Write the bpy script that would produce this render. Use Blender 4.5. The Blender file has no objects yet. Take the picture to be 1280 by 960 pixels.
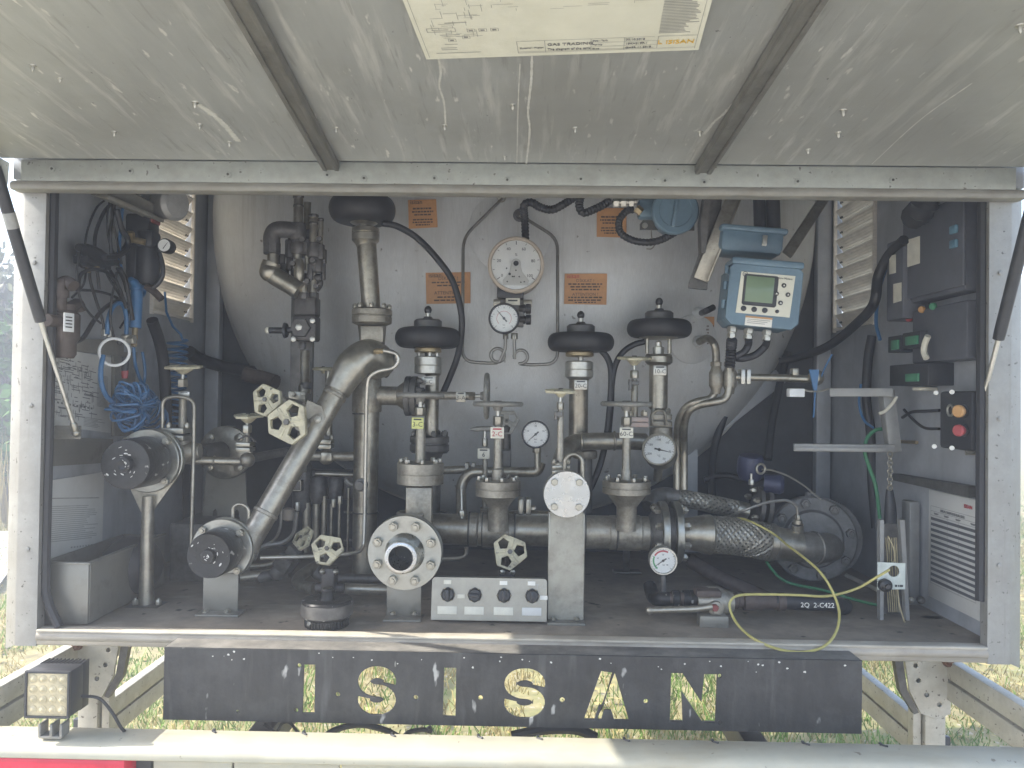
import bpy, bmesh, math, random
from mathutils import Vector, Matrix, Quaternion
V = Vector
rng = random.Random(11)
C = bpy.context.scene.collection
SC = bpy.context.scene
R = math.radians

# ------------------------------------------------------------------ camera
CAM = V((0.0333, 0.0386, 1.6411)); F = 961.0
yaw, pit, rol = R(0.929), R(0.825), R(0.775)
fwd = V((-math.sin(yaw)*math.cos(pit), math.cos(yaw)*math.cos(pit), math.sin(pit)))
rt = V((math.cos(yaw), math.sin(yaw), 0)); up = rt.cross(fwd)
rgt = rt*math.cos(rol)+up*math.sin(rol); upv = -rt*math.sin(rol)+up*math.cos(rol)
cd = bpy.data.cameras.new('camera'); cam = bpy.data.objects.new('camera', cd); C.objects.link(cam)
cd.sensor_width = 36; cd.lens = 36*F/1280; cd.clip_start = .02; cd.clip_end = 2000
m = Matrix((rgt, upv, -fwd)).transposed().to_4x4(); m.translation = CAM
cam.matrix_world = m; SC.camera = cam

# ------------------------------------------------------------------ world, sun, exposure
SUN_EL, SUN_AZ = R(41), R(267.2)          # azimuth measured clockwise from +Y; the sun stands on the left of the trailer
w = bpy.data.worlds.new('World'); SC.world = w; w.use_nodes = True
nt = w.node_tree; bg = nt.nodes['Background']
sky = nt.nodes.new('ShaderNodeTexSky'); sky.sky_type = 'NISHITA'; sky.sun_disc = False
sky.sun_elevation = SUN_EL; sky.sun_rotation = SUN_AZ; sky.air_density = 1.0; sky.dust_density = 2.0; sky.ozone_density = 1.0
nt.links.new(sky.outputs[0], bg.inputs[0]); bg.inputs[1].default_value = 0.15
sd = bpy.data.lights.new('sun', 'SUN'); sun = bpy.data.objects.new('sun', sd); C.objects.link(sun)
sd.energy = 2.6; sd.angle = R(.5); sd.color = (1, .95, .86)
sdir = V((math.sin(SUN_AZ)*math.cos(SUN_EL), math.cos(SUN_AZ)*math.cos(SUN_EL), math.sin(SUN_EL)))
sun.rotation_euler = sdir.to_track_quat('Z', 'Y').to_euler()
SC.view_settings.view_transform = 'Standard'; SC.view_settings.look = 'None'
SC.view_settings.gamma = 1; SC.view_settings.exposure = 2.2; SC.view_settings.use_curve_mapping = False

# ------------------------------------------------------------------ rays: a picture point at a chosen depth is a place
def ray(px, py): return fwd + rgt*((px-640)/F) - upv*((py-480)/F)
def P(px, py, Y):
    d = ray(px, py); return CAM + d*((Y-CAM.y)/d.y)
def S(n, Y): return n*(Y-CAM.y)/F
WX = 1.19
def W(side, px, py, off=0.0):            # point on the side wall (side -1 left, 1 right), off metres inside it
    d = ray(px, py); x = side*(WX-off); return CAM + d*((x-CAM.x)/d.x)
def PL(px, py, o, n):
    d = ray(px, py); return CAM + d*((o-CAM).dot(n)/d.dot(n))
X_, Y_, Z_ = V((1,0,0)), V((0,1,0)), V((0,0,1)); FRONT = V((0,-1,0))

# ------------------------------------------------------------------ materials
def mat(name, col, rough=.5, metal=0.0, var=.25, scale=30, bump=.15, stretch=(1,1,1), grime=None, gs=6, gamt=.5, spec=.5,
        spots=None, sps=60, spt=.12, alpha=None, aniso=0, rvar=.15, spstretch=(1,1,1), bscale=None):
    mt = bpy.data.materials.new(name); mt.use_nodes = True; N = mt.node_tree.nodes; L = mt.node_tree.links
    b = N['Principled BSDF']; tc = N.new('ShaderNodeTexCoord'); mp = N.new('ShaderNodeMapping'); mp.inputs[3].default_value = stretch
    L.new(tc.outputs['Object'], mp.inputs[0])
    n1 = N.new('ShaderNodeTexNoise'); n1.inputs['Scale'].default_value = scale; n1.inputs['Detail'].default_value = 6; n1.inputs['Roughness'].default_value = .65
    L.new(mp.outputs[0], n1.inputs[0])
    r1 = N.new('ShaderNodeMapRange'); r1.inputs[1].default_value = .3; r1.inputs[2].default_value = .7
    L.new(n1.outputs[0], r1.inputs[0])
    mx = N.new('ShaderNodeMix'); mx.data_type = 'RGBA'
    mx.inputs[6].default_value = tuple(c*(1-var) for c in col)+(1,); mx.inputs[7].default_value = tuple(min(1, c*(1+var)) for c in col)+(1,)
    L.new(r1.outputs[0], mx.inputs[0]); out = mx.outputs[2]
    if grime:
        n2 = N.new('ShaderNodeTexNoise'); n2.inputs['Scale'].default_value = gs; n2.inputs['Detail'].default_value = 8; n2.inputs['Roughness'].default_value = .7
        L.new(tc.outputs['Object'], n2.inputs[0])
        r2 = N.new('ShaderNodeMapRange'); r2.inputs[1].default_value = .45; r2.inputs[2].default_value = .68; r2.inputs[4].default_value = gamt
        L.new(n2.outputs[0], r2.inputs[0])
        m2 = N.new('ShaderNodeMix'); m2.data_type = 'RGBA'; m2.inputs[7].default_value = tuple(grime)+(1,)
        L.new(r2.outputs[0], m2.inputs[0]); L.new(out, m2.inputs[6]); out = m2.outputs[2]
    if spots:
        mp2 = N.new('ShaderNodeMapping'); mp2.inputs[3].default_value = spstretch; L.new(tc.outputs['Object'], mp2.inputs[0])
        n3 = N.new('ShaderNodeTexNoise'); n3.inputs['Scale'].default_value = sps; n3.inputs['Detail'].default_value = 3
        L.new(mp2.outputs[0], n3.inputs[0])
        r3 = N.new('ShaderNodeMapRange'); r3.inputs[1].default_value = .72-spt; r3.inputs[2].default_value = .78-spt
        L.new(n3.outputs[0], r3.inputs[0])
        m3 = N.new('ShaderNodeMix'); m3.data_type = 'RGBA'; m3.inputs[7].default_value = tuple(spots)+(1,)
        L.new(r3.outputs[0], m3.inputs[0]); L.new(out, m3.inputs[6]); out = m3.outputs[2]
    L.new(out, b.inputs['Base Color'])
    b.inputs['Metallic'].default_value = metal; b.inputs['Specular IOR Level'].default_value = spec
    rr = N.new('ShaderNodeMapRange'); rr.inputs[3].default_value = max(.05, rough-rvar); rr.inputs[4].default_value = min(1, rough+rvar)
    L.new(n1.outputs[0], rr.inputs[0]); L.new(rr.outputs[0], b.inputs['Roughness'])
    if bump:
        bp = N.new('ShaderNodeBump'); bp.inputs['Strength'].default_value = bump; bp.inputs['Distance'].default_value = .003
        if bscale:
            n4 = N.new('ShaderNodeTexNoise'); n4.inputs['Scale'].default_value = bscale; n4.inputs['Detail'].default_value = 4
            L.new(tc.outputs['Object'], n4.inputs[0]); L.new(n4.outputs[0], bp.inputs['Height'])
        else: L.new(n1.outputs[0], bp.inputs['Height'])
        L.new(bp.outputs[0], b.inputs['Normal'])
    if aniso:
        b.inputs['Anisotropic'].default_value = aniso
        tg = N.new('ShaderNodeTangent'); tg.direction_type = 'RADIAL'; tg.axis = 'Y'; L.new(tg.outputs[0], b.inputs['Tangent'])
    return mt
M = {}
M['steel'] = mat('weathered_stainless', (.40,.38,.32), .34, .82, .22, 40, .12, grime=(.17,.155,.125), gs=9, gamt=.6)
M['pipe'] = mat('dull_pipe_steel', (.37,.345,.285), .36, .8, .22, 35, .15, grime=(.15,.135,.11), gs=8, gamt=.7)
M['cast'] = mat('cast_steel', (.34,.315,.26), .44, .65, .25, 90, .35, grime=(.13,.12,.10), gs=10, gamt=.7)
M['dark'] = mat('dark_fittings', (.085,.08,.075), .5, .45, .4, 50, .3, grime=(.05,.043,.038), gs=12)
M['darksteel'] = mat('dark_grimy_steel', (.15,.145,.135), .5, .55, .3, 40, .25, grime=(.06,.055,.05), gs=8, gamt=.8)
M['bright'] = mat('bright_steel', (.52,.51,.46), .36, .8, .15, 60, .05, grime=(.28,.27,.23), gs=25, gamt=.4)
M['machined'] = mat('machined_steel', (.47,.47,.45), .30, 1.0, .08, 70, .03, aniso=.92, grime=(.40,.38,.32), gs=7, gamt=.35)
M['flange'] = mat('flange_face', (.36,.36,.325), .34, .9, .14, 50, .06, grime=(.27,.26,.22), gs=12, gamt=.5, aniso=.8)
M['brass'] = mat('tarnished_brass', (.34,.27,.16), .45, .7, .25, 40, .1)
M['rubber'] = mat('black_rubber', (.022,.022,.024), .55, 0, .3, 60, .2)
M['hose'] = mat('black_hose', (.02,.02,.022), .45, 0, .3, 60, .15)
M['plastic'] = mat('black_plastic', (.03,.031,.034), .42, 0, .25, 60, .1)
M['knob'] = mat('black_knob', (.025,.024,.024), .32, 0, .25, 60, .1)
M['oily'] = mat('oily_black', (.014,.014,.014), .38, .0, .5, 60, .5, spots=(.34,.33,.30), sps=38, spt=.075, spec=.4)
M['cream'] = mat('cream_paint', (.50,.465,.325), .5, 0, .14, 30, .25, grime=(.22,.195,.14), gs=24, gamt=.8, spots=(.10,.095,.08), sps=70, spt=.06)
M['grey'] = mat('grey_wheel_paint', (.27,.265,.235), .5, .2, .2, 40, .2, grime=(.12,.11,.095), gs=14, gamt=.7)
M['white'] = mat('white_card', (.70,.69,.63), .6, 0, .08, 12, .03)
M['dial'] = mat('dial_white', (.72,.73,.70), .6, 0, .04, 20, 0)
M['paper'] = mat('laminated_paper', (.56,.565,.54), .38, 0, .06, 9, .03, grime=(.42,.40,.34), gs=5, gamt=.45)
M['poster'] = mat('yellowed_plan', (.66,.655,.55), .5, 0, .05, 6, .03, grime=(.56,.55,.44), gs=7, gamt=.5)
M['ink'] = mat('ink', (.035,.035,.037), .6, 0, .2, 30, 0)
M['grayink'] = mat('grey_ink', (.18,.18,.18), .6, 0, .2, 30, 0)
M['softink'] = mat('soft_grey_ink', (.32,.32,.30), .6, 0, .2, 30, 0)
M['redink'] = mat('red_ink', (.42,.035,.05), .5, 0, .1, 30, 0)
M['yellowink'] = mat('yellow_ink', (.72,.45,.06), .5, 0, .1, 30, 0)
M['greenink'] = mat('green_ink', (.05,.30,.10), .5, 0, .1, 30, 0)
M['orange'] = mat('orange_label', (.56,.29,.125), .5, 0, .12, 14, .05, grime=(.36,.19,.08), gs=16, gamt=.5)
M['label'] = mat('pale_label', (.62,.60,.50), .5, 0, .1, 40, .03)
M['yellowtag'] = mat('yellow_tag', (.55,.56,.20), .5, 0, .1, 30, .03)
M['blue'] = mat('blue_enamel', (.13,.205,.26), .42, .05, .15, 35, .15, grime=(.075,.12,.16), gs=9, gamt=.6)
M['darkblue'] = mat('dark_blue_enamel', (.03,.035,.075), .45, .05, .2, 35, .15)
M['bluehose'] = mat('blue_polyurethane', (.05,.15,.31), .35, 0, .15, 40, .05)
M['whiteplastic'] = mat('white_plastic', (.72,.74,.74), .4, 0, .06, 30, .02)
M['lcd'] = mat('lcd_glass', (.17,.24,.15), .18, 0, .05, 8, 0)
M['orangeplastic'] = mat('orange_button', (.48,.27,.11), .35, 0, .1, 30, .03)
M['redplastic'] = mat('red_button', (.34,.06,.065), .35, 0, .1, 30, .03)
M['greenplastic'] = mat('green_plastic', (.06,.22,.12), .4, 0, .15, 30, .03)
M['yellowcable'] = mat('yellow_cable', (.42,.38,.13), .45, 0, .15, 60, .05)
M['greencable'] = mat('green_cable', (.04,.20,.09), .45, 0, .15, 60, .05)
M['rust'] = mat('rust', (.16,.075,.04), .8, .1, .4, 60, .5)
M['rustpipe'] = mat('brown_rusty_fitting', (.095,.075,.065), .6, .35, .3, 50, .35, grime=(.06,.05,.045), gs=14)
M['tank'] = mat('brushed_tank_steel', (.60,.61,.60), .48, .28, .10, 55, .05, stretch=(9,9,.45), grime=(.47,.465,.44), gs=3.5, gamt=.6, spots=(.25,.24,.22), sps=38, spt=.02)
M['hood'] = mat('galvanised_hood_sheet', (.38,.39,.378), .5, .35, .10, 22, .08, stretch=(1,.12,1), grime=(.315,.315,.295), gs=2.6, gamt=.75, spots=(.62,.615,.57), sps=60, spt=.05, spstretch=(1,.25,1))
M['hoodrib'] = mat('dark_galvanised_rib', (.21,.205,.185), .5, .5, .3, 30, .15, stretch=(1,.15,1), grime=(.10,.095,.085), gs=7, gamt=.7)
M['rail'] = mat('galvanised_strip', (.32,.335,.305), .5, .3, .12, 40, .08, grime=(.24,.235,.205), gs=9, gamt=.5, spots=(.12,.11,.10), sps=80, spt=.05)
M['railbar'] = mat('weathered_rail_bar', (.25,.245,.215), .55, .3, .2, 40, .15, stretch=(.3,1,1), grime=(.20,.18,.15), gs=10, gamt=.7)
M['post'] = mat('galvanised_post', (.29,.285,.26), .5, .35, .12, 30, .1, grime=(.22,.205,.175), gs=6, gamt=.6, spots=(.08,.07,.06), sps=75, spt=.06)
M['alu'] = mat('aluminium_sill', (.36,.325,.265), .5, .2, .18, 30, .08, stretch=(.15,1,1), grime=(.22,.19,.145), gs=6, gamt=.7)
M['alurail'] = mat('aluminium_side_guard', (.50,.48,.42), .5, .3, .12, 30, .06, grime=(.36,.33,.26), gs=9, gamt=.6, spots=(.14,.12,.10), sps=90, spt=.07)
M['wall'] = mat('grey_wall_sheet', (.42,.44,.46), .5, .25, .12, 18, .06, grime=(.30,.31,.325), gs=3, gamt=.6)
M['rearwall'] = mat('dark_rear_sheet', (.10,.102,.108), .55, .25, .18, 16, .06, grime=(.075,.075,.08), gs=3, gamt=.7)  # dark tone stands in for the shadow gap round the tank
M['floor'] = mat('dirty_floor_sheet', (.25,.215,.17), .55, .15, .25, 14, .12, grime=(.12,.11,.095), gs=5, gamt=.75, spots=(.05,.045,.04), sps=22, spt=.05)
M['louvre'] = mat('louvre_aluminium', (.78,.73,.64), .5, .1, .10, 60, .05, stretch=(1,.2,3), grime=(.42,.38,.32), gs=10, gamt=.4)
M['blackpaint'] = mat('worn_black_paint', (.027,.027,.027), .45, .1, .35, 26, .25, stretch=(1.6,1,.35), spots=(.36,.36,.34), sps=32, spt=.045, spstretch=(1,1,.4), grime=(.065,.066,.066), gs=8, gamt=.7, bscale=120)
M['bumper'] = mat('cream_bumper_paint', (.44,.425,.335), .5, 0, .08, 14, .05, grime=(.48,.43,.31), gs=9, gamt=.5, spots=(.22,.19,.14), sps=55, spt=.03)
M['trough'] = mat('galvanised_trough', (.245,.235,.20), .45, .5, .18, 14, .08, grime=(.18,.175,.155), gs=7, gamt=.6)
M['lens'] = mat('dusty_led_lens', (.50,.43,.27), .4, 0, .25, 30, .1, grime=(.27,.23,.14), gs=20, gamt=.6)
M['redlens'] = mat('red_lamp_lens', (.62,.02,.05), .2, 0, .1, 20, .03)
M['stain'] = mat('chalky_deposit', (.60,.595,.55), .7, 0, .15, 60, .05)
M['soot'] = mat('faded_print', (.10,.07,.05), .6, 0, .2, 30, 0)
M['tan'] = mat('tan_dial_case', (.40,.34,.27), .5, .1, .12, 30, .08, grime=(.27,.23,.18), gs=9)
M['tubing'] = mat('drawn_tube', (.25,.24,.215), .4, .7, .2, 40, .05)
M['tubing2'] = mat('clean_drawn_tube', (.50,.48,.42), .35, .75, .15, 40, .05)
M['capsteel'] = mat('dark_cap_steel', (.10,.10,.098), .5, .4, .25, 40, .15, grime=(.16,.15,.135), gs=14, gamt=.6)
M['panel'] = mat('cream_keypad', (.66,.65,.54), .45, 0, .05, 20, .02)
M['pumpcast'] = mat('grey_painted_casting', (.17,.17,.165), .55, .25, .25, 50, .3, grime=(.08,.078,.072), gs=9, gamt=.7)
M['darkpipe'] = mat('grimy_steel_pipe', (.25,.24,.215), .48, .6, .25, 35, .15, grime=(.11,.10,.085), gs=8, gamt=.7)
M['braid'] = mat('braided_wire', (.31,.295,.25), .42, .7, .3, 60, .1, grime=(.22,.21,.18), gs=12, gamt=.5)
M['pillar'] = mat('stained_pillar_steel', (.31,.30,.255), .45, .6, .16, 20, .1, grime=(.17,.155,.13), gs=13, gamt=.8, spots=(.16,.14,.12), sps=50, spt=.04)
M['boxsteel'] = mat('pale_box_steel', (.33,.31,.26), .40, .6, .14, 30, .08, grime=(.27,.25,.21), gs=9, gamt=.6)
M['reddish'] = mat('reddish_stained_steel', (.36,.31,.28), .5, .5, .25, 40, .15, grime=(.26,.16,.13), gs=20, gamt=.6)
M['redbrown'] = mat('red_brown_nut', (.22,.06,.05), .6, .1, .3, 40, .2)
M['covergrey'] = mat('pale_cover', (.50,.50,.47), .5, 0, .05, 30, .02)
M['galv'] = mat('dusty_canister', (.40,.40,.385), .5, .35, .15, 30, .15, grime=(.27,.265,.25), gs=10, gamt=.6)
M['cabinetdark'] = mat('dark_grey_cabinet', (.095,.10,.115), .5, .1, .15, 20, .05)
M['palebue'] = mat('pale_blue_plastic', (.10,.20,.26), .45, 0, .1, 20, .03)
M['strawcord'] = mat('straw_cord', (.36,.31,.19), .6, 0, .2, 60, .1)
M['whiteplate'] = mat('scuffed_white_plate', (.58,.63,.58), .5, 0, .1, 30, .05, grime=(.33,.35,.32), gs=18, gamt=.6)
M['slateink'] = mat('slate_ink', (.10,.105,.115), .6, 0, .1, 30, 0)
M['dust'] = mat('dusty_worn_edge', (.46,.42,.34), .7, .05, .2, 30, .1, stretch=(.2,1,1), grime=(.26,.23,.18), gs=9, gamt=.6)  # dusty tone made pale so the sunlit line along the sill shows
M['dustyblack'] = mat('dust_on_black_paint', (.17,.16,.14), .7, 0, .35, 18, .15, grime=(.06,.06,.058), gs=7, gamt=.7)  # dust tone that also carries the sun and sheen on the beam top
M['runmark'] = mat('dried_run', (.53,.53,.49), .6, .1, .12, 60, .03)
M['greyfit'] = mat('dark_grey_fitting', (.12,.115,.11), .5, .4, .35, 50, .3, grime=(.055,.05,.046), gs=12, gamt=.7)
M['bracketgrey'] = mat('grey_bracket_paint', (.27,.272,.26), .5, .2, .12, 30, .06, grime=(.22,.22,.21), gs=9, gamt=.5)
M['bark'] = mat('bark', (.16,.14,.12), .9, 0, .3, 20, .4)
M['leaf'] = mat('leaves', (.06,.15,.015), .7, 0, .5, 3, 0)
M['leaf2'] = mat('pale_spring_leaves', (.11,.12,.05), .7, 0, .4, 3, 0)
M['drygrass'] = mat('dry_grass', (.35,.28,.11), .85, 0, .35, 5, 0)
M['grass'] = mat('green_grass', (.13,.22,.025), .8, 0, .4, 5, 0)
M['ground'] = mat('dry_ground', (.27,.23,.11), .95, 0, .45, 9, .6, grime=(.15,.19,.045), gs=1.6, gamt=.8, spots=(.38,.33,.25), sps=26, spt=.1)
M['gravel'] = mat('pale_gravel', (.43,.40,.345), .95, 0, .35, 24, .6)
def glassmat():
    mt = bpy.data.materials.new('gauge_glass'); mt.use_nodes = True; N = mt.node_tree.nodes; L = mt.node_tree.links
    N.remove(N['Principled BSDF']); o = N['Material Output']; t = N.new('ShaderNodeBsdfTransparent'); g = N.new('ShaderNodeBsdfGlossy')
    g.inputs['Roughness'].default_value = .06; lw = N.new('ShaderNodeFresnel'); lw.inputs[0].default_value = 1.4
    ms = N.new('ShaderNodeMixShader'); L.new(lw.outputs[0], ms.inputs[0]); L.new(t.outputs[0], ms.inputs[1]); L.new(g.outputs[0], ms.inputs[2]); L.new(ms.outputs[0], o.inputs[0])
    return mt
M['glass'] = glassmat()

# ------------------------------------------------------------------ mesh helpers
def frame(n, upish=Z_):
    n = n.normalized()
    if abs(n.dot(upish)) > .98: upish = V((0,-1,0)) if abs(n.z) > .9 else Z_
    u = upish.cross(n).normalized(); v = n.cross(u); return u, v, n
FF = (X_, Z_, FRONT)
class MB:
    def __init__(s): s.v = []; s.f = []
    def add(s, vs, fs):
        k = len(s.v); s.v += [V(a) for a in vs]; s.f += [tuple(i+k for i in f) for f in fs]; return s
    def lathe(s, prof, o, ax, seg=28, rot=0, caps=True):
        u, v, n = frame(ax); vs = []; fs = []; m = len(prof)
        for t, r in prof:
            for k in range(seg):
                a = 2*math.pi*k/seg+rot; vs.append(o+n*t+(u*math.cos(a)+v*math.sin(a))*max(r, 1e-5))
        for i in range(m-1):
            for k in range(seg):
                k2 = (k+1) % seg; fs.append((i*seg+k, i*seg+k2, (i+1)*seg+k2, (i+1)*seg+k))
        if caps: fs.append(tuple(range(seg))[::-1]); fs.append(tuple((m-1)*seg+k for k in range(seg)))
        return s.add(vs, fs)
    def cyl(s, a, b, r, r2=None, seg=20, rot=0):
        return s.lathe([(0, r), ((b-a).length, r if r2 is None else r2)], a, b-a, seg, rot)
    def hexn(s, o, ax, r, h): return s.lathe([(0, r*.93), (h*.08, r), (h*.9, r), (h, r*.88)], o, ax, 6)
    def sphere(s, o, r, seg=16, sc=1, ax=Z_):
        n = 10; return s.lathe([(-math.cos(math.pi*i/n)*r*sc, math.sin(math.pi*i/n)*r) for i in range(n+1)], o, ax, seg)
    def torus(s, o, ax, Rr, r, seg=32, ts=10, flat=1, a0=0, a1=360):
        u, v, n = frame(ax); vs = []; fs = []; full = (a1-a0) >= 359; c = seg if full else seg+1
        for k in range(c):
            a = R(a0+(a1-a0)*k/seg); d = u*math.cos(a)+v*math.sin(a)
            for j in range(ts):
                b = 2*math.pi*j/ts; vs.append(o+d*(Rr+r*math.cos(b))+n*(r*flat*math.sin(b)))
        for k in range(seg):
            k2 = (k+1) % c
            for j in range(ts):
                j2 = (j+1) % ts; fs.append((k*ts+j, k2*ts+j, k2*ts+j2, k*ts+j2))
        return s.add(vs, fs)
    def tube(s, pts, r, seg=10, smooth=6, rad=None, close=True):
        if smooth: pts = cat(pts, smooth)
        n = len(pts); T = []
        for i in range(n): T.append((pts[min(i+1, n-1)]-pts[max(i-1, 0)]).normalized())
        u = frame(T[0])[0]; vs = []; fs = []
        for i in range(n):
            if i:
                q = T[i-1].rotation_difference(T[i]); u = q @ u
            u = (u-T[i]*u.dot(T[i])).normalized(); v = T[i].cross(u); rr = r if rad is None else rad(i/(n-1), i)
            for k in range(seg):
                a = 2*math.pi*k/seg; vs.append(pts[i]+(u*math.cos(a)+v*math.sin(a))*rr)
        for i in range(n-1):
            for k in range(seg):
                k2 = (k+1) % seg; fs.append((i*seg+k, i*seg+k2, (i+1)*seg+k2, (i+1)*seg+k))
        fs.append(tuple(range(seg))[::-1]); fs.append(tuple((n-1)*seg+k for k in range(seg)))
        return s.add(vs, fs)
    def box(s, c, size, fr=None, bev=.0015):
        bm = bmesh.new(); bmesh.ops.create_cube(bm, size=1)
        for q in bm.verts: q.co = V((q.co.x*size[0], q.co.y*size[1], q.co.z*size[2]))
        bev = min(bev, min(size)*.4)
        if bev > 0: bmesh.ops.bevel(bm, geom=bm.edges[:], offset=bev, segments=2, affect='EDGES', profile=.5)
        u, v, n = fr or (X_, Y_, Z_); bm.verts.ensure_lookup_table()
        vs = [c+u*q.co.x+v*q.co.y+n*q.co.z for q in bm.verts]; fs = [tuple(q.index for q in f.verts) for f in bm.faces]; bm.free()
        return s.add(vs, fs)
    def bar(s, a, b, wd, th, side=FRONT, bev=.001):   # flat bar from a to b, th thick along side
        l = (b-a).length; d = (b-a).normalized(); n = (side-d*side.dot(d)).normalized(); e = n.cross(d)
        return s.box((a+b)/2, (l, wd, th), (d, e, n), bev)
    def prism(s, pts, dvec):
        n = len(pts); vs = list(pts)+[p+dvec for p in pts]
        fs = [tuple(range(n)), tuple(range(2*n-1, n-1, -1))]+[(i, i+n, (i+1) % n+n, (i+1) % n) for i in range(n)]
        return s.add(vs, fs)
    def quad(s, a, b, c, d): return s.add([a, b, c, d], [(0, 1, 2, 3)])
    def rect(s, o, fr, x, y, wd, h, z=.0008):
        u, v, n = fr; q = lambda a, b: o+u*a+v*b+n*z
        return s.quad(q(x, y), q(x+wd, y), q(x+wd, y+h), q(x, y+h))
    def mesh(s, name, mt, loc):
        me = bpy.data.meshes.new(name); me.from_pydata([a-loc for a in s.v], [], s.f); me.update()
        bm = bmesh.new(); bm.from_mesh(me); bmesh.ops.recalc_face_normals(bm, faces=bm.faces); bm.to_mesh(me); bm.free()
        me.polygons.foreach_set('use_smooth', [True]*len(me.polygons)); me.set_sharp_from_angle(angle=R(38))
        me.materials.append(M[mt] if isinstance(mt, str) else mt); return me
def cat(pts, n):
    if len(pts) < 3:
        return [pts[0].lerp(pts[-1], i/n) for i in range(n+1)]
    q = [pts[0]*2-pts[1]]+list(pts)+[pts[-1]*2-pts[-2]]; out = []
    for i in range(1, len(q)-2):
        a, b, c, d = q[i-1:i+3]
        for k in range(n):
            t = k/n; out.append(.5*((2*b)+(c-a)*t+(2*a-5*b+4*c-d)*t*t+(3*b-a-3*c+d)*t**3))
    out.append(pts[-1].copy()); return out
def bend(pts, r=.03, n=5):               # straight runs with rounded corners
    out = [pts[0]]
    for i in range(1, len(pts)-1):
        a, b, c = pts[i-1], pts[i], pts[i+1]; d1 = (a-b); d2 = (c-b); k = min(r, d1.length*.48, d2.length*.48)
        p, q = b+d1.normalized()*k, b+d2.normalized()*k
        for j in range(n+1):
            t = j/n; out.append(p*(1-t)**2+b*2*t*(1-t)+q*t*t)
    out.append(pts[-1]); return out
_dg = []
def plate(contours, fr, o, th, bev=0.0, mb=None):     # flat plate with holes, contours in metres in the frame's u, v
    cu = bpy.data.curves.new('c', 'CURVE'); cu.dimensions = '2D'; cu.fill_mode = 'BOTH'; cu.extrude = max(0, th/2-bev); cu.bevel_depth = bev; cu.bevel_resolution = 1; cu.offset = -bev
    for ct in contours:
        sp = cu.splines.new('POLY'); sp.points.add(len(ct)-1)
        for q, (a, b) in zip(sp.points, ct): q.co = (a, b, 0, 1)
        sp.use_cyclic_u = True
    return _take(cu, fr, o, mb)
def _take(cu, fr, o, mb, align=None):
    ob = bpy.data.objects.new('c', cu); C.objects.link(ob); bpy.context.view_layer.update()
    me = bpy.data.meshes.new_from_object(ob.evaluated_get(bpy.context.evaluated_depsgraph_get()))
    u, v, n = fr; mb = mb or MB()
    mb.add([o+u*q.co.x+v*q.co.y+n*q.co.z for q in me.vertices], [tuple(p.vertices) for p in me.polygons])
    bpy.data.objects.remove(ob); bpy.data.curves.remove(cu); bpy.data.meshes.remove(me); return mb
def text(mb, s, size, fr, o, align='CENTER', ext=.0004, sx=1.0):
    cu = bpy.data.curves.new('t', 'FONT'); cu.body = s; cu.size = size; cu.align_x = align; cu.align_y = 'CENTER'; cu.extrude = ext; cu.resolution_u = 2
    u, v, n = fr; return _take(cu, (u*sx, v, n), o+n*.0012, mb)
def circ(r, n=20, c=(0,0), a0=0): return [(c[0]+r*math.cos(2*math.pi*k/n+a0), c[1]+r*math.sin(2*math.pi*k/n+a0)) for k in range(n)]

# ------------------------------------------------------------------ object helpers
def thing(name, label, cat_, loc, group=None):
    o = bpy.data.objects.new(name, None); C.objects.link(o); o.location = loc; o.empty_display_size = .02
    o['label'] = label; o['category'] = cat_
    if group: o['group'] = group
    return o
def root(o):
    while o.parent: o = o.parent
    return o
def part(parent, name, mb, mt, label=None):
    r = root(parent); o = bpy.data.objects.new(name, mb.mesh(name, mt, V(r.location))); C.objects.link(o); o.parent = parent
    if label: o['label'] = label
    return o
def single(name, label, cat_, mb, mt, group=None):
    lo = V([min(a[i] for a in mb.v) for i in range(3)]); hi = V([max(a[i] for a in mb.v) for i in range(3)])
    loc = V(((lo.x+hi.x)/2, (lo.y+hi.y)/2, lo.z)); o = bpy.data.objects.new(name, mb.mesh(name, mt, loc)); C.objects.link(o); o.location = loc
    o['label'] = label; o['category'] = cat_
    if group: o['group'] = group
    return o
def struct(name, mb, mt, kind='structure'):
    o = bpy.data.objects.new(name, mb.mesh(name, mt, V((0,0,0)))); C.objects.link(o); o['kind'] = kind; return o
_cache = {}
def bolt(parent, pos, ax, r, h, mt='steel', name='bolt', stud=True):
    key = (round(r, 4), round(h, 4), mt, stud)
    if key not in _cache:
        mb = MB().hexn(V((0,0,0)), Z_, r, h)
        if stud: mb.lathe([(h*.9, r*.55), (h*1.22, r*.55), (h*1.3, r*.45)], V((0,0,0)), Z_, 10)
        _cache[key] = mb.mesh(name, mt, V((0,0,0)))
    o = bpy.data.objects.new(name, _cache[key]); C.objects.link(o); o.parent = parent
    o.location = pos-V(root(parent).location); o.rotation_mode = 'QUATERNION'
    q = Z_.rotation_difference(ax.normalized()); o.rotation_quaternion = q @ Quaternion(Z_, rng.uniform(0, 1)); return o
def bolts(parent, c, ax, Rr, n, r, h, a0=0, mt='steel', stud=True):
    u, v, nn = frame(ax)
    for k in range(n):
        a = 2*math.pi*k/n+R(a0); bolt(parent, c+(u*math.cos(a)+v*math.sin(a))*Rr, ax, r, h, mt, stud=stud)
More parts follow.
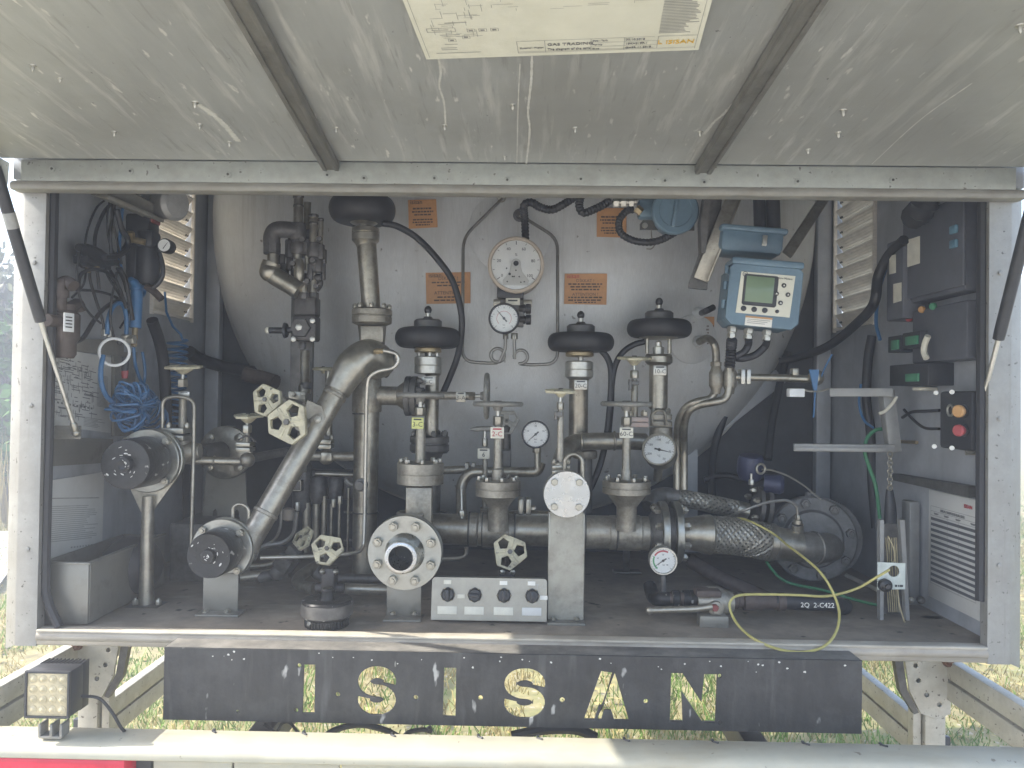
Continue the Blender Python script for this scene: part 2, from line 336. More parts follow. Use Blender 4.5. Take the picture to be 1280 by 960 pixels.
def vz(px, Y, prof, mb=None, seg=28, tilt=None):      # revolve about a vertical axis; prof = (picture y, half width in picture units)
    mb = mb or MB(); pm = (prof[0][0]+prof[-1][0])/2
    if tilt:                                           # axis through two picture points
        a, b = P(tilt[0], tilt[1], Y), P(tilt[2], tilt[3], Y); ax = (b-a).normalized()
        return mb.lathe([((py-tilt[1])/(tilt[3]-tilt[1])*(b-a).length, S(r, Y)) for py, r in prof], a, ax, seg)
    b = P(px, pm, Y); z = [P(px, py, Y).z for py, r in prof]
    return mb.lathe([(zz, S(r, Y)) for zz, (py, r) in zip(z, prof)], V((b.x, b.y, 0)), Z_, seg)
def fz(px, py, Y, prof, mb=None, ax=FRONT, seg=36):    # revolve about an axis to the viewer; prof = (metres forward, radius in picture units)
    return (mb or MB()).lathe([(t, S(r, Y)) for t, r in prof], P(px, py, Y), ax, seg)
def pts(Y, *a):                                        # picture points -> places; each (x, y) or (x, y, depth)
    return [P(p[0], p[1], p[2] if len(p) > 2 else Y) for p in a]
def corr(mb, path, r, step=.004, seg=12):              # corrugated hose
    p = cat(path, 24); out = [p[0]]; acc = 0
    for a, b in zip(p, p[1:]):
        acc += (b-a).length
        if acc >= step: out.append(b); acc = 0
    return mb.tube(out, r, seg, 0, rad=lambda t, i: r*(1.06 if i % 2 else .88))
def tag(parent, px, py, Y, wpx, hpx, s, mt='bright', ink='ink'):
    o = P(px, py, Y); t = part(parent, 'name_tag', MB().box(o, (S(wpx, Y), S(hpx, Y), .0015), FF, .0008), mt)
    mb = MB(); mb.rect(o, FF, -S(wpx, Y)*.32, S(hpx, Y)*.27, S(wpx, Y)*.64, S(hpx, Y)*.13, .0012); text(mb, s, S(hpx, Y)*.62, FF, o-Z_*S(hpx, Y)*.12)
    part(t, 'lettering', mb, ink)
def triwheel(parent, c, ax, r, mt='cream', rot=0, th=.012, upish=Z_, name='handwheel'):
    fr = frame(ax, upish); o = []
    for k in range(3):
        for d in (-23, 23): a = R(120*k+rot+d); o.append((r*math.cos(a), r*math.sin(a)))
    o2 = []
    for i in range(6):                                 # slightly round the corners
        a, b, d = V(o[i-1]), V(o[i]), V(o[(i+1) % 6]); o2 += [tuple(b.lerp(a, .14)), tuple(b.lerp(b*.985, 1)), tuple(b.lerp(d, .14))]
    hs = []
    for k in range(3):
        a = R(120*k+rot); cx, cy = .54*r*math.cos(a), .54*r*math.sin(a)
        hs.append([(cx+.31*r*math.cos(R(72*j)+a+math.pi), cy+.31*r*math.sin(R(72*j)+a+math.pi)) for j in range(5)])
    wh = part(parent, name, plate([o2]+hs, fr, c, th, .0022), mt)
    mb = MB().lathe([(-th*1.9, r*.13), (-th*.5, r*.26), (th*.55, r*.25), (th*.7, r*.2)], c, ax, 18)
    for k in range(3):                                 # raised rim bosses between the holes
        a = R(120*k+rot+60); d = fr[0]*math.cos(a)+fr[1]*math.sin(a); mb.bar(c+d*r*.2, c+d*r*.74, r*.10, th*1.25, ax, .002)
    part(wh, 'hub', mb, mt)
    part(wh, 'hub_nut', MB().hexn(c+ax.normalized()*th*.6, ax, r*.14, th*.5), 'darksteel')
    return wh
def roundwheel(parent, c, ax, r, mt='grey', th=.007, spokes=3, rot=20):
    fr = frame(ax); wh = part(parent, 'handwheel', MB().torus(c, ax, r-th, th*1.15, 40, 10, .95), mt)
    mb = MB().lathe([(-.02, r*.16), (-.004, r*.24), (.006, r*.22), (.01, r*.14)], c, ax, 18); part(wh, 'hub', mb, mt)
    for k in range(spokes):
        a = R(360/spokes*k+rot); d = fr[0]*math.cos(a)+fr[1]*math.sin(a)
        part(wh, 'spoke', MB().bar(c+d*r*.15, c+d*(r-th), r*.2, .006, ax, .002), mt)
    return wh
def gauge(name, label, px, py, Y, rpx, ax=FRONT, casemt='plastic', bezmt='darksteel', depth=.04, nums=(), a_from=225, a_to=-45, needle=200, dial_r=.86,
          arcs=(), ticks=31, center=None, numr=.66, nsz=.16, group=None, cat_='pressure gauge', under=None):
    r = S(rpx, Y); c = P(px, py, Y); ax = ax.normalized(); fr = frame(ax); u, v, n = fr
    g = thing(name, label, cat_, c-Z_*r, group)
    part(g, 'case', MB().lathe([(-depth, r*.9), (-depth*.9, r*.97), (-.012, r*.97), (-.010, r*.97)], c, ax, 36), casemt)
    part(g, 'bezel', MB().lathe([(-.012, r*.97), (-.010, r*1.0), (.004, r*1.0), (.007, r*.96), (.007, r*.89), (.002, r*.87), (-.012, r*.87)], c, ax, 40), bezmt)
    d = part(g, 'dial', MB().lathe([(-.004, r*.88), (-.002, r*.88)], c, ax, 36), 'dial')
    mb = MB(); zt = -.0015
    for k in range(ticks):
        a = R(a_from+(a_to-a_from)*k/(ticks-1)); big = k % 5 == 0; d1 = u*math.cos(a)+v*math.sin(a); e = n.cross(d1); l0 = r*(dial_r-(.12 if big else .07)); l1 = r*dial_r; wd = r*(.014 if big else .008)
        q = c+n*zt; mb.quad(q+d1*l0-e*wd, q+d1*l1-e*wd, q+d1*l1+e*wd, q+d1*l0+e*wd)
    for i, s in enumerate(nums):
        a = R(a_from+(a_to-a_from)*i/(len(nums)-1)); text(mb, s, r*nsz, fr, c+n*(zt-.0012)+(u*math.cos(a)+v*math.sin(a))*r*numr)
    for s, sz, dx, dy in (center or ()): text(mb, s, r*sz, fr, c+n*(zt-.0012)+u*r*dx+v*r*dy)
    part(d, 'lettering', mb, 'ink')
    for a0, a1, rr, wd, mt in arcs:
        mb = MB(); K = 24
        for k in range(K):
            b0, b1 = R(a0+(a1-a0)*k/K), R(a0+(a1-a0)*(k+1)/K); f = lambda b, q: c+n*(zt+.0002)+(u*math.cos(b)+v*math.sin(b))*r*q
            mb.quad(f(b0, rr-wd), f(b1, rr-wd), f(b1, rr+wd), f(b0, rr+wd))
        part(d, 'colour_arc', mb, mt)
    if needle is not None:
        a = R(needle); d1 = u*math.cos(a)+v*math.sin(a); e = n.cross(d1); q = c+n*(zt+.0015)
        mb = MB().prism([q-d1*r*.28-e*r*.05, q+d1*r*.72-e*r*.008, q+d1*r*.72+e*r*.008, q-d1*r*.28+e*r*.05], n*.0008); mb.lathe([(-.001, r*.09), (.0025, r*.08)], q, n, 16)
        part(g, 'needle', mb, 'ink')
    part(g, 'glass', MB().lathe([(.003, r*.88), (.0045, r*.88)], c, ax, 36), 'glass')
    return g, c, r

def scuff(mt, stretch, scale, col, lo, hi, amt, rot=0):  # one more layer of marks over a material
    N = mt.node_tree.nodes; L = mt.node_tree.links; b = N['Principled BSDF']; src = b.inputs['Base Color'].links[0].from_socket
    tc = N.new('ShaderNodeTexCoord'); mp = N.new('ShaderNodeMapping'); mp.inputs[3].default_value = stretch; mp.inputs[2].default_value = (0, 0, rot); L.new(tc.outputs['Object'], mp.inputs[0])
    n = N.new('ShaderNodeTexNoise'); n.inputs['Scale'].default_value = scale; n.inputs['Detail'].default_value = 5; n.inputs['Roughness'].default_value = .6; L.new(mp.outputs[0], n.inputs[0])
    r = N.new('ShaderNodeMapRange'); r.inputs[1].default_value = lo; r.inputs[2].default_value = hi; r.inputs[4].default_value = amt; L.new(n.outputs[0], r.inputs[0])
    m = N.new('ShaderNodeMix'); m.data_type = 'RGBA'; m.inputs[7].default_value = tuple(col)+(1,); L.new(r.outputs[0], m.inputs[0]); L.new(src, m.inputs[6]); L.new(m.outputs[2], b.inputs['Base Color'])
scuff(M['hood'], (1, .045, 1), 34, (.57, .57, .54), .56, .70, .75)
scuff(M['hood'], (1, .03, 1), 90, (.26, .26, .245), .58, .68, .6)
scuff(M['hood'], (1, .6, 1), 75, (.10, .10, .10), .70, .74, .8)
scuff(M['hood'], (1, 1, 1), 1.7, (.29, .29, .265), .50, .66, .55)
scuff(M['tank'], (1, 1, .05), 26, (.40, .395, .37), .56, .72, .45)
scuff(M['tank'], (1, 1, .25), 5, (.44, .43, .40), .55, .70, .5)
scuff(M['blackpaint'], (1, 1, .12), 22, (.11, .11, .108), .58, .74, .6)
scuff(M['wall'], (1, 1, .3), 9, (.24, .245, .25), .55, .72, .6)
scuff(M['floor'], (.5, 1, 1), 14, (.35, .31, .25), .56, .70, .6)
scuff(M['pipe'], (1, 1, 1), 17, (.15, .13, .10), .54, .70, .65)
scuff(M['steel'], (1, 1, 1), 20, (.17, .15, .115), .56, .72, .6)
scuff(M['cream'], (1, 1, 1), 60, (.13, .12, .095), .60, .66, .7)
scuff(M['pipe'], (1, 1, 1), 120, (.12, .10, .08), .64, .70, .6)
scuff(M['cast'], (1, 1, 1), 26, (.20, .165, .12), .60, .72, .6)
scuff(M['post'], (1, 1, .06), 40, (.19, .175, .145), .58, .72, .6)
scuff(M['bumper'], (.3, 1, 1), 12, (.33, .29, .20), .56, .72, .5)
scuff(M['alu'], (.05, 1, 1), 30, (.22, .20, .16), .55, .70, .6)
scuff(M['trough'], (1, 1, 1), 18, (.16, .15, .13), .57, .70, .6)

# ================================================================== SETTING
def sheet(x0, x1, y0, y1, n, z, amp=0):
    mb = MB(); vs = []; fs = []
    for j in range(n+1):
        for i in range(n+1):
            a, b = (i/n*2-1), (j/n); x = x0+(x1-x0)*i/n; y = y0+(y1-y0)*b
            vs.append(V((x, y, z+amp*(math.sin(x*1.7+y)*.5+math.sin(y*2.3-x*.6)*.5))))
    for j in range(n):
        for i in range(n): k = j*(n+1)+i; fs.append((k, k+1, k+n+2, k+n+1))
    return mb.add(vs, fs)
struct('ground', sheet(-400, 400, -400, 600, 40, -.03), 'ground')
struct('near_ground', sheet(-14, 14, -6, 22, 60, 0, .02), 'ground')
struct('gravel_path', MB().prism([V((-60, 22.3, -.02)), V((-3, 22.3, -.02)), V((-3, 34, -.02)), V((-60, 34, -.02))], V((0, 0, .02))), 'gravel')
struct('gravel_track', MB().prism([V((-30, 5.6, .025)), V((-3.9, 5.6, .025)), V((-5.4, 8.6, .025)), V((-30, 8.6, .025))], V((0, 0, .012))), 'gravel')
struct('dirt_track', MB().prism([V((-60, -40, .022)), V((60, -40, .022)), V((60, 1.2, .022)), V((-60, 1.2, .022))], V((0, 0, .012))), 'gravel')  # unseen pale ground, added to bounce neutral light up to the hood
def tufts(name, mt, n, hmin, hmax, seed, lean):
    r = random.Random(seed); mb = MB(); vs = []; fs = []
    for _ in range(n):
        y = r.uniform(2.8, 11) if r.random() < .8 else r.uniform(1.5, 16); x = r.uniform(-1, 1)*(1.2+y*.75); h = r.uniform(hmin, hmax)
        cl = .5+.5*math.sin(x*2.1+seed)*math.sin(y*1.7+seed*2)
        if r.random() > cl*1.2: continue
        for b in range(6):
            a = r.uniform(0, 6.28); bx, by = x+r.uniform(-.06, .06), y+r.uniform(-.06, .06); wd = r.uniform(.0015, .004); hh = h*r.uniform(.5, 1.1)
            dx, dy = math.cos(a)*hh*lean*r.random(), math.sin(a)*hh*lean*r.random(); k = len(vs)
            vs += [V((bx-wd, by, 0)), V((bx+wd, by, 0)), V((bx+wd*.8+dx*.4, by+dy*.4, hh*.6)), V((bx-wd*.8+dx*.4, by+dy*.4, hh*.6)), V((bx+dx, by+dy, hh*(1-.3*lean)))]
            fs += [(k, k+1, k+2, k+3), (k+3, k+2, k+4)]
    struct(name, mb.add(vs, fs), mt, 'stuff')
tufts('dry_grass', 'drygrass', 15000, .03, .13, 3, 1.5)
tufts('green_grass', 'grass', 19000, .03, .15, 8, 1.3)
mb = MB(); r_ = random.Random(5)                      # dry leaves and twigs on the ground
for _ in range(2600):
    y = r_.uniform(2.6, 9); x = r_.uniform(-1, 1)*(1.2+y*.75); a = r_.uniform(0, 6.28); s = r_.uniform(.012, .04); z = .012+r_.random()*.02
    d = V((math.cos(a), math.sin(a), r_.uniform(-.3, .3)))*s; e = V((-math.sin(a), math.cos(a), r_.uniform(-.3, .3)))*s*.5
    c = V((x, y, z)); mb.quad(c-d, c-e, c+d, c+e)
struct('leaf_litter', mb, 'drygrass', 'stuff')
def tree(x, y, h, label, leaf, sd, cr, spread=1.0):
    r = random.Random(sd); t = thing('tree', label, 'tree', (x, y, 0), 'trees at the edge of the field')
    tr = MB(); tr.tube([V((x, y, -.1)), V((x+.1, y, h*.3)), V((x-.1, y+.1, h*.65)), V((x, y, h*.97))], .15, 8, 6, lambda k, i: h*.02*(1-k*.9)+.01)
    cl = []
    for k in range(26):
        z = h*r.uniform(.22, .98); a = r.uniform(0, 6.28); q = cr*(1.15-abs(z/h-.5)*1.4)*r.uniform(.4, 1)*spread
        e = V((x+math.cos(a)*q, y+math.sin(a)*q, z+.2)); tr.tube([V((x, y, z*.82)), V((x, y, z*.82)).lerp(e, .5)+Z_*.15, e], .03, 5, 3, lambda k_, i: h*.006*(1-k_*.8)); cl.append(e); cl.append(V((x, y, z*.82)).lerp(e, .6))
    part(t, 'trunk', tr, 'bark'); mb = MB(); vs = []; fs = []
    for e in cl:
        g = r.uniform(.35, .8)*h*.1
        for _ in range(85):
            c = e+V((r.gauss(0, 1), r.gauss(0, 1), r.gauss(0, .9)))*g; s = r.uniform(.04, .11); d = V((r.uniform(-1, 1), r.uniform(-1, 1), r.uniform(-1, 1))).normalized()*s
            f2 = V((r.uniform(-1, 1), r.uniform(-1, 1), r.uniform(-1, 1))).cross(d).normalized()*s*.6; k = len(vs); vs += [c-d, c-f2, c+d, c+f2]; fs.append((k, k+1, k+2, k+3))
    part(t, 'crown', mb.add(vs, fs), leaf)
tree(-7.35, 10.8, 3.3, 'pale spring birch at the far left beyond the gravel', 'leaf2', 1, 1.5)
tree(-6.95, 10.3, 2.3, 'low dense green tree in front of the pale birch', 'leaf', 2, 1.2)
tree(-9.0, 12.2, 3.6, 'pale birch furthest left behind the corner post', 'leaf2', 3, 1.7)
tree(-8.0, 13.2, 3.1, 'green bushy tree just left of the cabinet post, furthest back', 'leaf', 4, 1.6)
mb = MB(); r_ = random.Random(9); vs = []; fs = []
for _ in range(2600):
    x = r_.uniform(-14, -5.0); y = r_.uniform(8.8, 9.8); h = r_.uniform(.5, 1.2); k = len(vs); d = r_.uniform(-.15, .15)
    vs += [V((x-.012, y, 0)), V((x+.012, y, 0)), V((x+d, y, h))]; fs.append((k, k+1, k+2))
struct('tall_dry_grass', mb.add(vs, fs), 'drygrass', 'stuff')
pl = thing('power_line', 'thin overhead wires crossing the sky at far left', 'power line', (-26, 32, 0))
part(pl, 'pole', MB().cyl(V((-26, 32, 0)), V((-26, 32, 6.0)), .10, .07, 10), 'bark')
part(pl, 'crossarm', MB().box(V((-26, 31.88, 5.7)), (1.4, .09, .09)), 'bark')
for k, zz in enumerate((5.9, 5.45, 5.2)):
    part(pl, 'wire', MB().tube([V((-60, 44, zz)), V((-26, 31.85, zz-.05)), V((-12, 29, zz-.25)), V((40, 24, zz+.1))], .013, 5, 8), 'plastic')

# ================================================================== CABINET AND TANK
ZF, YF, YB = 1.05, 1.9, 2.98
cb = thing('equipment_cabinet', 'open grey metal equipment cabinet at the rear of a tank trailer', 'cabinet', (0, YF, 1.02))
part(cb, 'floor_panel', MB().box(V((0, (YF+.03+YB)/2, ZF-.012)), (2.38, YB-YF-.03, .024)), 'floor')
sills = MB().tube([V((-1.146, YF+.008, ZF-.013)), V((1.146, YF+.008, ZF-.013))], .014, 12, 2)
sills.box(V((0, YF+.014, ZF-.016)), (2.292, .034, .034), None, .005)
sl = part(cb, 'sill_rail', sills, 'alu')
part(sl, 'lip_strip', MB().box(V((0, YF+.012, ZF+.003)), (2.29, .036, .006), None, .0025), 'dust')
rs = MB(); a = P(620, 800, YF+.015); rs.box(a+V((0, .004, .006)), (.10, .03, .006), None, .002); part(sl, 'rusty_patch', rs, 'rustpipe', 'brown worn patch on the sill edge')
for sx in (-1, 1):
    n = 'side_wall'; vy0, vy1, vz0, vz1 = (W(sx, 190 if sx < 0 else 1095, 300).y, min(W(sx, 240 if sx < 0 else 1043, 300).y, YB-.06), 1.90, 2.40); wm_ = MB(); xw = sx*(WX+.012)
    for ya, yb, za, zb2 in ((YF+.05, vy0, 1.04, 2.82), (vy1, YB, 1.04, 2.82), (vy0, vy1, 1.04, vz0), (vy0, vy1, vz1, 2.82)): wm_.box(V((xw, (ya+yb)/2, (za+zb2)/2)), (.022, yb-ya, zb2-za), None, 0)
    wl = part(cb, n, wm_, 'wall')
    zt = 2.185
    pr = [V((sx*1.146, YF+.03, 1.015)), V((sx*1.146, YF, 1.015)), V((sx*1.196, YF-.002, 1.015)), V((sx*1.203, YF+.002, 1.015)), V((sx*1.235, YF+.022, 1.0)), V((sx*1.242, YF+.03, 1.0)), V((sx*1.242, YF+.075, 1.0)), V((sx*1.20, YF+.075, 1.015)), V((sx*1.20, YF+.03, 1.015))]
    po = part(cb, 'corner_post', MB().prism(pr, Z_*(zt-1.0)), 'post')
    for z in (1.25, 1.6, 1.95): bolt(po, V((sx*1.172, YF-.001, z)), FRONT, .006, .003, 'post', 'rivet', False)
    sm = MB().tube([V((sx*1.142, YF+.022, zt)), V((sx*1.142, YF+.022, 1.62)), V((sx*1.142, YF+.022, 1.16))], .012, 8, 4)
    if sx < 0: sm = MB().tube([V((-1.140, YF+.022, zt)), V((-1.140, YF+.022, 1.6)), V((-1.141, YF+.022, 1.2)), V((-1.132, YF+.02, 1.12)), V((-1.10, YF+.015, 1.058))], .011, 8, 6)
    part(cb, 'rubber_seal', sm, 'rubber')
part(cb, 'roof_panel', MB().box(V((0, (YF+YB)/2+.01, 2.83)), (2.42, YB-YF, .02)), 'wall')
part(cb, 'header_panel', MB().box(V((0, 1.875, 2.53)), (2.48, .09, .61)).box(V((0, 1.903, 2.188)), (2.44, .034, .073)).box(V((-1.215, 1.94, 2.50)), (.05, .038, .64)).box(V((1.215, 1.94, 2.50)), (.05, .038, .64)), 'wall')
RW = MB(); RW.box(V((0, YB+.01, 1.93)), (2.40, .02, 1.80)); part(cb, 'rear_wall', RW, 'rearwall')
for sx in (-1, 1):
    part(cb, 'rear_stile', MB().box(V((sx*1.155, YB-.025, 1.93)), (.055, .04, 1.75), None, .006), 'wall')
    a0, a1 = (190, 240) if sx < 0 else (1095, 1043)
    # louvred vent on the side wall: slats run along the wall
    p0, p1 = W(sx, a0, 300), W(sx, a1, 300); y0, y1 = p0.y, min(p1.y, YB-.06)
    zt_, zb_ = 2.40, 1.90
    k = 9; h = (zt_-zb_)/k; fm = MB()
    for yy in (y0, y1): fm.box(V((sx*(WX-.004), yy, (zt_+zb_)/2)), (.012, .010, zt_-zb_+.02), None, .001)
    for zz in (zb_, zt_): fm.box(V((sx*(WX-.004), (y0+y1)/2, zz)), (.012, y1-y0, .010), None, .001)
    vent = part(cb, 'louvre_vent', fm, 'louvre')
    for i in range(k):
        z = zb_+h*(i+.5); xo = sx*(WX+.030); xi = sx*(WX-.004); ya, yb = y0+.004, y1-.004; A_ = (xo, z-h*.46); B_ = (xi, z+h*.46)
        sm = MB().prism([V((A_[0], ya, A_[1])), V((B_[0], ya, B_[1])), V((B_[0], ya, B_[1]+.002)), V((A_[0], ya, A_[1]+.002))], Y_*(yb-ya))
        for q in range(6):                             # fine ribs pressed along the slat
            t_ = (q+.6)/6.2; c = V((A_[0]+(B_[0]-A_[0])*t_-sx*.0004, ya, A_[1]+(B_[1]-A_[1])*t_-.0004)); sm.cyl(c, c+Y_*(yb-ya), .0013, seg=6)
        sl_ = part(vent, 'slat', sm, 'louvre')
        for dy_ in (.016, .030): bolt(sl_, V((sx*(WX+.010), y1-dy_, z-.001)), V((-sx, 0, -.7)), .004, .003, 'dark', 'rivet', False)

# tank with a dished end
TR = 1.15; TC = P(640, 272, 2.96); TC = V((TC.x, 2.96, TC.z)); TH = .35
tk = thing('storage_tank', 'large brushed steel tank whose round dished end fills the cabinet back', 'tank', (TC.x, 2.96, TC.z-TR))
prof = [(TH*math.sqrt(max(0, 1-(i/26)**2.15)), TR*i/26) for i in range(27)][::-1]
part(tk, 'dished_end', MB().lathe(prof, TC, FRONT, 96), 'tank')
part(tk, 'shell', MB().lathe([(0.0, TR-.001), (.3, TR), (.72, TR), (.82, TR*.5), (.85, .02)], TC+Y_*.001, Y_, 64), 'tank')  # shell cut short so sun reaches the ground behind the letters
part(tk, 'weld_ring', MB().torus(TC-Y_*.012, FRONT, TR*.992, .006, 96, 6), 'bright')
def dish(px, py, off=0.0):
    y = 2.62
    for _ in range(12):
        p = P(px, py, y); rr = min(1, math.hypot(p.x-TC.x, p.z-TC.z)/TR); y = 2.96-TH*math.sqrt(max(0, 1-rr**2.15))
    p = P(px, py, y); d = 1e-3
    def yy(x, z): rr = min(1, math.hypot(x-TC.x, z-TC.z)/TR); return 2.96-TH*math.sqrt(max(0, 1-rr**2.15))
    n = V(((yy(p.x+d, p.z)-yy(p.x-d, p.z))/(2*d), -1, (yy(p.x, p.z+d)-yy(p.x, p.z-d))/(2*d))).normalized()
    return p+n*off, n
for px, py, rr in ((637, 290, 52), (866, 424, 32)):    # faint welded pad rings
    p, n = dish(px, py, .001); part(tk, 'welded_pad', MB().lathe([(-.004, S(rr, 2.6)), (.004, S(rr, 2.6)), (.005, S(rr-1, 2.6))], p, n, 48), 'tank')
fr = thing('chassis_frame', 'dark steel chassis frame below the tank trailer body', 'chassis', (0, 3, .9))
for sx in (-1, 1): part(fr, 'frame_rail', MB().box(V((sx*.45, 3.4, 1.10)), (.12, .8, .15)), 'dark')  # rails shortened with the shell, for the sunlit ground behind
for px0, px1, py in ((241, 323, 909), (947, 1035, 925)):
    a, b = P(px0, py, 2.02), P(px1, py, 2.02); part(fr, 'mounting_block', MB().box(V(((a.x+b.x)/2, 2.15, .93)), (b.x-a.x, .22, .19), None, .006), 'plastic')
    part(fr, 'spacer_tube', MB().cyl(V((b.x-.02, 1.985, .835)), V((b.x-.02, 1.985, 1.015)), .021, seg=16), 'railbar')

# ================================================================== HOOD
HT = R(4.6); HO = V((0, YF-.035, 2.196)); hv = V((0, -math.cos(HT), math.sin(HT))); hn = V((0, math.sin(HT), math.cos(HT)))*-1   # hn points down to the viewer
def H(px, py, off=0.0): return PL(px, py, HO+hn*off, hn)
HL = 1.3
hd = thing('cabinet_hood', 'raised grey sheet metal hood propped open above the cabinet', 'hood', (0, YF-.035, 2.13))
U = lambda x, v_, d=0.0: HO+X_*x+hv*v_+hn*d
part(hd, 'panel', MB().prism([U(-1.235, 0), U(1.235, 0), U(1.235, HL), U(-1.235, HL)], -hn*.02), 'hood')
# hinge strip with bolts and rounded lower rail
zs = P(640, 221, YF-.02)
st = part(hd, 'hinge_strip', MB().box(V((0, YF-.028, 2.169)), (2.38, .008, .052), None, .002), 'rail')
part(hd, 'lower_rail', MB().box(V((0, YF-.012, 2.133)), (2.44, .042, .024), None, .009), 'railbar')
for px, py in ((65,211),(163,214),(285,218),(409,219),(455,223),(543,223),(634,225),(726,224),(831,226),(880,228),(997,227),(1116,225)):
    q = P(px, py, YF-.033); bolt(st, V((q.x, YF-.032, q.z)), FRONT, .0085, .002, 'rail', 'bolt', False); bolt(st, V((q.x, YF-.034, q.z)), FRONT, .003, .002, 'dark', 'rivet', False)
for (a, b) in (((428, 228), (305, 0)), ((864, 230), (1008, 0))):
    p = H(a[0], a[1]); q = H(b[0], b[1]); d = (q-p); p = p-d*.0; q = p+d.normalized()*1.24; wd = .052
    e = hn.cross(d.normalized()); mb = MB()
    wd = .040; mb.bar(p+hn*.010, q+hn*.010, wd, .020, hn, .004)
    for s in (-1, 1): mb.bar(p+hn*.0215+e*s*(wd/2-.006), q+hn*.0215+e*s*(wd/2-.006), .010, .004, hn, .0012)
    part(hd, 'stiffener_rib', mb, 'hoodrib')
for sx in (-1, 1):
    part(hd, 'side_flange', MB().prism([U(sx*1.236, -.03, .0), U(sx*1.236, HL, 0), U(sx*1.236, HL, .055), U(sx*1.236, -.03, .055)], X_*sx*.006), 'rail')
part(hd, 'front_flange', MB().prism([U(-1.235, HL), U(1.235, HL), U(1.235, HL, .05), U(-1.235, HL, .05)], hv*.006), 'rail')
for px, py, s in ((41,82,1.1),(244,128,1.2),(250,156,1),(287,178,1),(143,165,1),(75,98,.8),(556,157,1),(641,131,1),(719,160,1),(631,196,.8),(420,160,1),(1054,138,1.2),(1048,166,1.1),(1010,187,1),(1275,32,1.25),(875,165,1)):
    q = H(px, py); sc = MB().lathe([(0, .006*s), (.0015, .0055*s), (.0015, .0028*s), (.008*s, .0026*s), (.011*s, .0003)], q, hn, 10); part(hd, 'screw_tip', sc, 'bright' if s < 1.3 else 'darksteel')
# chalky run marks are dried deposits with a shape of their own
for path, wd in ((((548,72),(551,90),(549,108),(555,128),(557,156)), .0026), (((665,70),(664,100),(660,140),(662,165),(657,212)), .0028), (((650,80),(648,120),(647,160),(646,205)), .0014),
                 (((246,130),(262,140),(282,158),(298,177)), .010), (((985,40),(955,82),(925,120),(905,142),(893,152),(880,168)), .0045), (((1090,205),(1150,150),(1215,104)), .0016)):
    ps = [H(a, b, .0005) for a, b in path]; ps = cat(ps, 10); mb = MB(); r_ = random.Random(int(wd*1e5)+len(ps))
    for a, b in zip(ps, ps[1:]):
        e = hn.cross((b-a).normalized()); k0, k1 = r_.uniform(.45, 1), r_.uniform(.45, 1); mb.add([a-e*wd*k0, b-e*wd*k1, b+e*wd*k1, a+e*wd*k0], [(0, 1, 2, 3)])
    part(hd, 'dried_run_mark', mb, 'runmark')
# plan fixed under the hood
pa, pb, pc = H(533, 73, .003), H(873, 61, .003), H(512, 0, .003); pu = (pb-pa).normalized(); pv = hn.cross(pu).normalized()
if pv.dot(pc-pa) < 0: pv = -pv
pw, ph = (pb-pa).length, (pb-pa).length*.62; FP = (pu, pv, hn)
ps = thing('plan_poster', 'yellowed printed flow diagram fixed to the underside of the hood', 'poster', pa)
part(ps, 'sheet', MB().prism([pa, pa+pu*pw, pa+pu*pw+pv*ph, pa+pv*ph], hn*.002), 'poster')
o = pa+hn*.0022; k = pw/340.0
ln = MB(); Lr = lambda x, y, wd, h, mb=ln: mb.rect(o, FP, x*k, y*k, wd*k, h*k, .0006)
for x0, x1, y in ((118, 340, 8), (118, 290, 10.5), (118, 290, 35)): Lr(x0, y, x1-x0-6, .7)
for x in (118, 152, 208, 248, 288): Lr(x, 8, .7, 27)
for y in (17, 26): Lr(208, y, 80, .6)
Lr(288, 35, 46, .7); Lr(5, 5, .6, 150); Lr(5, 155, 330, .6); Lr(334, 5, .6, 150)
r_ = random.Random(4)
for (x0, x1, y0, y1) in ((20, 75, 44, 118), (80, 280, 100, 150)):
    for _ in range(44):
        x, y = r_.uniform(x0, x1), r_.uniform(y0, y1); 
        if r_.random() < .5: Lr(x, y, r_.uniform(5, 24), .55)
        else: Lr(x, y, .55, r_.uniform(4, 16))
for y in (60, 75, 90):                                 # tank symbol and boxes at the left
    pass
for x, y in ((62, 60), (76, 60), (90, 60), (36, 40), (54, 46)): Lr(x, y, 9, .6); Lr(x, y+6, 9, .6); Lr(x, y, .6, 6); Lr(x+9, y, .6, 6); Lr(x+2, y+1.5, 5, 3)
Lr(14, 62, 34, .7); Lr(14, 70, 34, .7); Lr(14, 62, .7, 8); Lr(48, 62, .7, 8); Lr(20, 66, 20, 1)
for x, y, wd in ((28, 55, 24), (30, 34, 16), (24, 26, 20), (24, 22, 20), (16, 14, 56), (38, 80, 26)): Lr(x, y, wd, 1.1)
part(ps, 'diagram_lines', ln, 'softink')
tb = MB()
for i in range(30): Lr(288, 42+i*3.0, r_.uniform(28, 44), 1.4, tb)
part(ps, 'legend_table', tb, 'softink')
lt = MB(); text(lt, 'GAS TRADING', 7.5*k, FP, o+pu*155*k+pv*26*k, 'LEFT', sx=1.15); text(lt, 'The diagram of the tank', 6.3*k, FP, o+pu*155*k+pv*15*k, 'LEFT', sx=.86)
text(lt, 'Customer - Müşteri', 4.2*k, FP, o+pu*121*k+pv*20*k, 'LEFT', sx=.85)
for i, (a, b) in enumerate((('Date - Tarih', '30.10.2018'), ('Plan No', '18KHS197-1'), ('Ek no', 'GHSR 11 2018'))):
    text(lt, a, 4.6*k, FP, o+pu*210*k+pv*(31-9*i)*k, 'LEFT', sx=.8); text(lt, b, 5.4*k, FP, o+pu*250*k+pv*(31-9*i)*k, 'LEFT', sx=.95)
part(ps, 'lettering', lt, 'grayink')
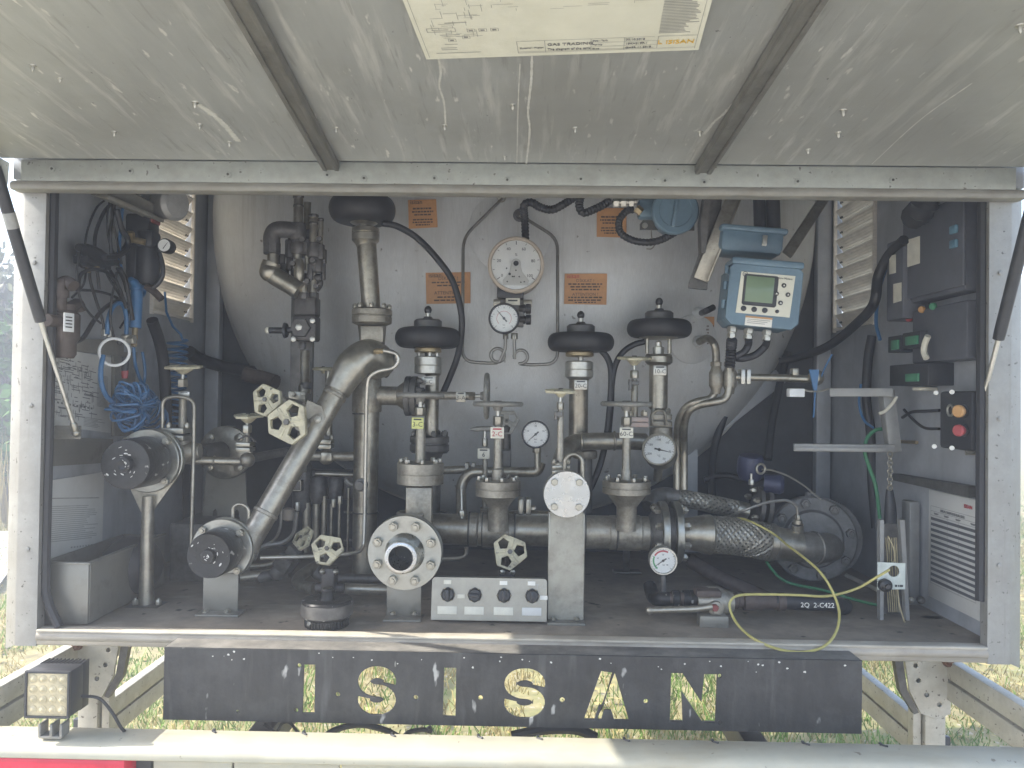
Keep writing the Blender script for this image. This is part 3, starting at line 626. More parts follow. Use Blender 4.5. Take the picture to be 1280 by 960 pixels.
part(ps, 'logo', text(text(MB(), 'ISISAN', 11.5*k, FP, o+pu*315*k+pv*22*k, sx=1.05), 'L', 11.5*k, FP, o+pu*291*k+pv*22*k), 'yellowink')

# ================================================================== GAS STRUTS
def strut(label, top, mid, bot, sx):
    t_ = thing('gas_strut', label, 'strut', bot, 'gas struts holding the hood'); d = (top-bot).normalized(); a = mid
    part(t_, 'cylinder', MB().lathe([(0, .006), (.001, .0125), (.02, .0132), ((top-mid).length, .0132), ((top-mid).length+.004, .008)], a, d, 20), 'plastic')
    if sx < 0: part(t_, 'sticker', MB().lathe([(0, .0135), (.001, .0137), (.035, .0137), (.036, .0135)], a+d*((top-mid).length*.62), d, 20), 'softink')
    part(t_, 'rod', MB().cyl(bot+d*.02, mid, .0055, seg=12), 'bright')
    part(t_, 'rod_end', MB().lathe([(-.004, .006), (0, .009), (.025, .009), (.03, .006)], bot, d, 12).sphere(bot, .0115, 12), 'steel')
    part(t_, 'wall_bracket', MB().box(bot+X_*sx*.045+V((0, .014, .0)), (.10, .004, .034), None, .001), 'railbar')
    part(t_, 'ball_stud', MB().cyl(bot, bot+Y_*.014, .005, seg=10), 'bright')
    e = top+d*.08
    part(t_, 'top_socket', MB().cyl(top, e, .007, seg=10), 'steel')
b = P(95, 541, 1.985); strut('black gas strut at the left post, its steel rod reaching the wall bracket', P(-4, 208, 1.70), P(51, 402, 1.86), b, -1)
b = P(1213, 561, 1.985); strut('black gas strut at the right post beside the push-button box', P(1288, 262, 1.70), P(1248, 424, 1.86), b, 1)

# ================================================================== BELOW THE CABINET
# black beam with cut-out letters
a, b = P(205, 858, 1.83), P(1077, 868, 1.83); zc = (a.z+b.z)/2; bx = (a.x+b.x)/2; bw = b.x-a.x; zt = P(640, 817, 1.83).z; zb = P(640, 908, 1.83).z
bh = zt-zb; OB = V((bx, 1.83, (zt+zb)/2)); s_ = bw/872.0
LX = lambda px, py: ((px-641)*s_, -(py-(862.5+(px-641)*.0135))*s_)
cts = [[(-bw/2, -bh/2), (bw/2, -bh/2), (bw/2, bh/2), (-bw/2, bh/2)]]
def S_(cx, cy, hw, hh, t):                              # outline of the letter S as one closed loop
    o = []; i = []
    r1 = hw; cyt, cyb = cy-hh+hh*.5, cy+hh-hh*.5; ry = hh*.5
    for k in range(25):
        a = R(20+(-20+270)*k/24+0)
        o.append((cx+hw*math.cos(a), cyt-ry*math.sin(a)*1.0))
    for k in range(25):
        a = R(90-(270)*k/24); o.append((cx+hw*math.cos(a), cyb-ry*math.sin(a)))
    for k in range(25):
        a = R(-180+(270)*k/24); i.append((cx+(hw-t)*math.cos(a), cyb-(ry-t*.62)*math.sin(a)-t*.0))
    for k in range(25):
        a = R(270-(270-20)*k/24); i.append((cx+(hw-t)*math.cos(a), cyt-(ry-t*.62)*math.sin(a)))
    return o, i
def s_letter(cx, cy, hw, hh, t):
    mid = []; ry = (hh-t/2)/2; rx = hw-t/2                # centre line, then widened
    for k in range(22): a = R(-15+(285)*k/21); mid.append(V((cx+rx*math.cos(a), cy-ry-ry*math.sin(a), 0)))
    for k in range(1, 22): a = R(90-(285)*k/21); mid.append(V((cx+rx*math.cos(a), cy+ry-ry*math.sin(a), 0)))
    l, r = [], []
    for i, p in enumerate(mid):
        d = (mid[min(i+1, len(mid)-1)]-mid[max(i-1, 0)]).normalized(); n = V((-d.y, d.x, 0)); l.append(p+n*t/2); r.append(p-n*t/2)
    return [(p.x, p.y) for p in l+r[::-1]]
def letter(poly): cts.append([LX(*p) for p in poly])
dy = lambda px: (px-641)*.0135
letter([(382, 832), (396, 832), (396, 892), (381, 892)])
letter(s_letter(474, 864, 24, 30.5, 15.5))
letter([(558, 835), (573, 835), (573, 895), (557, 895)])
letter(s_letter(659, 866, 25.5, 31, 15.5))
letter([(754, 838), (768, 840), (757, 880), (752, 880), (746, 899), (733, 898)])
letter([(771, 840), (789, 898), (771, 898), (767, 886), (758, 886), (755, 898), (750, 898), (752, 892), (762, 864)])
letter([(841, 840), (855, 840), (879, 876), (882, 841), (898, 841), (896, 901), (881, 901), (854, 862), (856, 900), (840, 900)])
for hx, hy, hr in ((425,869,3),(523,872,3),(604,872,3),(706,874,3.2),(810,875,3),(376,833,2.6),(373,889,2.6),(299,891,2),(901,843,2.4),(901,901,2.4)): cts.append([LX(hx+hr*math.cos(k*.63), hy+hr*math.sin(k*.63)) for k in range(10)])
bmm = thing('lettered_beam', 'long black painted steel beam with large cut-out letters under the cabinet', 'beam', OB-Z_*bh/2)
part(bmm, 'front_plate', plate(cts, FF, OB, .006, .0012), 'blackpaint')
part(bmm, 'top_flange', MB().box(OB+V((0, .044, bh/2-.003)), (bw, .092, .006), None, .002), 'dustyblack')
part(bmm, 'bottom_flange', MB().box(OB+V((0, .022, -bh/2+.003)), (bw, .04, .006), None, .002), 'blackpaint')
for sx in (-1, 1): part(bmm, 'end_plate', MB().box(OB+V((sx*(bw/2-.003), .044, 0)), (.006, .082, bh-.014), None, .001), 'blackpaint')
for sx in (-1, 1): part(bmm, 'hanger', MB().box(OB+V((sx*bw*.455, .10, -.0)), (.03, .02, bh*.9), None, .002), 'dark')
chp = MB(); r_ = random.Random(3)                      # paint chips along the top edge
for _ in range(34):
    x = r_.uniform(-bw/2+.02, bw/2-.02); z = bh/2-r_.random()**2*.03-.006; q = OB+V((x, -.0042, z)); n = 7; rr = r_.uniform(.0008, .0032)
    chp.add([q+X_*rr*math.cos(k*6.28/n)*r_.uniform(.6, 1.3)+Z_*rr*math.sin(k*6.28/n)*r_.uniform(.5, 1) for k in range(n)], [tuple(range(n))])
part(bmm, 'paint_chips', chp, 'stain')
# cream bumper
bp = thing('bumper', 'cream painted rear bumper bar running across the bottom', 'bumper', (0, 1.75, .84))
ZBm = .872; prof = [(1.785, ZBm-.03), (1.785, ZBm-.002), (1.782, ZBm), (1.722, ZBm-.001), (1.706, ZBm-.005), (1.697, ZBm-.013), (1.695, ZBm-.022), (1.697, ZBm-.030), (1.703, ZBm-.034), (1.72, ZBm-.034)]
part(bp, 'bar', MB().prism([V((-1.6, y, z)) for y, z in prof], X_*3.2), 'bumper')
for sx in (-1, 1): part(bp, 'mounting_arm', MB().box(V((sx*.62, 1.98, .755)), (.06, .42, .07), None, .004).box(V((sx*.62, 2.17, .83)), (.06, .04, .12), None, .004), 'dark')
for px, py in ((268,916),(380,918),(490,920),(598,921),(672,922),(780,925),(890,927),(1003,930),(1100,933)):
    q = P(px, py, 1.785); part(bp, 'cable_tie', MB().box(V((q.x, 1.781, ZBm-.003)), (.006, .012, .012), None, .001).cyl(V((q.x, 1.775, ZBm+.001)), V((q.x+.01, 1.768, ZBm+.001)), .0025, seg=6), 'plastic')
for px in (455, 650, 905): pass
tl = thing('tail_lamp', 'red tail lamp under the bumper at the lower left corner', 'tail lamp', P(60, 990, 1.72))
a, b = P(-120, 950, 1.72), P(172, 950, 1.72); part(tl, 'lens', MB().box(V(((a.x+b.x)/2-.01, 1.735, .775)), (b.x-a.x-.02, .06, .126), None, .012), 'redlens'); part(tl, 'housing', MB().box(V(((a.x+b.x)/2, 1.772, .77)), (b.x-a.x+.02, .02, .132), None, .004), 'plastic')
pb_ = thing('rear_board', 'pale panel under the bumper beside the red tail lamp', 'board', V((-.1, 1.74, .70)))
for x0, x1 in ((190, 289), (291, 424), (426, 600), (602, 716)):
    a, b = P(x0, 955, 1.735), P(x1, 955, 1.735); part(pb_, 'board_panel', MB().box(V(((a.x+b.x)/2, 1.745, .765)), (b.x-a.x-.002, .01, .135), None, .001), 'bumper')
for x0, x1 in ((722, 745), (770, 812), (822, 838), (858, 890)):
    a, b = P(x0, 957, 1.735), P(x1, 957, 1.735); part(pb_, 'rubber_buffer', MB().box(V(((a.x+b.x)/2, 1.747, .765)), (b.x-a.x, .03, .13), None, .003), 'plastic')
# LED work lamp
a, b = P(30, 870, 1.70), P(86, 870, 1.70); s = b.x-a.x; c = V(((a.x+b.x)/2, 1.70, P(58, 869, 1.70).z)); hz = s*1.04
ld = thing('work_lamp', 'square black LED work lamp with dusty lens standing on the bumper', 'work lamp', V((c.x, 1.73, ZBm)))
part(ld, 'housing', MB().box(c+Y_*.032, (s, .05, hz), None, .006), 'plastic')
for i in range(11): part(ld, 'cooling_fin', MB().box(c+V((-s/2+s*(i+.5)/11, .066, 0)), (.003, .034, hz*1.02), None, .0008), 'plastic')
part(ld, 'bezel', plate([[(-s/2, -hz/2), (s/2, -hz/2), (s/2, hz/2), (-s/2, hz/2)], [(-s*.45, -hz*.45), (s*.45, -hz*.45), (s*.45, hz*.45), (-s*.45, hz*.45)]], FF, c+Y_*.004, .008, .0015), 'plastic')
le = part(ld, 'lens', MB().box(c+Y_*.0055, (s*.9, .004, hz*.9), None, .0005), 'lens')
for i in range(4):
    for j in range(4):
        q = c+V(((i-1.5)*s*.215, .0035, (j-1.5)*hz*.215)); part(le, 'led_dome', MB().lathe([(-.0006, s*.10), (.0008, s*.098), (.0014, s*.088), (.0008, s*.078), (.0014, s*.06), (.0032, s*.035), (.0036, s*.004)], q, FRONT, 20, caps=False), 'lens')
br = MB().box(V((c.x, 1.73, ZBm+.006)), (s*.5, .03, .006)); 
for dx in (-.24, .02, .24): br.box(V((c.x+dx*s, 1.73, ZBm+.02)), (.006, .03, .03))
br.box(V((c.x, 1.73, c.z-hz/2-.003)), (s*.52, .03, .006)); part(ld, 'mounting_bracket', br, 'railbar')
part(ld, 'cable', MB().tube([c+V((s*.5, .05, -.02)), c+V((s*.9, .05, -.025)), c+V((s*1.2, .05, -.055)), c+V((s*1.38, .06, -.095)), c+V((s*1.4, .10, -.13))], .0035, 8), 'hose')
# folded side guards
for sx, side in ((-1, 'left'), (1, 'right')):
    g = thing('side_guard', 'aluminium side guard with two slotted rails and a holed pivot plate, lower %s' % side, 'side guard', (sx*1.19, 2.16, .5), 'aluminium side guards')
    for z0, z1, y0, y1 in ((.838, .945, 1.815, 3.2), (.605, .72, 2.19, 5.6)):
        x0 = sx*1.195; rm = MB()
        for zz0, zz1 in ((z0, (z0+z1)/2-.004), ((z0+z1)/2+.004, z1)): rm.box(V((x0, (y0+y1)/2, (zz0+zz1)/2)), (.03, y1-y0, zz1-zz0), None, .002)
        rm.box(V((x0+sx*.006, (y0+y1)/2, (z0+z1)/2)), (.014, y1-y0-.01, .02), None, .001)
        rl = part(g, 'rail', rm, 'alurail')
        part(rl, 'end_cap', MB().box(V((x0, y0-.008, (z0+z1)/2)), (.033, .018, z1-z0+.004), None, .003), 'plastic')
    part(g, 'post', MB().box(V((sx*1.155, 2.165, .74)), (.055, .04, .62), None, .003).box(V((sx*1.112, 2.172, .70)), (.022, .03, .5), None, .002), 'alurail')
    ct = [(-.075, .12), (.06, .12), (.06, -.10), (.02, -.115), (-.02, -.10), (-.05, -.04)]; hs = []
    for hx, hy in ((-.035, .07), (-.034, .028), (-.026, -.012), (-.004, -.05), (.03, -.08)): hs.append(circ(.0065, 12, (hx*sx if sx > 0 else -hx, hy)))
    ct = [(x*sx, y) for x, y in ct]; hs = [circ(.0065, 12, (hx*sx, hy)) for hx, hy in ((-.035, .07), (-.034, .028), (-.026, -.012), (-.004, -.05), (.03, -.075))]
    O_ = V((sx*1.13, 2.138, .90))
    pp = part(g, 'pivot_plate', plate([ct]+hs, FF, O_, .006, .001), 'alurail')
    part(pp, 'curved_edge', MB().prism([O_+V((sx*x, .003, z)) for x, z in ((-.078, .12), (-.053, -.04), (-.022, -.10), (-.034, -.105), (-.072, -.045), (-.102, .12))], Y_*.02), 'darksteel')
    bolt(pp, O_+V((sx*.047, -.003, .045)), FRONT, .016, .018, 'rust', 'rusty_bolt')
# cables sagging between the beam and the bumper
for i, (pp_, label) in enumerate(((((330,905),(345,915),(352,905),(362,903),(372,915),(380,922)), 'thin black looped cable behind the bumper, left of the black sagging hose'),
      (((400,925),(420,912),(450,906),(480,912),(500,922),(520,930)), 'black hose arching up behind the bumper below the second cut-out letter'),
      (((500,926),(512,915),(530,912),(538,914),(536,908)), 'short black hose end curling up behind the bumper right of the arched hose'),
      (((640,920),(680,912),(720,912),(745,922)), 'thick dark hose behind the bumper below the letter A'))):
    single('cable', label, 'cable', MB().tube(pts(1.98, *pp_), (.004, .008, .006, .013)[i], 8), 'hose')

# ================================================================== TANK END FITTINGS
def sign(label, quad, lines, logo=None, title=True):
    cx = sum(q[0] for q in quad)/4; cy = sum(q[1] for q in quad)/4; c, n = dish(cx, cy, .006)
    q = [PL(a, b, c, n) for a, b in quad]              # TL, TR, BR, BL
    u = (q[1]-q[0]).normalized(); v = n.cross(u).normalized(); fr_ = (u, v, n); wd = (q[1]-q[0]).length; h = (q[0]-q[3]).length
    t = thing('warning_sign', label, 'sign', (q[2]+q[3])/2, 'orange signs on the tank end')
    part(t, 'plate', MB().prism(q, n*-.0015), 'orange')
    mb = MB(); o_ = q[3]
    for k, (s, y, sz, full) in enumerate(lines):
        if s is None:
            r_ = random.Random(int(cx)+k); x = .5-full/2
            while x < .5+full/2-.02:
                l = r_.uniform(.04, .13); mb.rect(o_, fr_, x*wd, y*h, min(l, .5+full/2-x)*wd, sz*h, .0008); x += l+.022
        else: text(mb, s, sz*h, fr_, o_+u*wd*.5+v*h*(y+sz*.3), sx=full)
    part(t, 'lettering', mb, 'soot')
    if logo: part(t, 'logo', text(MB(), 'isisan', h*.20, fr_, o_+u*wd*.06+v*h*.91, 'LEFT', sx=1.0), logo)
    return t
body = [('DİKKAT !', .76, .15, 1.0), (None, .66, .045, .74), (None, .56, .045, .5), ('ATTENTION !', .30, .15, 1.0), (None, .19, .045, .5), (None, .09, .045, .66)]
sign('orange warning sign behind the black hose curving left of the big dial', [(532,341),(588,340),(588,379),(533,380)], body, 'ink')
sign('orange warning sign with red logo right of the big round dial', [(706,342),(759,342),(758,381),(705,380)], [('DİKKAT !', .72, .14, 1), (None, .63, .05, .8), (None, .54, .05, .7), (None, .45, .05, .66), ('ATTENTION !', .27, .14, 1), (None, .19, .05, .8), (None, .10, .05, .8), (None, .03, .04, .5)], 'redink')
b4 = [(None, .66, .06, .7), (None, .55, .06, .76), (None, .45, .05, .6), (None, .28, .05, .7), (None, .19, .05, .72), (None, .1, .05, .5)]
sign('small orange sign just under the hood rail, right of the tallest black dome valve', [(510,250),(545,249),(547,284),(511,286)], b4, 'ink')
sign('orange sign half hidden behind the blue round transmitter and its cable loop', [(746,260),(783,260),(783,297),(746,296)], b4)
sign('narrow orange sign mostly hidden at the lower left corner of the blue display box', [(880,396),(893,396),(892,434),(880,434)], b4)
mb = MB(); q = [W(-1, 63, 336, .002), W(-1, 70, 337, .002), W(-1, 70, 360, .002), W(-1, 62, 361, .002)]
single('warning_sign', 'orange strip of a sign beside the left post, high on the side wall', 'sign', MB().prism(q, V((.002, 0, 0))), 'orange')

# big level dial
g, c, r = gauge('level_gauge', 'large round contents dial with tan rim in the middle of the tank end', 645, 331, 2.44, 35.5, casemt='tan', bezmt='tan', depth=.10,
    nums=('0','20','40','60','80','100'), a_from=218, a_to=-38, needle=None, ticks=11, dial_r=.84, nsz=.15, numr=.62, center=(('%', .13, 0, .36),), cat_='level gauge')
u, v, n = FF; q0 = c+n*.001
sh = [(-.44*r, -.72*r), (.44*r, -.72*r), (.46*r, -.55*r), (.22*r, -.25*r), (.17*r, -.05*r)]+[(.17*r*math.cos(R(k)), .05*r+.17*r*math.sin(R(k))) for k in range(0, 181, 20)]+[(-.22*r, -.25*r), (-.46*r, -.55*r)]
cp = part(g, 'centre_cover', plate([sh], FF, q0, .003, .0006), 'covergrey')
part(cp, 'centre_screw', MB().lathe([(0, .1*r), (.003, .09*r)], q0+v*.05*r, n, 16), 'ink')
mb = MB()
for x, y in ((-.3,-.6),(-.12,-.42),(.12,-.42),(.3,-.6),(0,-.2),(-.33,-.13),(-.06,-.42),(.18,-.62)): mb.lathe([(0, .03*r), (.0025, .028*r)], q0+u*x*r+v*y*r, n, 8)
part(cp, 'small_screw', mb, 'ink')
part(g, 'indicator_dot', MB().lathe([(0, .05*r), (.003, .045*r)], c+u*-.22*r+v*-.33*r+n*.0002, n, 14), 'ink')
part(g, 'mounting_bracket', MB().box(P(638, 367, 2.50), (.085, .05, .035), None, .003), 'plastic')
part(g, 'back_stem', MB().cyl(c+Y_*.09, c+Y_*.25, .03, seg=20), 'plastic')
g, c, r = gauge('pressure_gauge', 'white gauge with red inner scale right below the big tan dial', 630, 398, 2.44, 19.5, casemt='plastic', bezmt='ink', depth=.035,
    nums=('0','6','12','18','25'), ticks=26, needle=131, arcs=((-45, 225, .47, .012, 'redink'),), nsz=.13, numr=.7, center=(('bar', .12, 0, -.42), ('mbar', .08, 0, -.6)))
t = thing('valve_manifold', 'small manifold with black knobs and pale tag behind the gauge under the big dial', 'manifold', P(640, 408, 2.5))
part(t, 'block', MB().box(P(640, 392, 2.505), (.075, .05, .085), None, .004), 'darksteel')
part(t, 'mounting_plate', MB().box(P(641, 379, 2.52), (.125, .02, .022), None, .002), 'pipe')
for y in (386, 399.5):
    k = part(t, 'knob', MB().lathe([(0, .014), (.002, .0145), (.018, .0145), (.019, .012), (.021, .012), (.022, .0165), (.036, .0165), (.038, .014)], P(649, y, 2.49), X_, 18), 'knob')
lb = part(t, 'name_tag', MB().box(P(641, 377, 2.475), (.045, .002, .022), None, .0008), 'label'); mb = MB(); mb.rect(P(641, 377, 2.474), FF, -.015, .001, .03, .005, .0003); part(lb, 'lettering', mb, 'ink')
part(t, 'union_nut', MB().hexn(P(632, 424, 2.5), Z_, .009, .02), 'steel'); part(t, 'union_nut', MB().hexn(P(643, 424, 2.5), Z_, .011, .02), 'steel')
# impulse tubes
loopL = [P(622+8.5*math.cos(R(a)), 443-8.5*math.sin(R(a)), 2.5-.008*k/16) for k, a in enumerate(range(-95, 275-360+360, 24))]
a = bend(pts(2.52, (628,248,2.575), (579,297,2.55), (578,452,2.5), (612,454,2.5)), .04)
t = thing('impulse_tube', 'thin bent steel tube with a loop on the tank, left of the dials', 'tube', P(600, 455, 2.5))
ring = [P(622+8.5*math.cos(R(x)), 444-8.5*math.sin(R(x)), 2.5-.0003*k) for k, x in enumerate(range(-90, 300, 20))]
part(t, 'tube', MB().tube(a+[P(621, 453.5, 2.5)]+ring+pts(2.49, (631.5,436), (632,420)), S(2.1, 2.5), 10, 0), 'tubing')
q, n = dish(627, 248, 0); part(t, 'wall_fitting', MB().lathe([(0, .022), (.006, .021), (.008, .012), (.03, .012), (.032, .008)], q, n, 18), 'steel')
t = thing('impulse_tube', 'thin bent steel tube with a loop on the tank, right of the dials', 'tube', P(670, 456, 2.5))
a = bend(pts(2.5, (643,420,2.49), (643,440,2.49)), .02)
ring = [P(651-8.5*math.cos(R(x)), 446+8.5*math.sin(R(x))*-1, 2.495) for x in range(-20, 300, 20)]
part(t, 'tube', MB().tube(pts(2.495, (643,420), (643,438))+ring[::1]+bend(pts(2.5, (652,455), (662,456), (697,455), (697,298,2.55), (650,269,2.56)), .04), S(2.1, 2.5), 10, 0), 'tubing')
q, n = dish(650, 269, 0); part(t, 'wall_fitting', MB().lathe([(0, .026), (.006, .025), (.008, .014), (.03, .014), (.032, .008)], q, n, 18), 'dark')
single('conduit', 'black corrugated conduit running up from the big dial and right along the hood rail', 'conduit', corr(MB(), pts(2.5, (657,300,2.52), (656,275,2.5), (655,257,2.46), (664,253,2.45), (675,259,2.44), (690,262,2.42), (705,255,2.4), (725,242,2.4)), S(5, 2.45)), 'hose')
single('conduit', 'black corrugated conduit dipping under the hood rail left of the blue transmitter', 'conduit', corr(MB(), pts(2.4, (728,240), (724,256), (729,266), (742,262), (756,255), (764,249)), S(5.2, 2.4)), 'hose')
t = thing('cable_loop', 'black cable looping below the cable gland beside the blue transmitter', 'cable', P(800, 303, 2.42))
part(t, 'cable', corr(MB(), pts(2.4, (792,262), (783,264), (774,276), (776,291), (790,300), (808,303), (826,300), (845,290)), S(4.6, 2.4)), 'hose')
t = thing('transmitter', 'blue round transmitter head with barred cap beside the hood rail', 'transmitter', P(843, 293, 2.4))
c = P(843, 265, 2.36); part(t, 'housing', MB().lathe([(-.10, .050), (-.03, .058), (-.02, .066), (0, .068)], c, FRONT, 36), 'blue')
cp = part(t, 'cap', MB().lathe([(0, .068), (.001, .0705), (.018, .0705), (.022, .066), (.022, .050), (.019, .048), (.019, .002)], c, FRONT, 40), 'blue')
part(cp, 'grip_bar', MB().bar(c+V((.006, -.022, .05)), c+V((-.008, -.022, -.05)), .012, .007, FRONT, .002), 'blue')
part(t, 'neck', MB().box(P(812, 262, 2.41), (.075, .05, .06), None, .012), 'blue')
gl = MB().cyl(P(766, 253, 2.4), P(796, 252, 2.4), .011); [gl.hexn(P(x, 253, 2.4), X_, .016, .016) for x in (767, 776, 786)]; part(t, 'cable_gland', gl, 'bright')
part(t, 'cable_gland', MB().hexn(P(795, 260, 2.38), V((.6, 0, -.5)), .013, .022), 'brass')
part(t, 'bracket', MB().prism(pts(2.43, (806,272), (868,280), (868,288), (800,287), (800,280)), Y_*.006), 'darksteel')
part(t, 'bracket_bolt', MB().lathe([(0,.009), (.003,.009), (.003,.005), (.008,.005)], P(806, 282, 2.43), FRONT, 12), 'bright')
part(t, 'wire_hook', MB().tube(pts(2.42, (814,287), (815,298), (818,306), (814,311), (808,311)), .0018, 6), 'pipe')
# support arms for the display box
single('support_arm', 'dark flat steel arm hanging from above between transmitter and blue display box', 'arm', MB().prism(pts(2.34, (879,244), (903,244), (897,300), (887,330), (884,362), (861,360), (862,352), (874,318), (873,280)), Y_*.012).prism(pts(2.335, (879,244), (886,244), (881,300), (879,318), (874,318), (873,280)), V((0, -.03, 0))), 'darksteel')
single('support_arm', 'slanting flat steel arm crossing behind the blue display box from upper right to lower left', 'arm', MB().bar(P(920, 240, 2.31), P(876, 350, 2.33), .045, .006, FRONT, .001).bar(P(927, 242, 2.315), P(884, 352, 2.335), .006, .03, FRONT, .001), 'pipe')
single('brace_strut', 'grey diagonal strut from the hood rail down to the right of the display box', 'strut', MB().bar(P(1034, 242, 2.5), P(984, 318, 2.36), .032, .014, FRONT, .003), 'pipe')
t = thing('display_box', 'blue instrument box with green display and arrow keys', 'instrument', P(948, 412, 2.24))
rl_ = R(-5.2); u = V((math.cos(rl_), 0, math.sin(rl_))); v = V((-math.sin(rl_), 0, math.cos(rl_))); q_ = Quaternion(Z_, R(-4)); u = q_ @ u; v = q_ @ v; n = u.cross(v); FB = (u, v, n)
c = P(955.5, 369, 2.20); k = S(1, 2.2); wd, h = 90*k, 80*k
def chamf(a, b, ch): return [(-a/2+ch, -b/2), (a/2-ch, -b/2), (a/2, -b/2+ch), (a/2, b/2-ch), (a/2-ch, b/2), (-a/2+ch, b/2), (-a/2, b/2-ch), (-a/2, -b/2+ch)]
part(t, 'body', plate([chamf(wd*.98, h*.97, 8*k)], FB, c-n*.085, .13, .006), 'blue')
part(t, 'lid', plate([chamf(wd, h, 8*k)], FB, c-n*.010, .02, .004), 'blue')
part(t, 'top_hood', MB().box(c+v*h*.50-n*.05+u*.0, (wd*.98, .02, .12), (u, v, n), .006), 'blue')
for dz in (-.25, .05, .3):
    part(t, 'hinge', MB().cyl(c-u*(wd/2+.005)+v*h*dz-n*.02, c-u*(wd/2+.005)+v*h*(dz+.13)-n*.02, .007, seg=12), 'blue')
pn = part(t, 'keypad_panel', plate([[(-33*k, -26*k), (33*k, -26*k), (35*k, 26*k), (-31*k, 26*k)]], FB, c+v*1*k+n*.0015, .002, .0006), 'panel')
f0 = c+v*1*k+n*.003; at = lambda x, y: f0+u*(x-956)*k-v*(y-367)*k
lc = part(t, 'display', plate([chamf(42*k, 39*k, 2*k)], FB, at(950, 363), .004, .001), 'plastic'); part(lc, 'screen', MB().box(at(949, 362)+n*.0026, (34*k, 32*k, .001), FB, .0003), 'lcd')
part(pn, 'key_field', MB().box(at(977, 365)-n*.0012, (8*k, 22*k, .001), FB, .0003).box(at(977, 365)-n*.0012, (20*k, 8*k, .001), FB, .0003).box(at(945, 387)-n*.0012, (34*k, 5*k, .001), FB, .0003), 'bluehose')
for x, y, s in ((978,354,1),(970,365,1),(984,365,1),(976,376,1),(932,387,1.2),(945,387,1.2),(958,387,1.2),(973,387,.8)):
    b_ = part(pn, 'key', MB().lathe([(0, 2.9*k*s), (.003, 2.7*k*s), (.0035, 2.2*k*s)], at(x, y), n, 18), 'plastic')
    if y < 380: part(b_, 'arrow', MB().prism([at(x-1.3, y+1)+n*.0036, at(x+1.3, y+1)+n*.0036, at(x, y-1.4)+n*.0036], n*.0003), 'white')
mb = MB(); text(mb, 'Micro Motion', 3.4*k, FB, at(978, 345.5)); mb.torus(at(930, 344), n, 2.9*k, .3*k, 24, 6); text(mb, 'MMI', 1.8*k, FB, at(930, 344)); part(pn, 'lettering', mb, 'ink')
stk = part(t, 'sticker', MB().box(c-v*33.5*k+n*.0012-u*4*k, (33*k, 12*k, .001), FB, .0003), 'white'); part(stk, 'orange_band', MB().box(c-v*28.6*k+n*.002-u*4*k, (33*k, 2.2*k, .0006), FB, 0), 'orangeplastic')
mb = MB(); [mb.rect(c-v*(32+i*2.2)*k+n*.0018-u*18*k, FB, 0, 0, (28-i*3)*k, .8*k, .0004) for i in range(3)]; part(stk, 'lettering', mb, 'softink')
for dx in (-30, -9, 14):
    b0 = c+u*dx*k-v*h/2-n*.06; gm = MB().cyl(b0, b0-v*16*k, 5.0*k); gm.hexn(b0-v*1*k, -v, 6.5*k, 6*k); gm.hexn(b0-v*9*k, -v, 6.2*k, 5*k); part(t, 'cable_gland', gm, 'bright')
jb = thing('junction_box', 'darker blue rounded box with steel latch above the blue display box', 'box', P(942, 318, 2.32))
cj = P(940, 301, 2.30); part(jb, 'body', MB().box(cj+Y_*.05, (82*k, .12, 34*k), (u, Y_, v), .02), 'blue'); part(jb, 'cover', MB().box(cj+v*14*k+Y_*.045, (86*k, .13, 8*k), (u, Y_, v), .012), 'blue')
part(jb, 'latch', MB().box(cj+u*14*k-Y_*.016, (6*k, .008, 14*k), (u, Y_, v), .002).cyl(cj+u*14*k-v*3*k-Y_*.022, cj+u*14*k-v*3*k-Y_*.014, 2.6*k, seg=12), 'bright')
for x0, r0, lab in ((950, 7.5, 'black round post above the latched blue junction box, left one of two'), (967, 8.5, 'black round post above the latched blue junction box, right one of two')):
    single('mounting_post', lab, 'post', MB().cyl(P(x0, 286, 2.36), P(x0-2, 215, 2.36), S(r0, 2.36), seg=18), 'plastic')
single('signal_hose', 'thick black hose hanging straight down from the left gland of the display box', 'hose', corr(MB(), pts(2.27, (915,424,2.25), (914,436), (913,450), (912,460)), S(6.5, 2.27)), 'hose')
single('signal_hose', 'black hose curving left from the middle gland of the display box', 'hose', MB().tube(pts(2.27, (936,424,2.25), (935,432), (929,441), (918,446,2.28)), S(4.6, 2.27)), 'hose')
single('signal_hose', 'black hose curving far left from the right gland of the display box', 'hose', MB().tube(pts(2.27, (959,424,2.25), (956,433), (945,443), (930,448), (917,447,2.29)), S(4.6, 2.27)), 'hose')
for (x0, y0, bx_, lab) in ((874, 427, 895, 'grey conduit with bulged seal, left of two joining below the display box'), (912, 452, 912, 'grey conduit with bulged seal, right of two joining below the display box')):
    t = thing('seal_conduit', lab, 'conduit', P(bx_-30, 612, 2.5))
    if bx_ == 895: path = pts(2.4, (874,427,2.5), (884,423,2.45), (892,429), (895,442), (895,462), (894,486), (888,498), (872,502), (858,509,2.42), (848,528,2.45), (846,560,2.5), (846,612,2.5))
    else: path = pts(2.38, (912,450), (912,470), (911,488), (905,499), (890,503), (872,507,2.4), (860,516,2.42), (855,535,2.45), (855,565,2.5), (855,612,2.5))
    part(t, 'tube', MB().tube(path, S(4.8, 2.4), 12), 'pipe')
    part(t, 'seal_fitting', MB().lathe([(-.045, .013), (-.03, .016), (-.02, .021), (.02, .021), (.03, .016), (.045, .013)], P(bx_, 474, 2.39), Z_, 20), 'cast')
    part(t, 'hex_nut', MB().hexn(P(bx_, 458, 2.39), Z_, .017, .014), 'cast')
    if bx_ == 895: part(t, 'wall_bush', MB().lathe([(0, .02), (.03, .018), (.04, .012)], dish(872, 427)[0], FRONT, 16), 'whiteplastic')
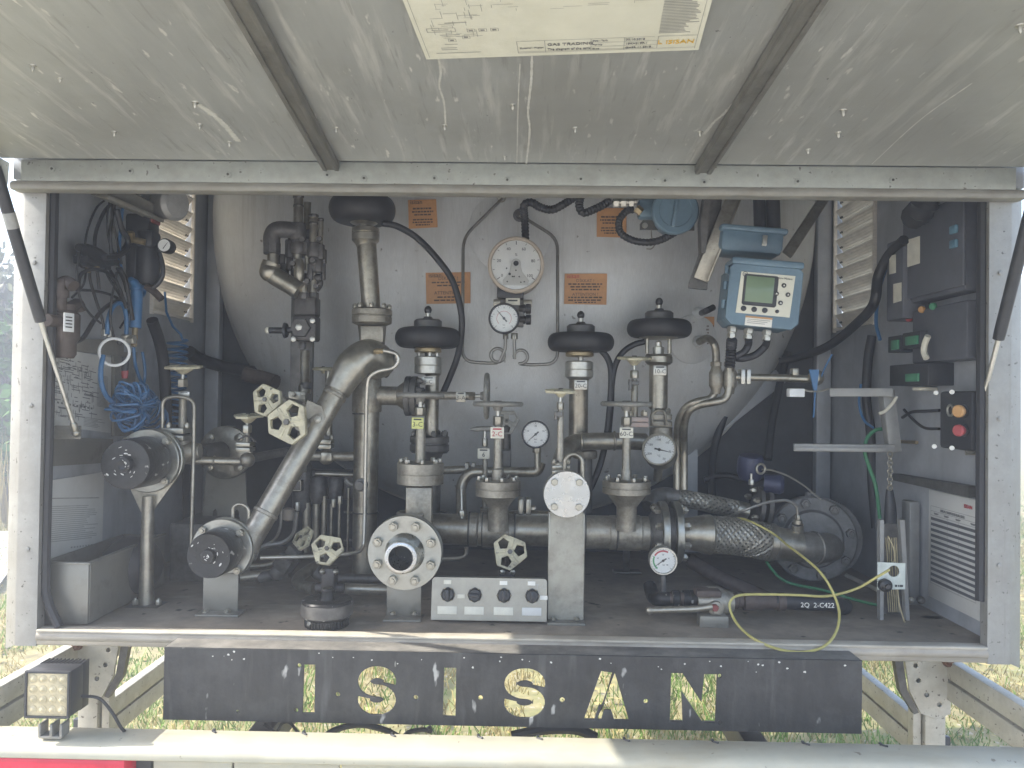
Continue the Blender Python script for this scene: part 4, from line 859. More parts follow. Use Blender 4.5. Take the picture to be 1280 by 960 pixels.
t = thing('pipe_stub', 'short black hose end plugged in the tank left of the display box corner', 'pipe', P(880, 396, 2.5)); q, n_ = dish(872, 391)
part(t, 'wall_bush', MB().lathe([(0, .02), (.03, .018), (.04, .012)], q, n_, 16), 'whiteplastic'); part(t, 'stub', MB().tube([q+n_*.03]+pts(2.45, (882,389), (892,384)), S(4, 2.45)), 'hose')
t = thing('cross_pipe', 'short horizontal steel pipe with clamps right of the bulged conduits', 'pipe', P(955, 478, 2.39))
part(t, 'tube', MB().cyl(P(915, 471, 2.39), P(1000, 473, 2.39), S(4.6, 2.39)), 'pipe')
for x in (927, 934): part(t, 'clamp', MB().box(P(x, 471, 2.385), (.013, .04, .045), None, .002), 'bright')

# ================================================================== BLACK DOME VALVES
def dome_valve(label, px, Y, top, rings, tube, flange, foot=None, under='brass', disc=(41, 14), tagtxt=None, tagat=None, tilt=None, grp='black dome valves'):
    """top = picture y of the black disc's middle; every other number is a picture height or half width at depth Y"""
    t = thing('dome_valve', label, 'valve', P(px, flange[-1] if flange else tube[-1][0], Y), grp)
    rx, hy = disc; y0 = top
    tor = MB(); pr = []
    for k in range(15): a = R(90-180*k/14); pr.append((y0-hy*.92*math.sin(a)**1 if True else 0, rx-hy*.95+hy*.95*math.cos(a)**.75))
    pr = [(y0-hy*.9, rx*.42)]+pr+[(y0+hy*.9, rx*.42)]
    part(t, 'rubber_dome', vz(px, Y, pr[::-1], seg=44), 'rubber')
    return t
def dome_top(t, px, Y, top, hy, cap=(17.5, 11), knob=True):
    part(t, 'clamp_plate', vz(px, Y, [(top-hy*.4, 33), (top-hy*.72, 32.5), (top-hy*.98, 24), (top-hy*1.0, 18)], seg=36), 'capsteel')
    c_ = part(t, 'cap', vz(px, Y, [(top-hy*.9, cap[0]), (top-hy*.9-cap[1]*.8, cap[0]), (top-hy*.9-cap[1], cap[0]*.85), (top-hy*.9-cap[1]*1.0, 7), (top-hy*.9-cap[1]*1.3, 5)], seg=30), 'capsteel')
    if knob:
        yk = top-hy*.9-cap[1]*1.3; part(t, 'indicator_stem', vz(px, Y, [(yk, 3.2), (yk-6, 3.2)], seg=12), 'bright')
        part(t, 'indicator_knob', MB().sphere(P(px, yk-8.5, Y), S(4.8, Y), 16, 1.1), 'knob')
# second from the left, 3-C
t = dome_valve('black dome valve behind the wide gray wheel, second dome from the left', 535, 2.46, 422.5, None, None, (541, 565), disc=(41, 13.5)); dome_top(t, 535, 2.46, 422.5, 13.5)
part(t, 'brass_plate', vz(535, 2.46, [(441, 15), (440, 17), (436, 17), (434, 15)]), 'brass')
for dx in (-11, 11, 2): part(t, 'pillar', MB().cyl(P(535+dx, 447, 2.46-(.02 if dx == 2 else 0)), P(535+dx, 438, 2.46-(.02 if dx == 2 else 0)), S(2.6, 2.46), seg=10), 'bright')
part(t, 'spindle', vz(535, 2.46, [(449, 4), (438, 4)]), 'darksteel')
part(t, 'polished_collar', vz(535, 2.46, [(468, 13), (466.5, 17), (457.8, 17), (457.2, 16.2), (456.8, 16.2), (456.2, 17), (447, 17), (446, 15.5)], seg=36), 'bright')
part(t, 'bonnet_tube', vz(540, 2.46, [(545, 8.6), (470, 8.6), (467, 11)]), 'pipe')
f = part(t, 'bonnet_flange', vz(537, 2.46, [(566, 22), (563, 24.5), (556, 24.5), (555, 23), (553.5, 23), (552.5, 24.5), (546, 24.5), (544, 22), (543.5, 9)], seg=36), 'darksteel'); bolts(f, P(537, 545, 2.46), Z_, S(20, 2.46), 8, .009, .014, 20, 'darksteel')
part(t, 'body', vz(537, 2.46, [(640, 14), (600, 14), (575, 13), (566, 17)]), 'darksteel')
tag(t, 535.5, 476, 2.43, 17, 11, '3-C')
# third
t = dome_valve('black dome valve above the slender cream wheel, third dome from the left', 726, 2.50, 428, None, None, (562, 572), disc=(41.5, 12.5)); dome_top(t, 726, 2.5, 428, 12.5)
part(t, 'brass_plate', vz(724.5, 2.5, [(446, 15), (445, 17.5), (441, 17.5), (439, 15)]), 'brass')
part(t, 'spindle', vz(726, 2.5, [(453, 3.4), (444, 3.4)]), 'bright')
part(t, 'polished_collar', vz(724, 2.5, [(474, 14), (471, 17.5), (462.6, 17.5), (462, 16.8), (461.5, 17.5), (453, 17.5), (451.5, 15)], seg=36), 'bright')
part(t, 'bonnet_tube', vz(723, 2.5, [(566, 12), (476, 12), (473, 14)]), 'pipe'); tag(t, 726, 481, 2.46, 16, 12, '20-C')
part(t, 'bonnet_flange', vz(731, 2.5, [(573, 14), (571, 15.5), (564, 15.5), (562, 13)]), 'cast'); part(t, 'body', vz(731, 2.5, [(640, 10), (573, 9)]), 'darksteel')
# fourth
t = dome_valve('black dome valve furthest right, steel plate beneath its black ring', 824, 2.50, 411, None, None, (515, 534), disc=(40, 12)); dome_top(t, 824, 2.5, 411, 12)
part(t, 'steel_plate', vz(823, 2.5, [(424, 18), (421, 27), (418, 29), (415, 26)], seg=36), 'steel')
for dx in (-14, 14): part(t, 'pillar', MB().cyl(P(823+dx, 442, 2.49), P(823+dx, 422, 2.49), S(2.4, 2.5), seg=10), 'steel')
part(t, 'spindle', vz(823, 2.5, [(444, 7), (434, 7), (433, 4), (428, 4), (426, 2)]), 'bright')
part(t, 'collar', vz(823.5, 2.5, [(456, 14), (453, 17), (446, 17), (445.5, 16), (445, 17), (443, 16)], seg=32), 'steel')
part(t, 'bonnet_tube', vz(823, 2.5, [(514, 8), (510, 11.4), (457, 11.4), (455, 13)]), 'pipe'); tag(t, 825, 463, 2.46, 16, 12, '10-C')
f = part(t, 'square_flange', MB().box(P(826, 521, 2.5), (S(24, 2.5), .06, S(7, 2.5)), None, .002).box(P(826, 529.5, 2.5), (S(24, 2.5), .06, S(7, 2.5)), None, .002), 'cast')
for dx in (-9, 9): bolt(f, P(826+dx, 517, 2.48), Z_, .009, .014, 'steel')
part(t, 'body', vz(826, 2.5, [(560, 15), (534, 14)]), 'cast')
part(t, 'bypass_tube', MB().tube(pts(2.46, (816,530), (815,518), (822,513), (831,516), (833,532)), .004, 8), 'pipe')
# first, tallest
t = dome_valve('tallest black dome valve reaching the hood rail, far left of the domes', 453, 2.40, 262, None, None, (383, 407), disc=(41.5, 18.5))
part(t, 'clamp_plate', vz(453, 2.4, [(248, 33), (243, 28), (238, 18)], seg=36), 'capsteel')
part(t, 'steel_dish', vz(455, 2.4, [(281, 9), (280, 15), (275, 23), (268, 27), (262, 27)], seg=36), 'steel')
part(t, 'neck', vz(454, 2.4, [(287, 6), (276, 6)]), 'steel')
part(t, 'collar', vz(457, 2.4, [(309, 11), (305, 13), (301, 17), (293, 17.4), (292, 16.6), (291, 17.4), (286, 17), (284.5, 14)], seg=32), 'steel')
part(t, 'bonnet_tube', vz(0, 2.4, [(385, 11.6), (310, 12.3), (304, 12.4)], tilt=(464, 385, 458, 304)), 'pipe')
f = part(t, 'flange', vz(465, 2.4, [(407, 18), (404, 24.5), (396.6, 25), (396, 23.6), (395.2, 23.6), (394.5, 25), (388, 25), (386, 23), (385.5, 12)], seg=36), 'cast'); bolts(f, P(465, 386, 2.4), Z_, S(21, 2.4), 8, .008, .012, 10, 'steel')
part(t, 'body', MB().cyl(P(466, 470, 2.44), P(465, 405, 2.40), S(12, 2.4), S(18, 2.4)).box(P(466, 418, 2.372), (S(28, 2.4), .03, S(20, 2.4)), None, .003), 'cast')
# air hoses of the dome valves
single('air_hose', 'black hose sweeping in a wide arc from the tallest dome valve over an orange sign', 'hose', MB().tube(pts(2.44, (478,279,2.38), (497,283,2.4), (522,298), (547,324), (566,352), (576,388), (577,415,2.45), (572,445,2.48), (562,472,2.5), (552,495,2.5)), S(4.1, 2.45), 12, 10), 'hose')
single('air_hose', 'black hose dropping from the third dome valve past the middle pipe', 'hose', MB().tube(pts(2.5, (752,438), (760,449), (764,466), (763,500), (759,540), (752,575), (742,602), (735,615)), S(4, 2.5), 12), 'hose')
single('air_hose', 'black hose arching left from the rightmost dome valve then straight down', 'hose', MB().tube(pts(2.5, (806,427), (792,431), (778,441), (769,457), (765,480), (764,505,2.52), (761,540,2.53)), S(3.7, 2.5), 12), 'hose')

# ================================================================== HEADER PIPE AND BIG PIPES
hy, YH = 663, 2.36
hp = thing('header_pipe', 'large horizontal steel header pipe low across the middle of the cabinet', 'pipe', P(680, 712, YH))
a, b = P(508, 660, YH), P(835, 667, YH); part(hp, 'tube', MB().cyl(a, b, S(19, YH), seg=36), 'pipe')
for x0, x1, rr in ((586, 598, 21), (598, 605, 20), (603, 637, 21.5), (636, 644, 20.5), (730, 762, 20.5), (761, 771, 21.2), (771, 801, 22), (800, 812, 21), (811, 824, 19.5)):
    d = (b-a).normalized(); t0 = a.lerp(b, (x0-508)/327); t1 = a.lerp(b, (x1-508)/327); r0 = S(rr, YH)
    part(hp, 'fitting_collar' if x1-x0 < 20 else 'tee', MB().lathe([(0, r0*.95), (.003, r0), ((t1-t0).length-.003, r0), ((t1-t0).length, r0*.95)], t0, d, 36), 'cast')
mb = MB()
for x in (587, 604, 644, 731, 770, 811): mb.torus(a.lerp(b, (x-508)/327), b-a, S(20.6, YH), .003, 36, 6)
part(hp, 'weld_bead', mb, 'darksteel')
for x in (783,): part(hp, 'support_leg', MB().cyl(P(x, 713, 2.62), P(x, 684, 2.45), S(4.5, 2.5)).box(P(x, 714, 2.62), (.09, .05, .006)), 'darksteel')
t = thing('elbow_pipe', 'large steel pipe leaning up from the lower left into a bend at the top', 'pipe', P(300, 670, 2.14))
pth = bend(pts(2.3, (303,690,2.12), (330,648,2.16), (392,540,2.25), (437,462,2.31)), .02)
axisA = [P(303, 690, 2.12), P(330, 645, 2.16), P(424, 484, 2.30)]
part(t, 'tube', MB().tube(axisA[:2]+[axisA[1].lerp(axisA[2], .5), axisA[2]], S(14.5, 2.25), 28, 4), 'pipe')
eb = pts(2.32, (421,489,2.296), (432,470,2.31), (444,454,2.325), (458,445,2.345), (470,448,2.37), (476,458,2.40))
part(t, 'bend', MB().tube(eb, S(19.5, 2.33), 30, 8, rad=lambda k_, i: S(16.5+4.5*min(1, k_*3), 2.33)), 'steel')
d = (axisA[2]-axisA[1]).normalized()
for f_, r0 in ((.02, 15.6), (.93, 15.8), (.99, 16.6)):
    q = axisA[1].lerp(axisA[2], f_); part(t, 'weld_collar', MB().lathe([(-.006, S(r0-.8, 2.25)), (-.004, S(r0, 2.25)), (.004, S(r0, 2.25)), (.006, S(r0-.8, 2.25))], q, d, 28), 'cast')
part(t, 'pipe_clamp', MB().prism(pts(2.235, (384,500), (402,508), (407,522), (390,560), (374,552)), Y_*.02), 'cast'); bolt(t, P(398, 524, 2.232), FRONT, .011, .009, 'bright')
part(t, 'neck', MB().lathe([(0, S(19, 2.12)), (.03, S(16, 2.12)), (.06, S(15.2, 2.12))], P(305, 686, 2.122), d, 28), 'cast')
part(t, 'black_coupling', MB().lathe([(0, S(17.5, 2.42)), (.004, S(18, 2.42)), (.03, S(18, 2.42)), (.034, S(16, 2.42))], P(476, 452, 2.40), V((.95, .3, -.25)), 28), 'darksteel')
t = thing('riser_pipe', 'thick vertical steel pipe standing left of centre behind the front flange', 'pipe', P(457, 742, 2.42))
part(t, 'tube', vz(457, 2.42, [(736, 15), (700, 15), (575, 15.5), (515, 16), (470, 15.5)], seg=32), 'pipe')
part(t, 'tee', vz(459, 2.42, [(515, 17.6), (513, 18.3), (484, 18.3), (482, 17.4), (470, 17.4), (468, 16)], seg=32), 'cast')
part(t, 'branch', MB().cyl(P(465, 494, 2.42), P(498, 495, 2.42), S(11.5, 2.42), S(12, 2.42), seg=26).cyl(P(497, 495, 2.42), P(508, 495, 2.42), S(12, 2.42), S(20, 2.42), seg=30), 'cast')
f = part(t, 'branch_flange', MB().lathe([(0, S(24, 2.42)), (.002, S(25, 2.42)), (.016, S(25, 2.42)), (.017, S(23, 2.42)), (.02, S(23, 2.42)), (.021, S(25, 2.42)), (.036, S(25, 2.42)), (.038, S(23, 2.42))], P(507, 495, 2.42), X_, 34), 'darksteel'); bolts(f, P(522, 495, 2.42), X_, S(20, 2.42), 8, .009, .014, 22, 'darksteel')
mb = MB(); [mb.torus(P(457, y, 2.42), Z_, S(15.6, 2.42), .0025, 32, 6) for y in (517, 640)]; part(t, 'weld_bead', mb, 'darksteel')
part(t, 'gauge_boss', MB().lathe([(0, .02), (.012, .02), (.014, .012), (.03, .012)], P(452, 606, 2.385), FRONT, 16), 'darksteel')
single('sense_line', 'thin bright tube from the pipe bend down the thick riser and left near the floor', 'tube',
    MB().tube(bend(pts(2.28, (470,439,2.30), (480,438,2.29), (496,442,2.28), (499,450,2.28), (493,460,2.28), (472,464,2.29), (460,472,2.3), (458,500,2.31), (457,560,2.33), (456,640,2.33), (455,682,2.32), (449,690,2.3), (430,693,2.28), (380,696,2.24), (325,697,2.2)), .018, 4), S(2.4, 2.3), 10, 0), 'tubing2')
single('union_fitting', 'small brass union at the start of the bright tube on the pipe bend', 'fitting', MB().cyl(P(468, 439, 2.30), P(478, 438.5, 2.29), S(2.6, 2.3)).hexn(P(470, 439, 2.3), X_, S(4.2, 2.3), .012).hexn(P(476, 438.7, 2.292), X_, S(3.6, 2.3), .008), 'brass')
# horizontal mid pipe and elbow right of centre
single('crossover_pipe', 'medium steel pipe bending from behind the polished disc across to the right', 'pipe', MB().tube(bend(pts(2.42, (702,612,2.3), (700,578,2.34), (708,558,2.38), (722,552,2.42), (775,551,2.45), (806,552,2.48)), .05, 6), S(10.8, 2.42), 24, 0).torus(P(768, 551, 2.445), X_, S(11, 2.42), .004).torus(P(727, 552, 2.42), X_, S(11, 2.42), .004), 'pipe')
single('crossover_pipe', 'short curved steel pipe rising from the header and bending right to the small dial gauge', 'pipe', MB().tube(bend(pts(2.46, (577,648,2.42), (576,606), (586,590), (640,590), (672,590), (676,578)), .05, 6), S(6.6, 2.46), 18, 0), 'pipe')
single('crossover_pipe', 'thin horizontal pipe with two flanged joints behind the long stem valves', 'pipe', MB().cyl(P(552, 588, 2.5), P(604, 586, 2.5), S(5, 2.5)).box(P(584, 586, 2.5), (.012, .05, .04)).box(P(592, 586, 2.5), (.012, .05, .04)), 'cast')
t = thing('flanged_joint', 'pair of small square flanges on the pipe just left of the polished disc', 'flange', P(655, 648, 2.42))
part(t, 'pipe', MB().cyl(P(600, 643, 2.43), P(700, 645, 2.43), S(6, 2.43)), 'pipe')
for x in (651, 660.5): part(t, 'flange', MB().box(P(x, 635, 2.41), (S(6.4, 2.41), .06, S(25, 2.41)), None, .002), 'steel')
bolt(t, P(664, 635, 2.395), X_, .009, .012, 'bright')
single('drain_tube', 'small tube bending under the header pipe right of the front flange', 'tube', MB().tube(bend(pts(2.38, (583,684), (583,694), (575,698), (550,699)), .02), S(2.6, 2.38), 8, 0), 'pipe')
t = thing('needle_tube', 'slim tube with nut standing on the header behind the tagged valves', 'tube', P(577, 648, 2.33)); part(t, 'tube', MB().cyl(P(577.5, 648, 2.33), P(577, 612, 2.35), S(2.6, 2.33)), 'steel'); part(t, 'nut', MB().hexn(P(577.5, 645, 2.33), Z_, S(5, 2.33), .018), 'steel')

# ================================================================== HAND VALVES
def hvalve(label, px, Y, prof, nut=None, fl=None, body=None, grp='hand valves', mt='cast', stem=None, base=None):
    """prof: long bonnet; nut (y0,y1,r); fl (y0,y1,r,bolts); body list of (y, r); stem (y0,y1,r)"""
    yb = base or (body[-1][0] if body else fl[1])
    t = thing('hand_valve', label, 'valve', P(px, yb, Y), grp)
    if stem: part(t, 'stem', vz(px, Y, [(stem[1], stem[2]), (stem[0], stem[2])], seg=14), 'bright')
    if nut: part(t, 'packing_nut', vz(px, Y, [(nut[1], nut[2]*.9), (nut[1]-1, nut[2]), (nut[0]+1, nut[2]), (nut[0], nut[2]*.85)], seg=6), 'steel')
    if prof: part(t, 'bonnet', vz(px, Y, prof, seg=24), mt)
    if fl:
        y0, y1, r, nb = fl; m_ = (y0+y1)/2
        f = part(t, 'bonnet_flange', vz(px, Y, [(y1, r*.93), (y1-.8, r), (m_+.9, r), (m_+.5, r*.965), (m_-.5, r*.965), (m_-.9, r), (y0+.8, r), (y0, r*.95), (y0-.3, r*.5)], seg=40), mt)
        if nb: bolts(f, P(px, y0, Y), Z_, S(r*.83, Y), nb, S(3.1, Y), S(5, Y), 12, stud=False)
    if body: part(t, 'body', vz(px, Y, body, seg=32), mt)
    return t
# gray wheels on tall stems, long bonnets
t = hvalve('valve with flat gray wheel and yellow tag, left above the front flange', 525.5, 2.30, [(602, 9), (585, 8.5), (583, 6.3), (545, 6.2), (528, 5.2)], (509, 520, 7), (578, 605, 29, 8), [(668, 15), (608, 15), (604, 24)], stem=(500, 510, 3))
part(t, 'body_cover', MB().box(P(524, 632, 2.262), (S(32, 2.3), .03, S(46, 2.3)), None, .004), 'cast'); roundwheel(t, P(525.5, 494, 2.30), Z_, S(30, 2.3), rot=35); tag(t, 522, 529, 2.27, 15, 14, '3-C', 'yellowtag')
t = hvalve('valve with flat gray wheel and white tag, above the middle of the header pipe', 622.5, 2.30, [(602, 7.5), (587, 7.5), (585, 5.6), (540, 5.3), (531, 4.6)], (520, 532, 6.5), (600, 620, 28, 8), [(663, 12.5), (634, 12.5), (629, 16), (620, 23), (618, 25)], stem=(510, 522, 2.8))
roundwheel(t, P(622.5, 505, 2.30), Z_, S(31.5, 2.3), rot=10); tag(t, 621.5, 541, 2.27, 17, 14, '2-C', 'label', 'redink')
t = hvalve('valve with flat gray wheel and white tag, right of the polished disc pillar', 783, 2.30, [(600, 6.5), (588, 6.5), (586, 5.4), (565, 5), (531, 4.8)], (521, 532, 6.5), (600, 617, 30, 8), [(663, 12.5), (634, 12.5), (629, 16), (620, 23), (616, 25)], stem=(510, 522, 2.8))
roundwheel(t, P(783, 505, 2.30), Z_, S(32, 2.3), rot=55); tag(t, 783, 541, 2.27, 17, 13, '60-C', 'label')
# side-on gray wheel with horizontal stem
t = thing('hand_valve', 'valve with gray wheel seen edge-on at the end of a horizontal stem', 'valve', P(560, 505, 2.42), 'hand valves')
part(t, 'stem', MB().cyl(P(585, 495, 2.40), P(607, 495, 2.40), S(2.4, 2.4)), 'bright'); part(t, 'packing_nut', MB().hexn(P(586, 495, 2.4), X_, S(6, 2.4), S(8, 2.4)), 'steel')
part(t, 'bonnet', MB().cyl(P(528, 494, 2.42), P(588, 495, 2.40), S(5, 2.4)), 'cast'); roundwheel(t, P(608.5, 495, 2.40), X_, S(29, 2.4), rot=80); tag(t, 576, 496, 2.385, 12, 13, '3-A', 'steel')
# small ones
t = hvalve('small valve with pointed lever handle and square white tag behind the middle flange', 606, 2.44, [(640, 3), (575, 3.2), (560, 3)], (548, 558, 3.6), None, [(645, 6), (634, 6)], stem=(538, 549, 2))
part(t, 'lever', MB().tube(pts(2.44, (588,536.5), (594,536.5), (600,536), (612,536), (618,537)), S(2.4, 2.44), 10, 6, lambda k_, i: S(1.4+2.2*min(1, k_*3), 2.44)), 'grey'); tag(t, 604.5, 567, 2.42, 15, 13, '6', 'label')
t = thing('hand_valve', 'gray hexagonal wheel with big holes behind the white-tagged stem', 'valve', P(628, 540, 2.46), 'hand valves'); triwheel(t, P(633, 527, 2.45), V((.12, -1, .1)), S(17, 2.45), 'grey', 30, .008); part(t, 'stem', MB().cyl(P(633, 527, 2.45), P(633, 529, 2.55), .008), 'steel')
part(t, 'body', MB().cyl(P(633, 527, 2.52), P(633, 612, 2.53), S(5.5, 2.5)).box(P(633, 578, 2.5), (.03, .04, .08), None, .004), 'darksteel')
def edgewheel(t, px, py, Y, rp, tilt=(0, 0)): return triwheel(t, P(px, py, Y), V((tilt[0], -.10+tilt[1], 1)), S(rp, Y), 'cream', rng.uniform(0, 120), .008)
t = hvalve('valve with cream wheel on a slender white stem above the polished disc', 700.5, 2.17, [(580, 4.4), (540, 4.2), (515, 3.6), (512, 2.6)], (503, 512, 4.6), (578, 590, 10, 0), [(600, 9), (590, 9)], stem=(494, 504, 2))
edgewheel(t, 701, 489, 2.17, 21); part(t, 'hub_cone', vz(701, 2.17, [(497, 2.6), (495, 4.5), (491, 8)]), 'cream'); part(t, 'body', MB().box(P(701, 583.5, 2.17), (S(22, 2.17), .05, S(5, 2.17)), None, .002).box(P(701, 589.5, 2.17), (S(22, 2.17), .05, S(5, 2.17)), None, .002), 'steel')
for dx in (-8.5, 9): bolt(t, P(701+dx, 580, 2.155), Z_, .008, .01)
part(t, 'stem_clamp', MB().box(P(698.5, 518, 2.165), (.02, .03, .014), None, .002).cyl(P(695, 514, 2.16), P(695, 525, 2.16), .005), 'darksteel')
t = hvalve('valve with cream wheel in front of the rightmost dome valve', 793, 2.40, [(522, 4.6), (478, 4.2), (474, 3)], (463, 473, 5.5), None, None, stem=(456, 464, 2), base=536)
edgewheel(t, 793, 448, 2.40, 22); part(t, 'hub_cone', vz(793, 2.4, [(457, 3), (455, 5), (450, 10)]), 'cream')
part(t, 'square_flange', MB().box(P(797, 524, 2.4), (S(24, 2.4), .06, S(6, 2.4)), None, .002).box(P(797, 530.5, 2.4), (S(24, 2.4), .06, S(6, 2.4)), None, .002), 'reddish')
part(t, 'stem_clamp', MB().box(P(792, 479, 2.39), (.03, .03, .012), None, .002).cyl(P(788, 474, 2.38), P(788, 488, 2.38), .006), 'darksteel'); bolt(t, P(805, 520, 2.38), Z_, .011, .014); bolt(t, P(789, 520, 2.38), Z_, .008, .012)
t = hvalve('tall valve with cream wheel and wire hoop above the big black cap at far left', 228.5, 2.26, [(536, 5), (500, 4.8), (496, 6)], (474, 484, 6.5), None, None, stem=(465, 475, 2.2), base=556)
edgewheel(t, 229, 459, 2.26, 24); part(t, 'hub_cone', vz(229, 2.26, [(468, 3), (466, 6), (461, 13)]), 'cream'); tag(t, 230, 493, 2.24, 14, 7, '', 'bright')
f = part(t, 'square_flange', MB().box(P(222, 538, 2.24), (S(28, 2.24), .07, S(7, 2.24)), None, .002).box(P(222, 547, 2.24), (S(28, 2.24), .07, S(7, 2.24)), None, .002), 'steel'); bolt(f, P(211, 535, 2.215), Z_, .008, .012); bolt(f, P(234, 535, 2.215), Z_, .008, .012)
part(t, 'body', MB().lathe([(0, S(18, 2.26)), (.05, S(16, 2.26)), (.10, S(10, 2.26))], P(206, 566, 2.25), V((1, .1, .05)), 24).cyl(P(228, 566, 2.25), P(228, 548, 2.25), S(10, 2.25)), 'cast')
single('wire_hoop', 'tall steel wire hoop standing around the stem of the far left cream wheel', 'hoop', MB().tube(bend(pts(2.22, (203,540), (203,498), (223,495), (243,500), (242,560), (239,690,2.2)), .05, 6), S(2.4, 2.2), 10, 0), 'pipe')
t = hvalve('small valve with flat cream wheel on the thin pipe right of the big black cap', 309, 2.30, [(553, 3), (541, 3.4)], (531, 541, 6), None, None, stem=(525, 532, 2.4), base=570)
edgewheel(t, 310, 520, 2.3, 20); part(t, 'hub_cone', vz(310, 2.3, [(529, 3), (527, 6), (522, 11)]), 'cream')
part(t, 'square_flange', MB().box(P(307, 555, 2.3), (S(18, 2.3), .05, S(5, 2.3)), None, .002).box(P(307, 561.5, 2.3), (S(18, 2.3), .05, S(5, 2.3)), None, .002), 'steel'); part(t, 'yoke', MB().tube(pts(2.28, (298,550), (309,545), (320,553)), .003, 6), 'dark')
part(t, 'elbow_body', MB().sphere(P(309, 575, 2.3), S(9.5, 2.3), 20), 'cast')
single('small_pipe', 'thin steel pipe running right from the big black cap to the small cream wheel valve', 'pipe', MB().cyl(P(218, 575, 2.26), P(305, 577, 2.3), S(5, 2.28)).torus(P(268, 576, 2.28), X_, S(5, 2.28), .003), 'pipe')
single('small_pipe', 'dark thin pipe rising right behind the leaning pipe from the small wheel valve', 'pipe', MB().cyl(P(312, 573, 2.33), P(372, 562, 2.5), S(5.5, 2.4)), 'darksteel')
for wx, wy, wr, rot_, ax, lab, bx_, by_ in ((334, 500, 22, 250, V((-.22, -1, .12)), 'upper small cream three-holed wheel left of the leaning pipe', 372, 505), (361, 528, 29, 187, V((-.18, -1, .10)), 'large cream three-holed wheel facing the viewer on the leaning pipe', 392, 522)):
    t = thing('hand_valve', lab, 'valve', P(wx, wy+wr, 2.2), 'hand valves'); c = P(wx, wy, 2.14 if wr > 25 else 2.2); triwheel(t, c, ax, S(wr, 2.15), 'cream', rot_, .016)
    part(t, 'stem', MB().cyl(c, c-ax.normalized()*.10, S(3, 2.2)), 'steel'); part(t, 'body', MB().cyl(c-ax.normalized()*.07, c-ax.normalized()*.17, S(9, 2.2)), 'cast')
t = thing('hand_valve', 'half hidden cream wheel behind the leaning pipe below the dark manifold', 'valve', P(404, 480, 2.5), 'hand valves'); edgewheel(t, 404, 461, 2.5, 14); part(t, 'stem', MB().cyl(P(411, 462, 2.5), P(411, 545, 2.5), S(4.5, 2.5)), 'pipe')
f = part(t, 'square_flange', MB().box(P(408, 552, 2.48), (S(16, 2.48), .05, S(5.5, 2.48)), None, .002).box(P(408, 558, 2.48), (S(16, 2.48), .05, S(5.5, 2.48)), None, .002), 'steel'); bolt(f, P(402, 549, 2.46), Z_, .007, .012); bolt(f, P(414, 549, 2.46), Z_, .007, .012)
part(t, 'body', MB().cyl(P(385, 570, 2.48), P(446, 571, 2.46), S(6, 2.48)).sphere(P(408, 571, 2.48), S(10, 2.48), 18), 'cast'); part(t, 'tag', MB().box(P(408, 571, 2.445), (S(13, 2.45), .003, S(10, 2.45)), None, .001), 'steel')
for wx, wy, wr, rot_, ax, lab in ((379, 673, 17, 70, V((-.55, -.75, .62)), 'tilted cream wheel behind the upright one above the black floor pot'), (409, 687, 21, 260, V((.08, -1, .62)), 'cream three-holed wheel tilted toward the viewer above the black floor pot')):
    t = thing('hand_valve', lab, 'valve', P(wx, wy+wr, 2.12), 'hand valves'); c = P(wx, wy, 2.12 if wr > 18 else 2.26); triwheel(t, c, ax, S(wr, 2.16), 'cream', rot_, .012)
    a = -ax.normalized(); 
    if wr < 18: part(t, 'stem', MB().cyl(c, c+V((-.03, .05, -.06)), .008), 'steel'); part(t, 'body', MB().box(P(358, 703, 2.3), (.05, .05, .045), frame(V((.6, -.2, .8))), .003).box(P(368, 690, 2.29), (.035, .04, .03), frame(V((.6, -.2, .8))), .003).cyl(P(325, 722, 2.32), P(362, 715, 2.31), S(7, 2.3)).sphere(P(347, 716, 2.31), S(10, 2.3)), 'darksteel')
    else:
        part(t, 'stem', MB().cyl(c, P(410, 705, 2.14), .009), 'darksteel'); b_ = part(t, 'body', MB().box(P(412, 722, 2.15), (S(17, 2.15), .05, S(28, 2.15)), None, .006).cyl(P(412, 735, 2.15), P(412, 752, 2.12), S(8, 2.1)).cyl(P(395, 735, 2.16), P(430, 735, 2.16), S(6, 2.15)), 'dark'); 
        for dx in (-9, 8): bolt(b_, P(412+dx, 716, 2.12), V((0, -.5, 1)), .008, .008)
t = thing('hand_valve', 'cream three-holed wheel under the header pipe above the switch box', 'valve', P(637, 716, 2.12), 'hand valves'); c = P(637, 690, 2.16); triwheel(t, c, V((.1, -1, .28)), S(23, 2.16), 'cream', 128, .013)
part(t, 'stem', MB().cyl(c, P(634, 715, 2.24), .008), 'darksteel'); b_ = part(t, 'body', MB().box(P(634, 717, 2.22), (S(19, 2.2), .06, S(12, 2.2)), None, .004), 'dark'); [bolt(b_, P(634+dx, 715, 2.185), FRONT, .008, .006) for dx in (-6, 7)]

# ================================================================== FLANGES AND CAPS ON STANDS

def flakes(parent, c, r0, r1, n, seed, name='paint_flakes'):
    r_ = random.Random(seed); mb = MB()
    for _ in range(n):
        a = r_.uniform(0, 6.28); rr = r_.uniform(r0, r1); q = c+V((rr*math.cos(a), 0, rr*math.sin(a))); s_ = r_.uniform(.0015, .006); e = r_.uniform(.3, 1); t_ = a+1.57+r_.uniform(-.5, .5)
        mb.add([q+V((math.cos(t_)*s_*math.cos(j*.9)-math.sin(t_)*s_*e*.5*math.sin(j*.9), 0, math.sin(t_)*s_*math.cos(j*.9)+math.cos(t_)*s_*e*.5*math.sin(j*.9)))*r_.uniform(.999, 1.0) for j in range(7)], [tuple(range(7))])
    part(parent, name, mb, 'stain')
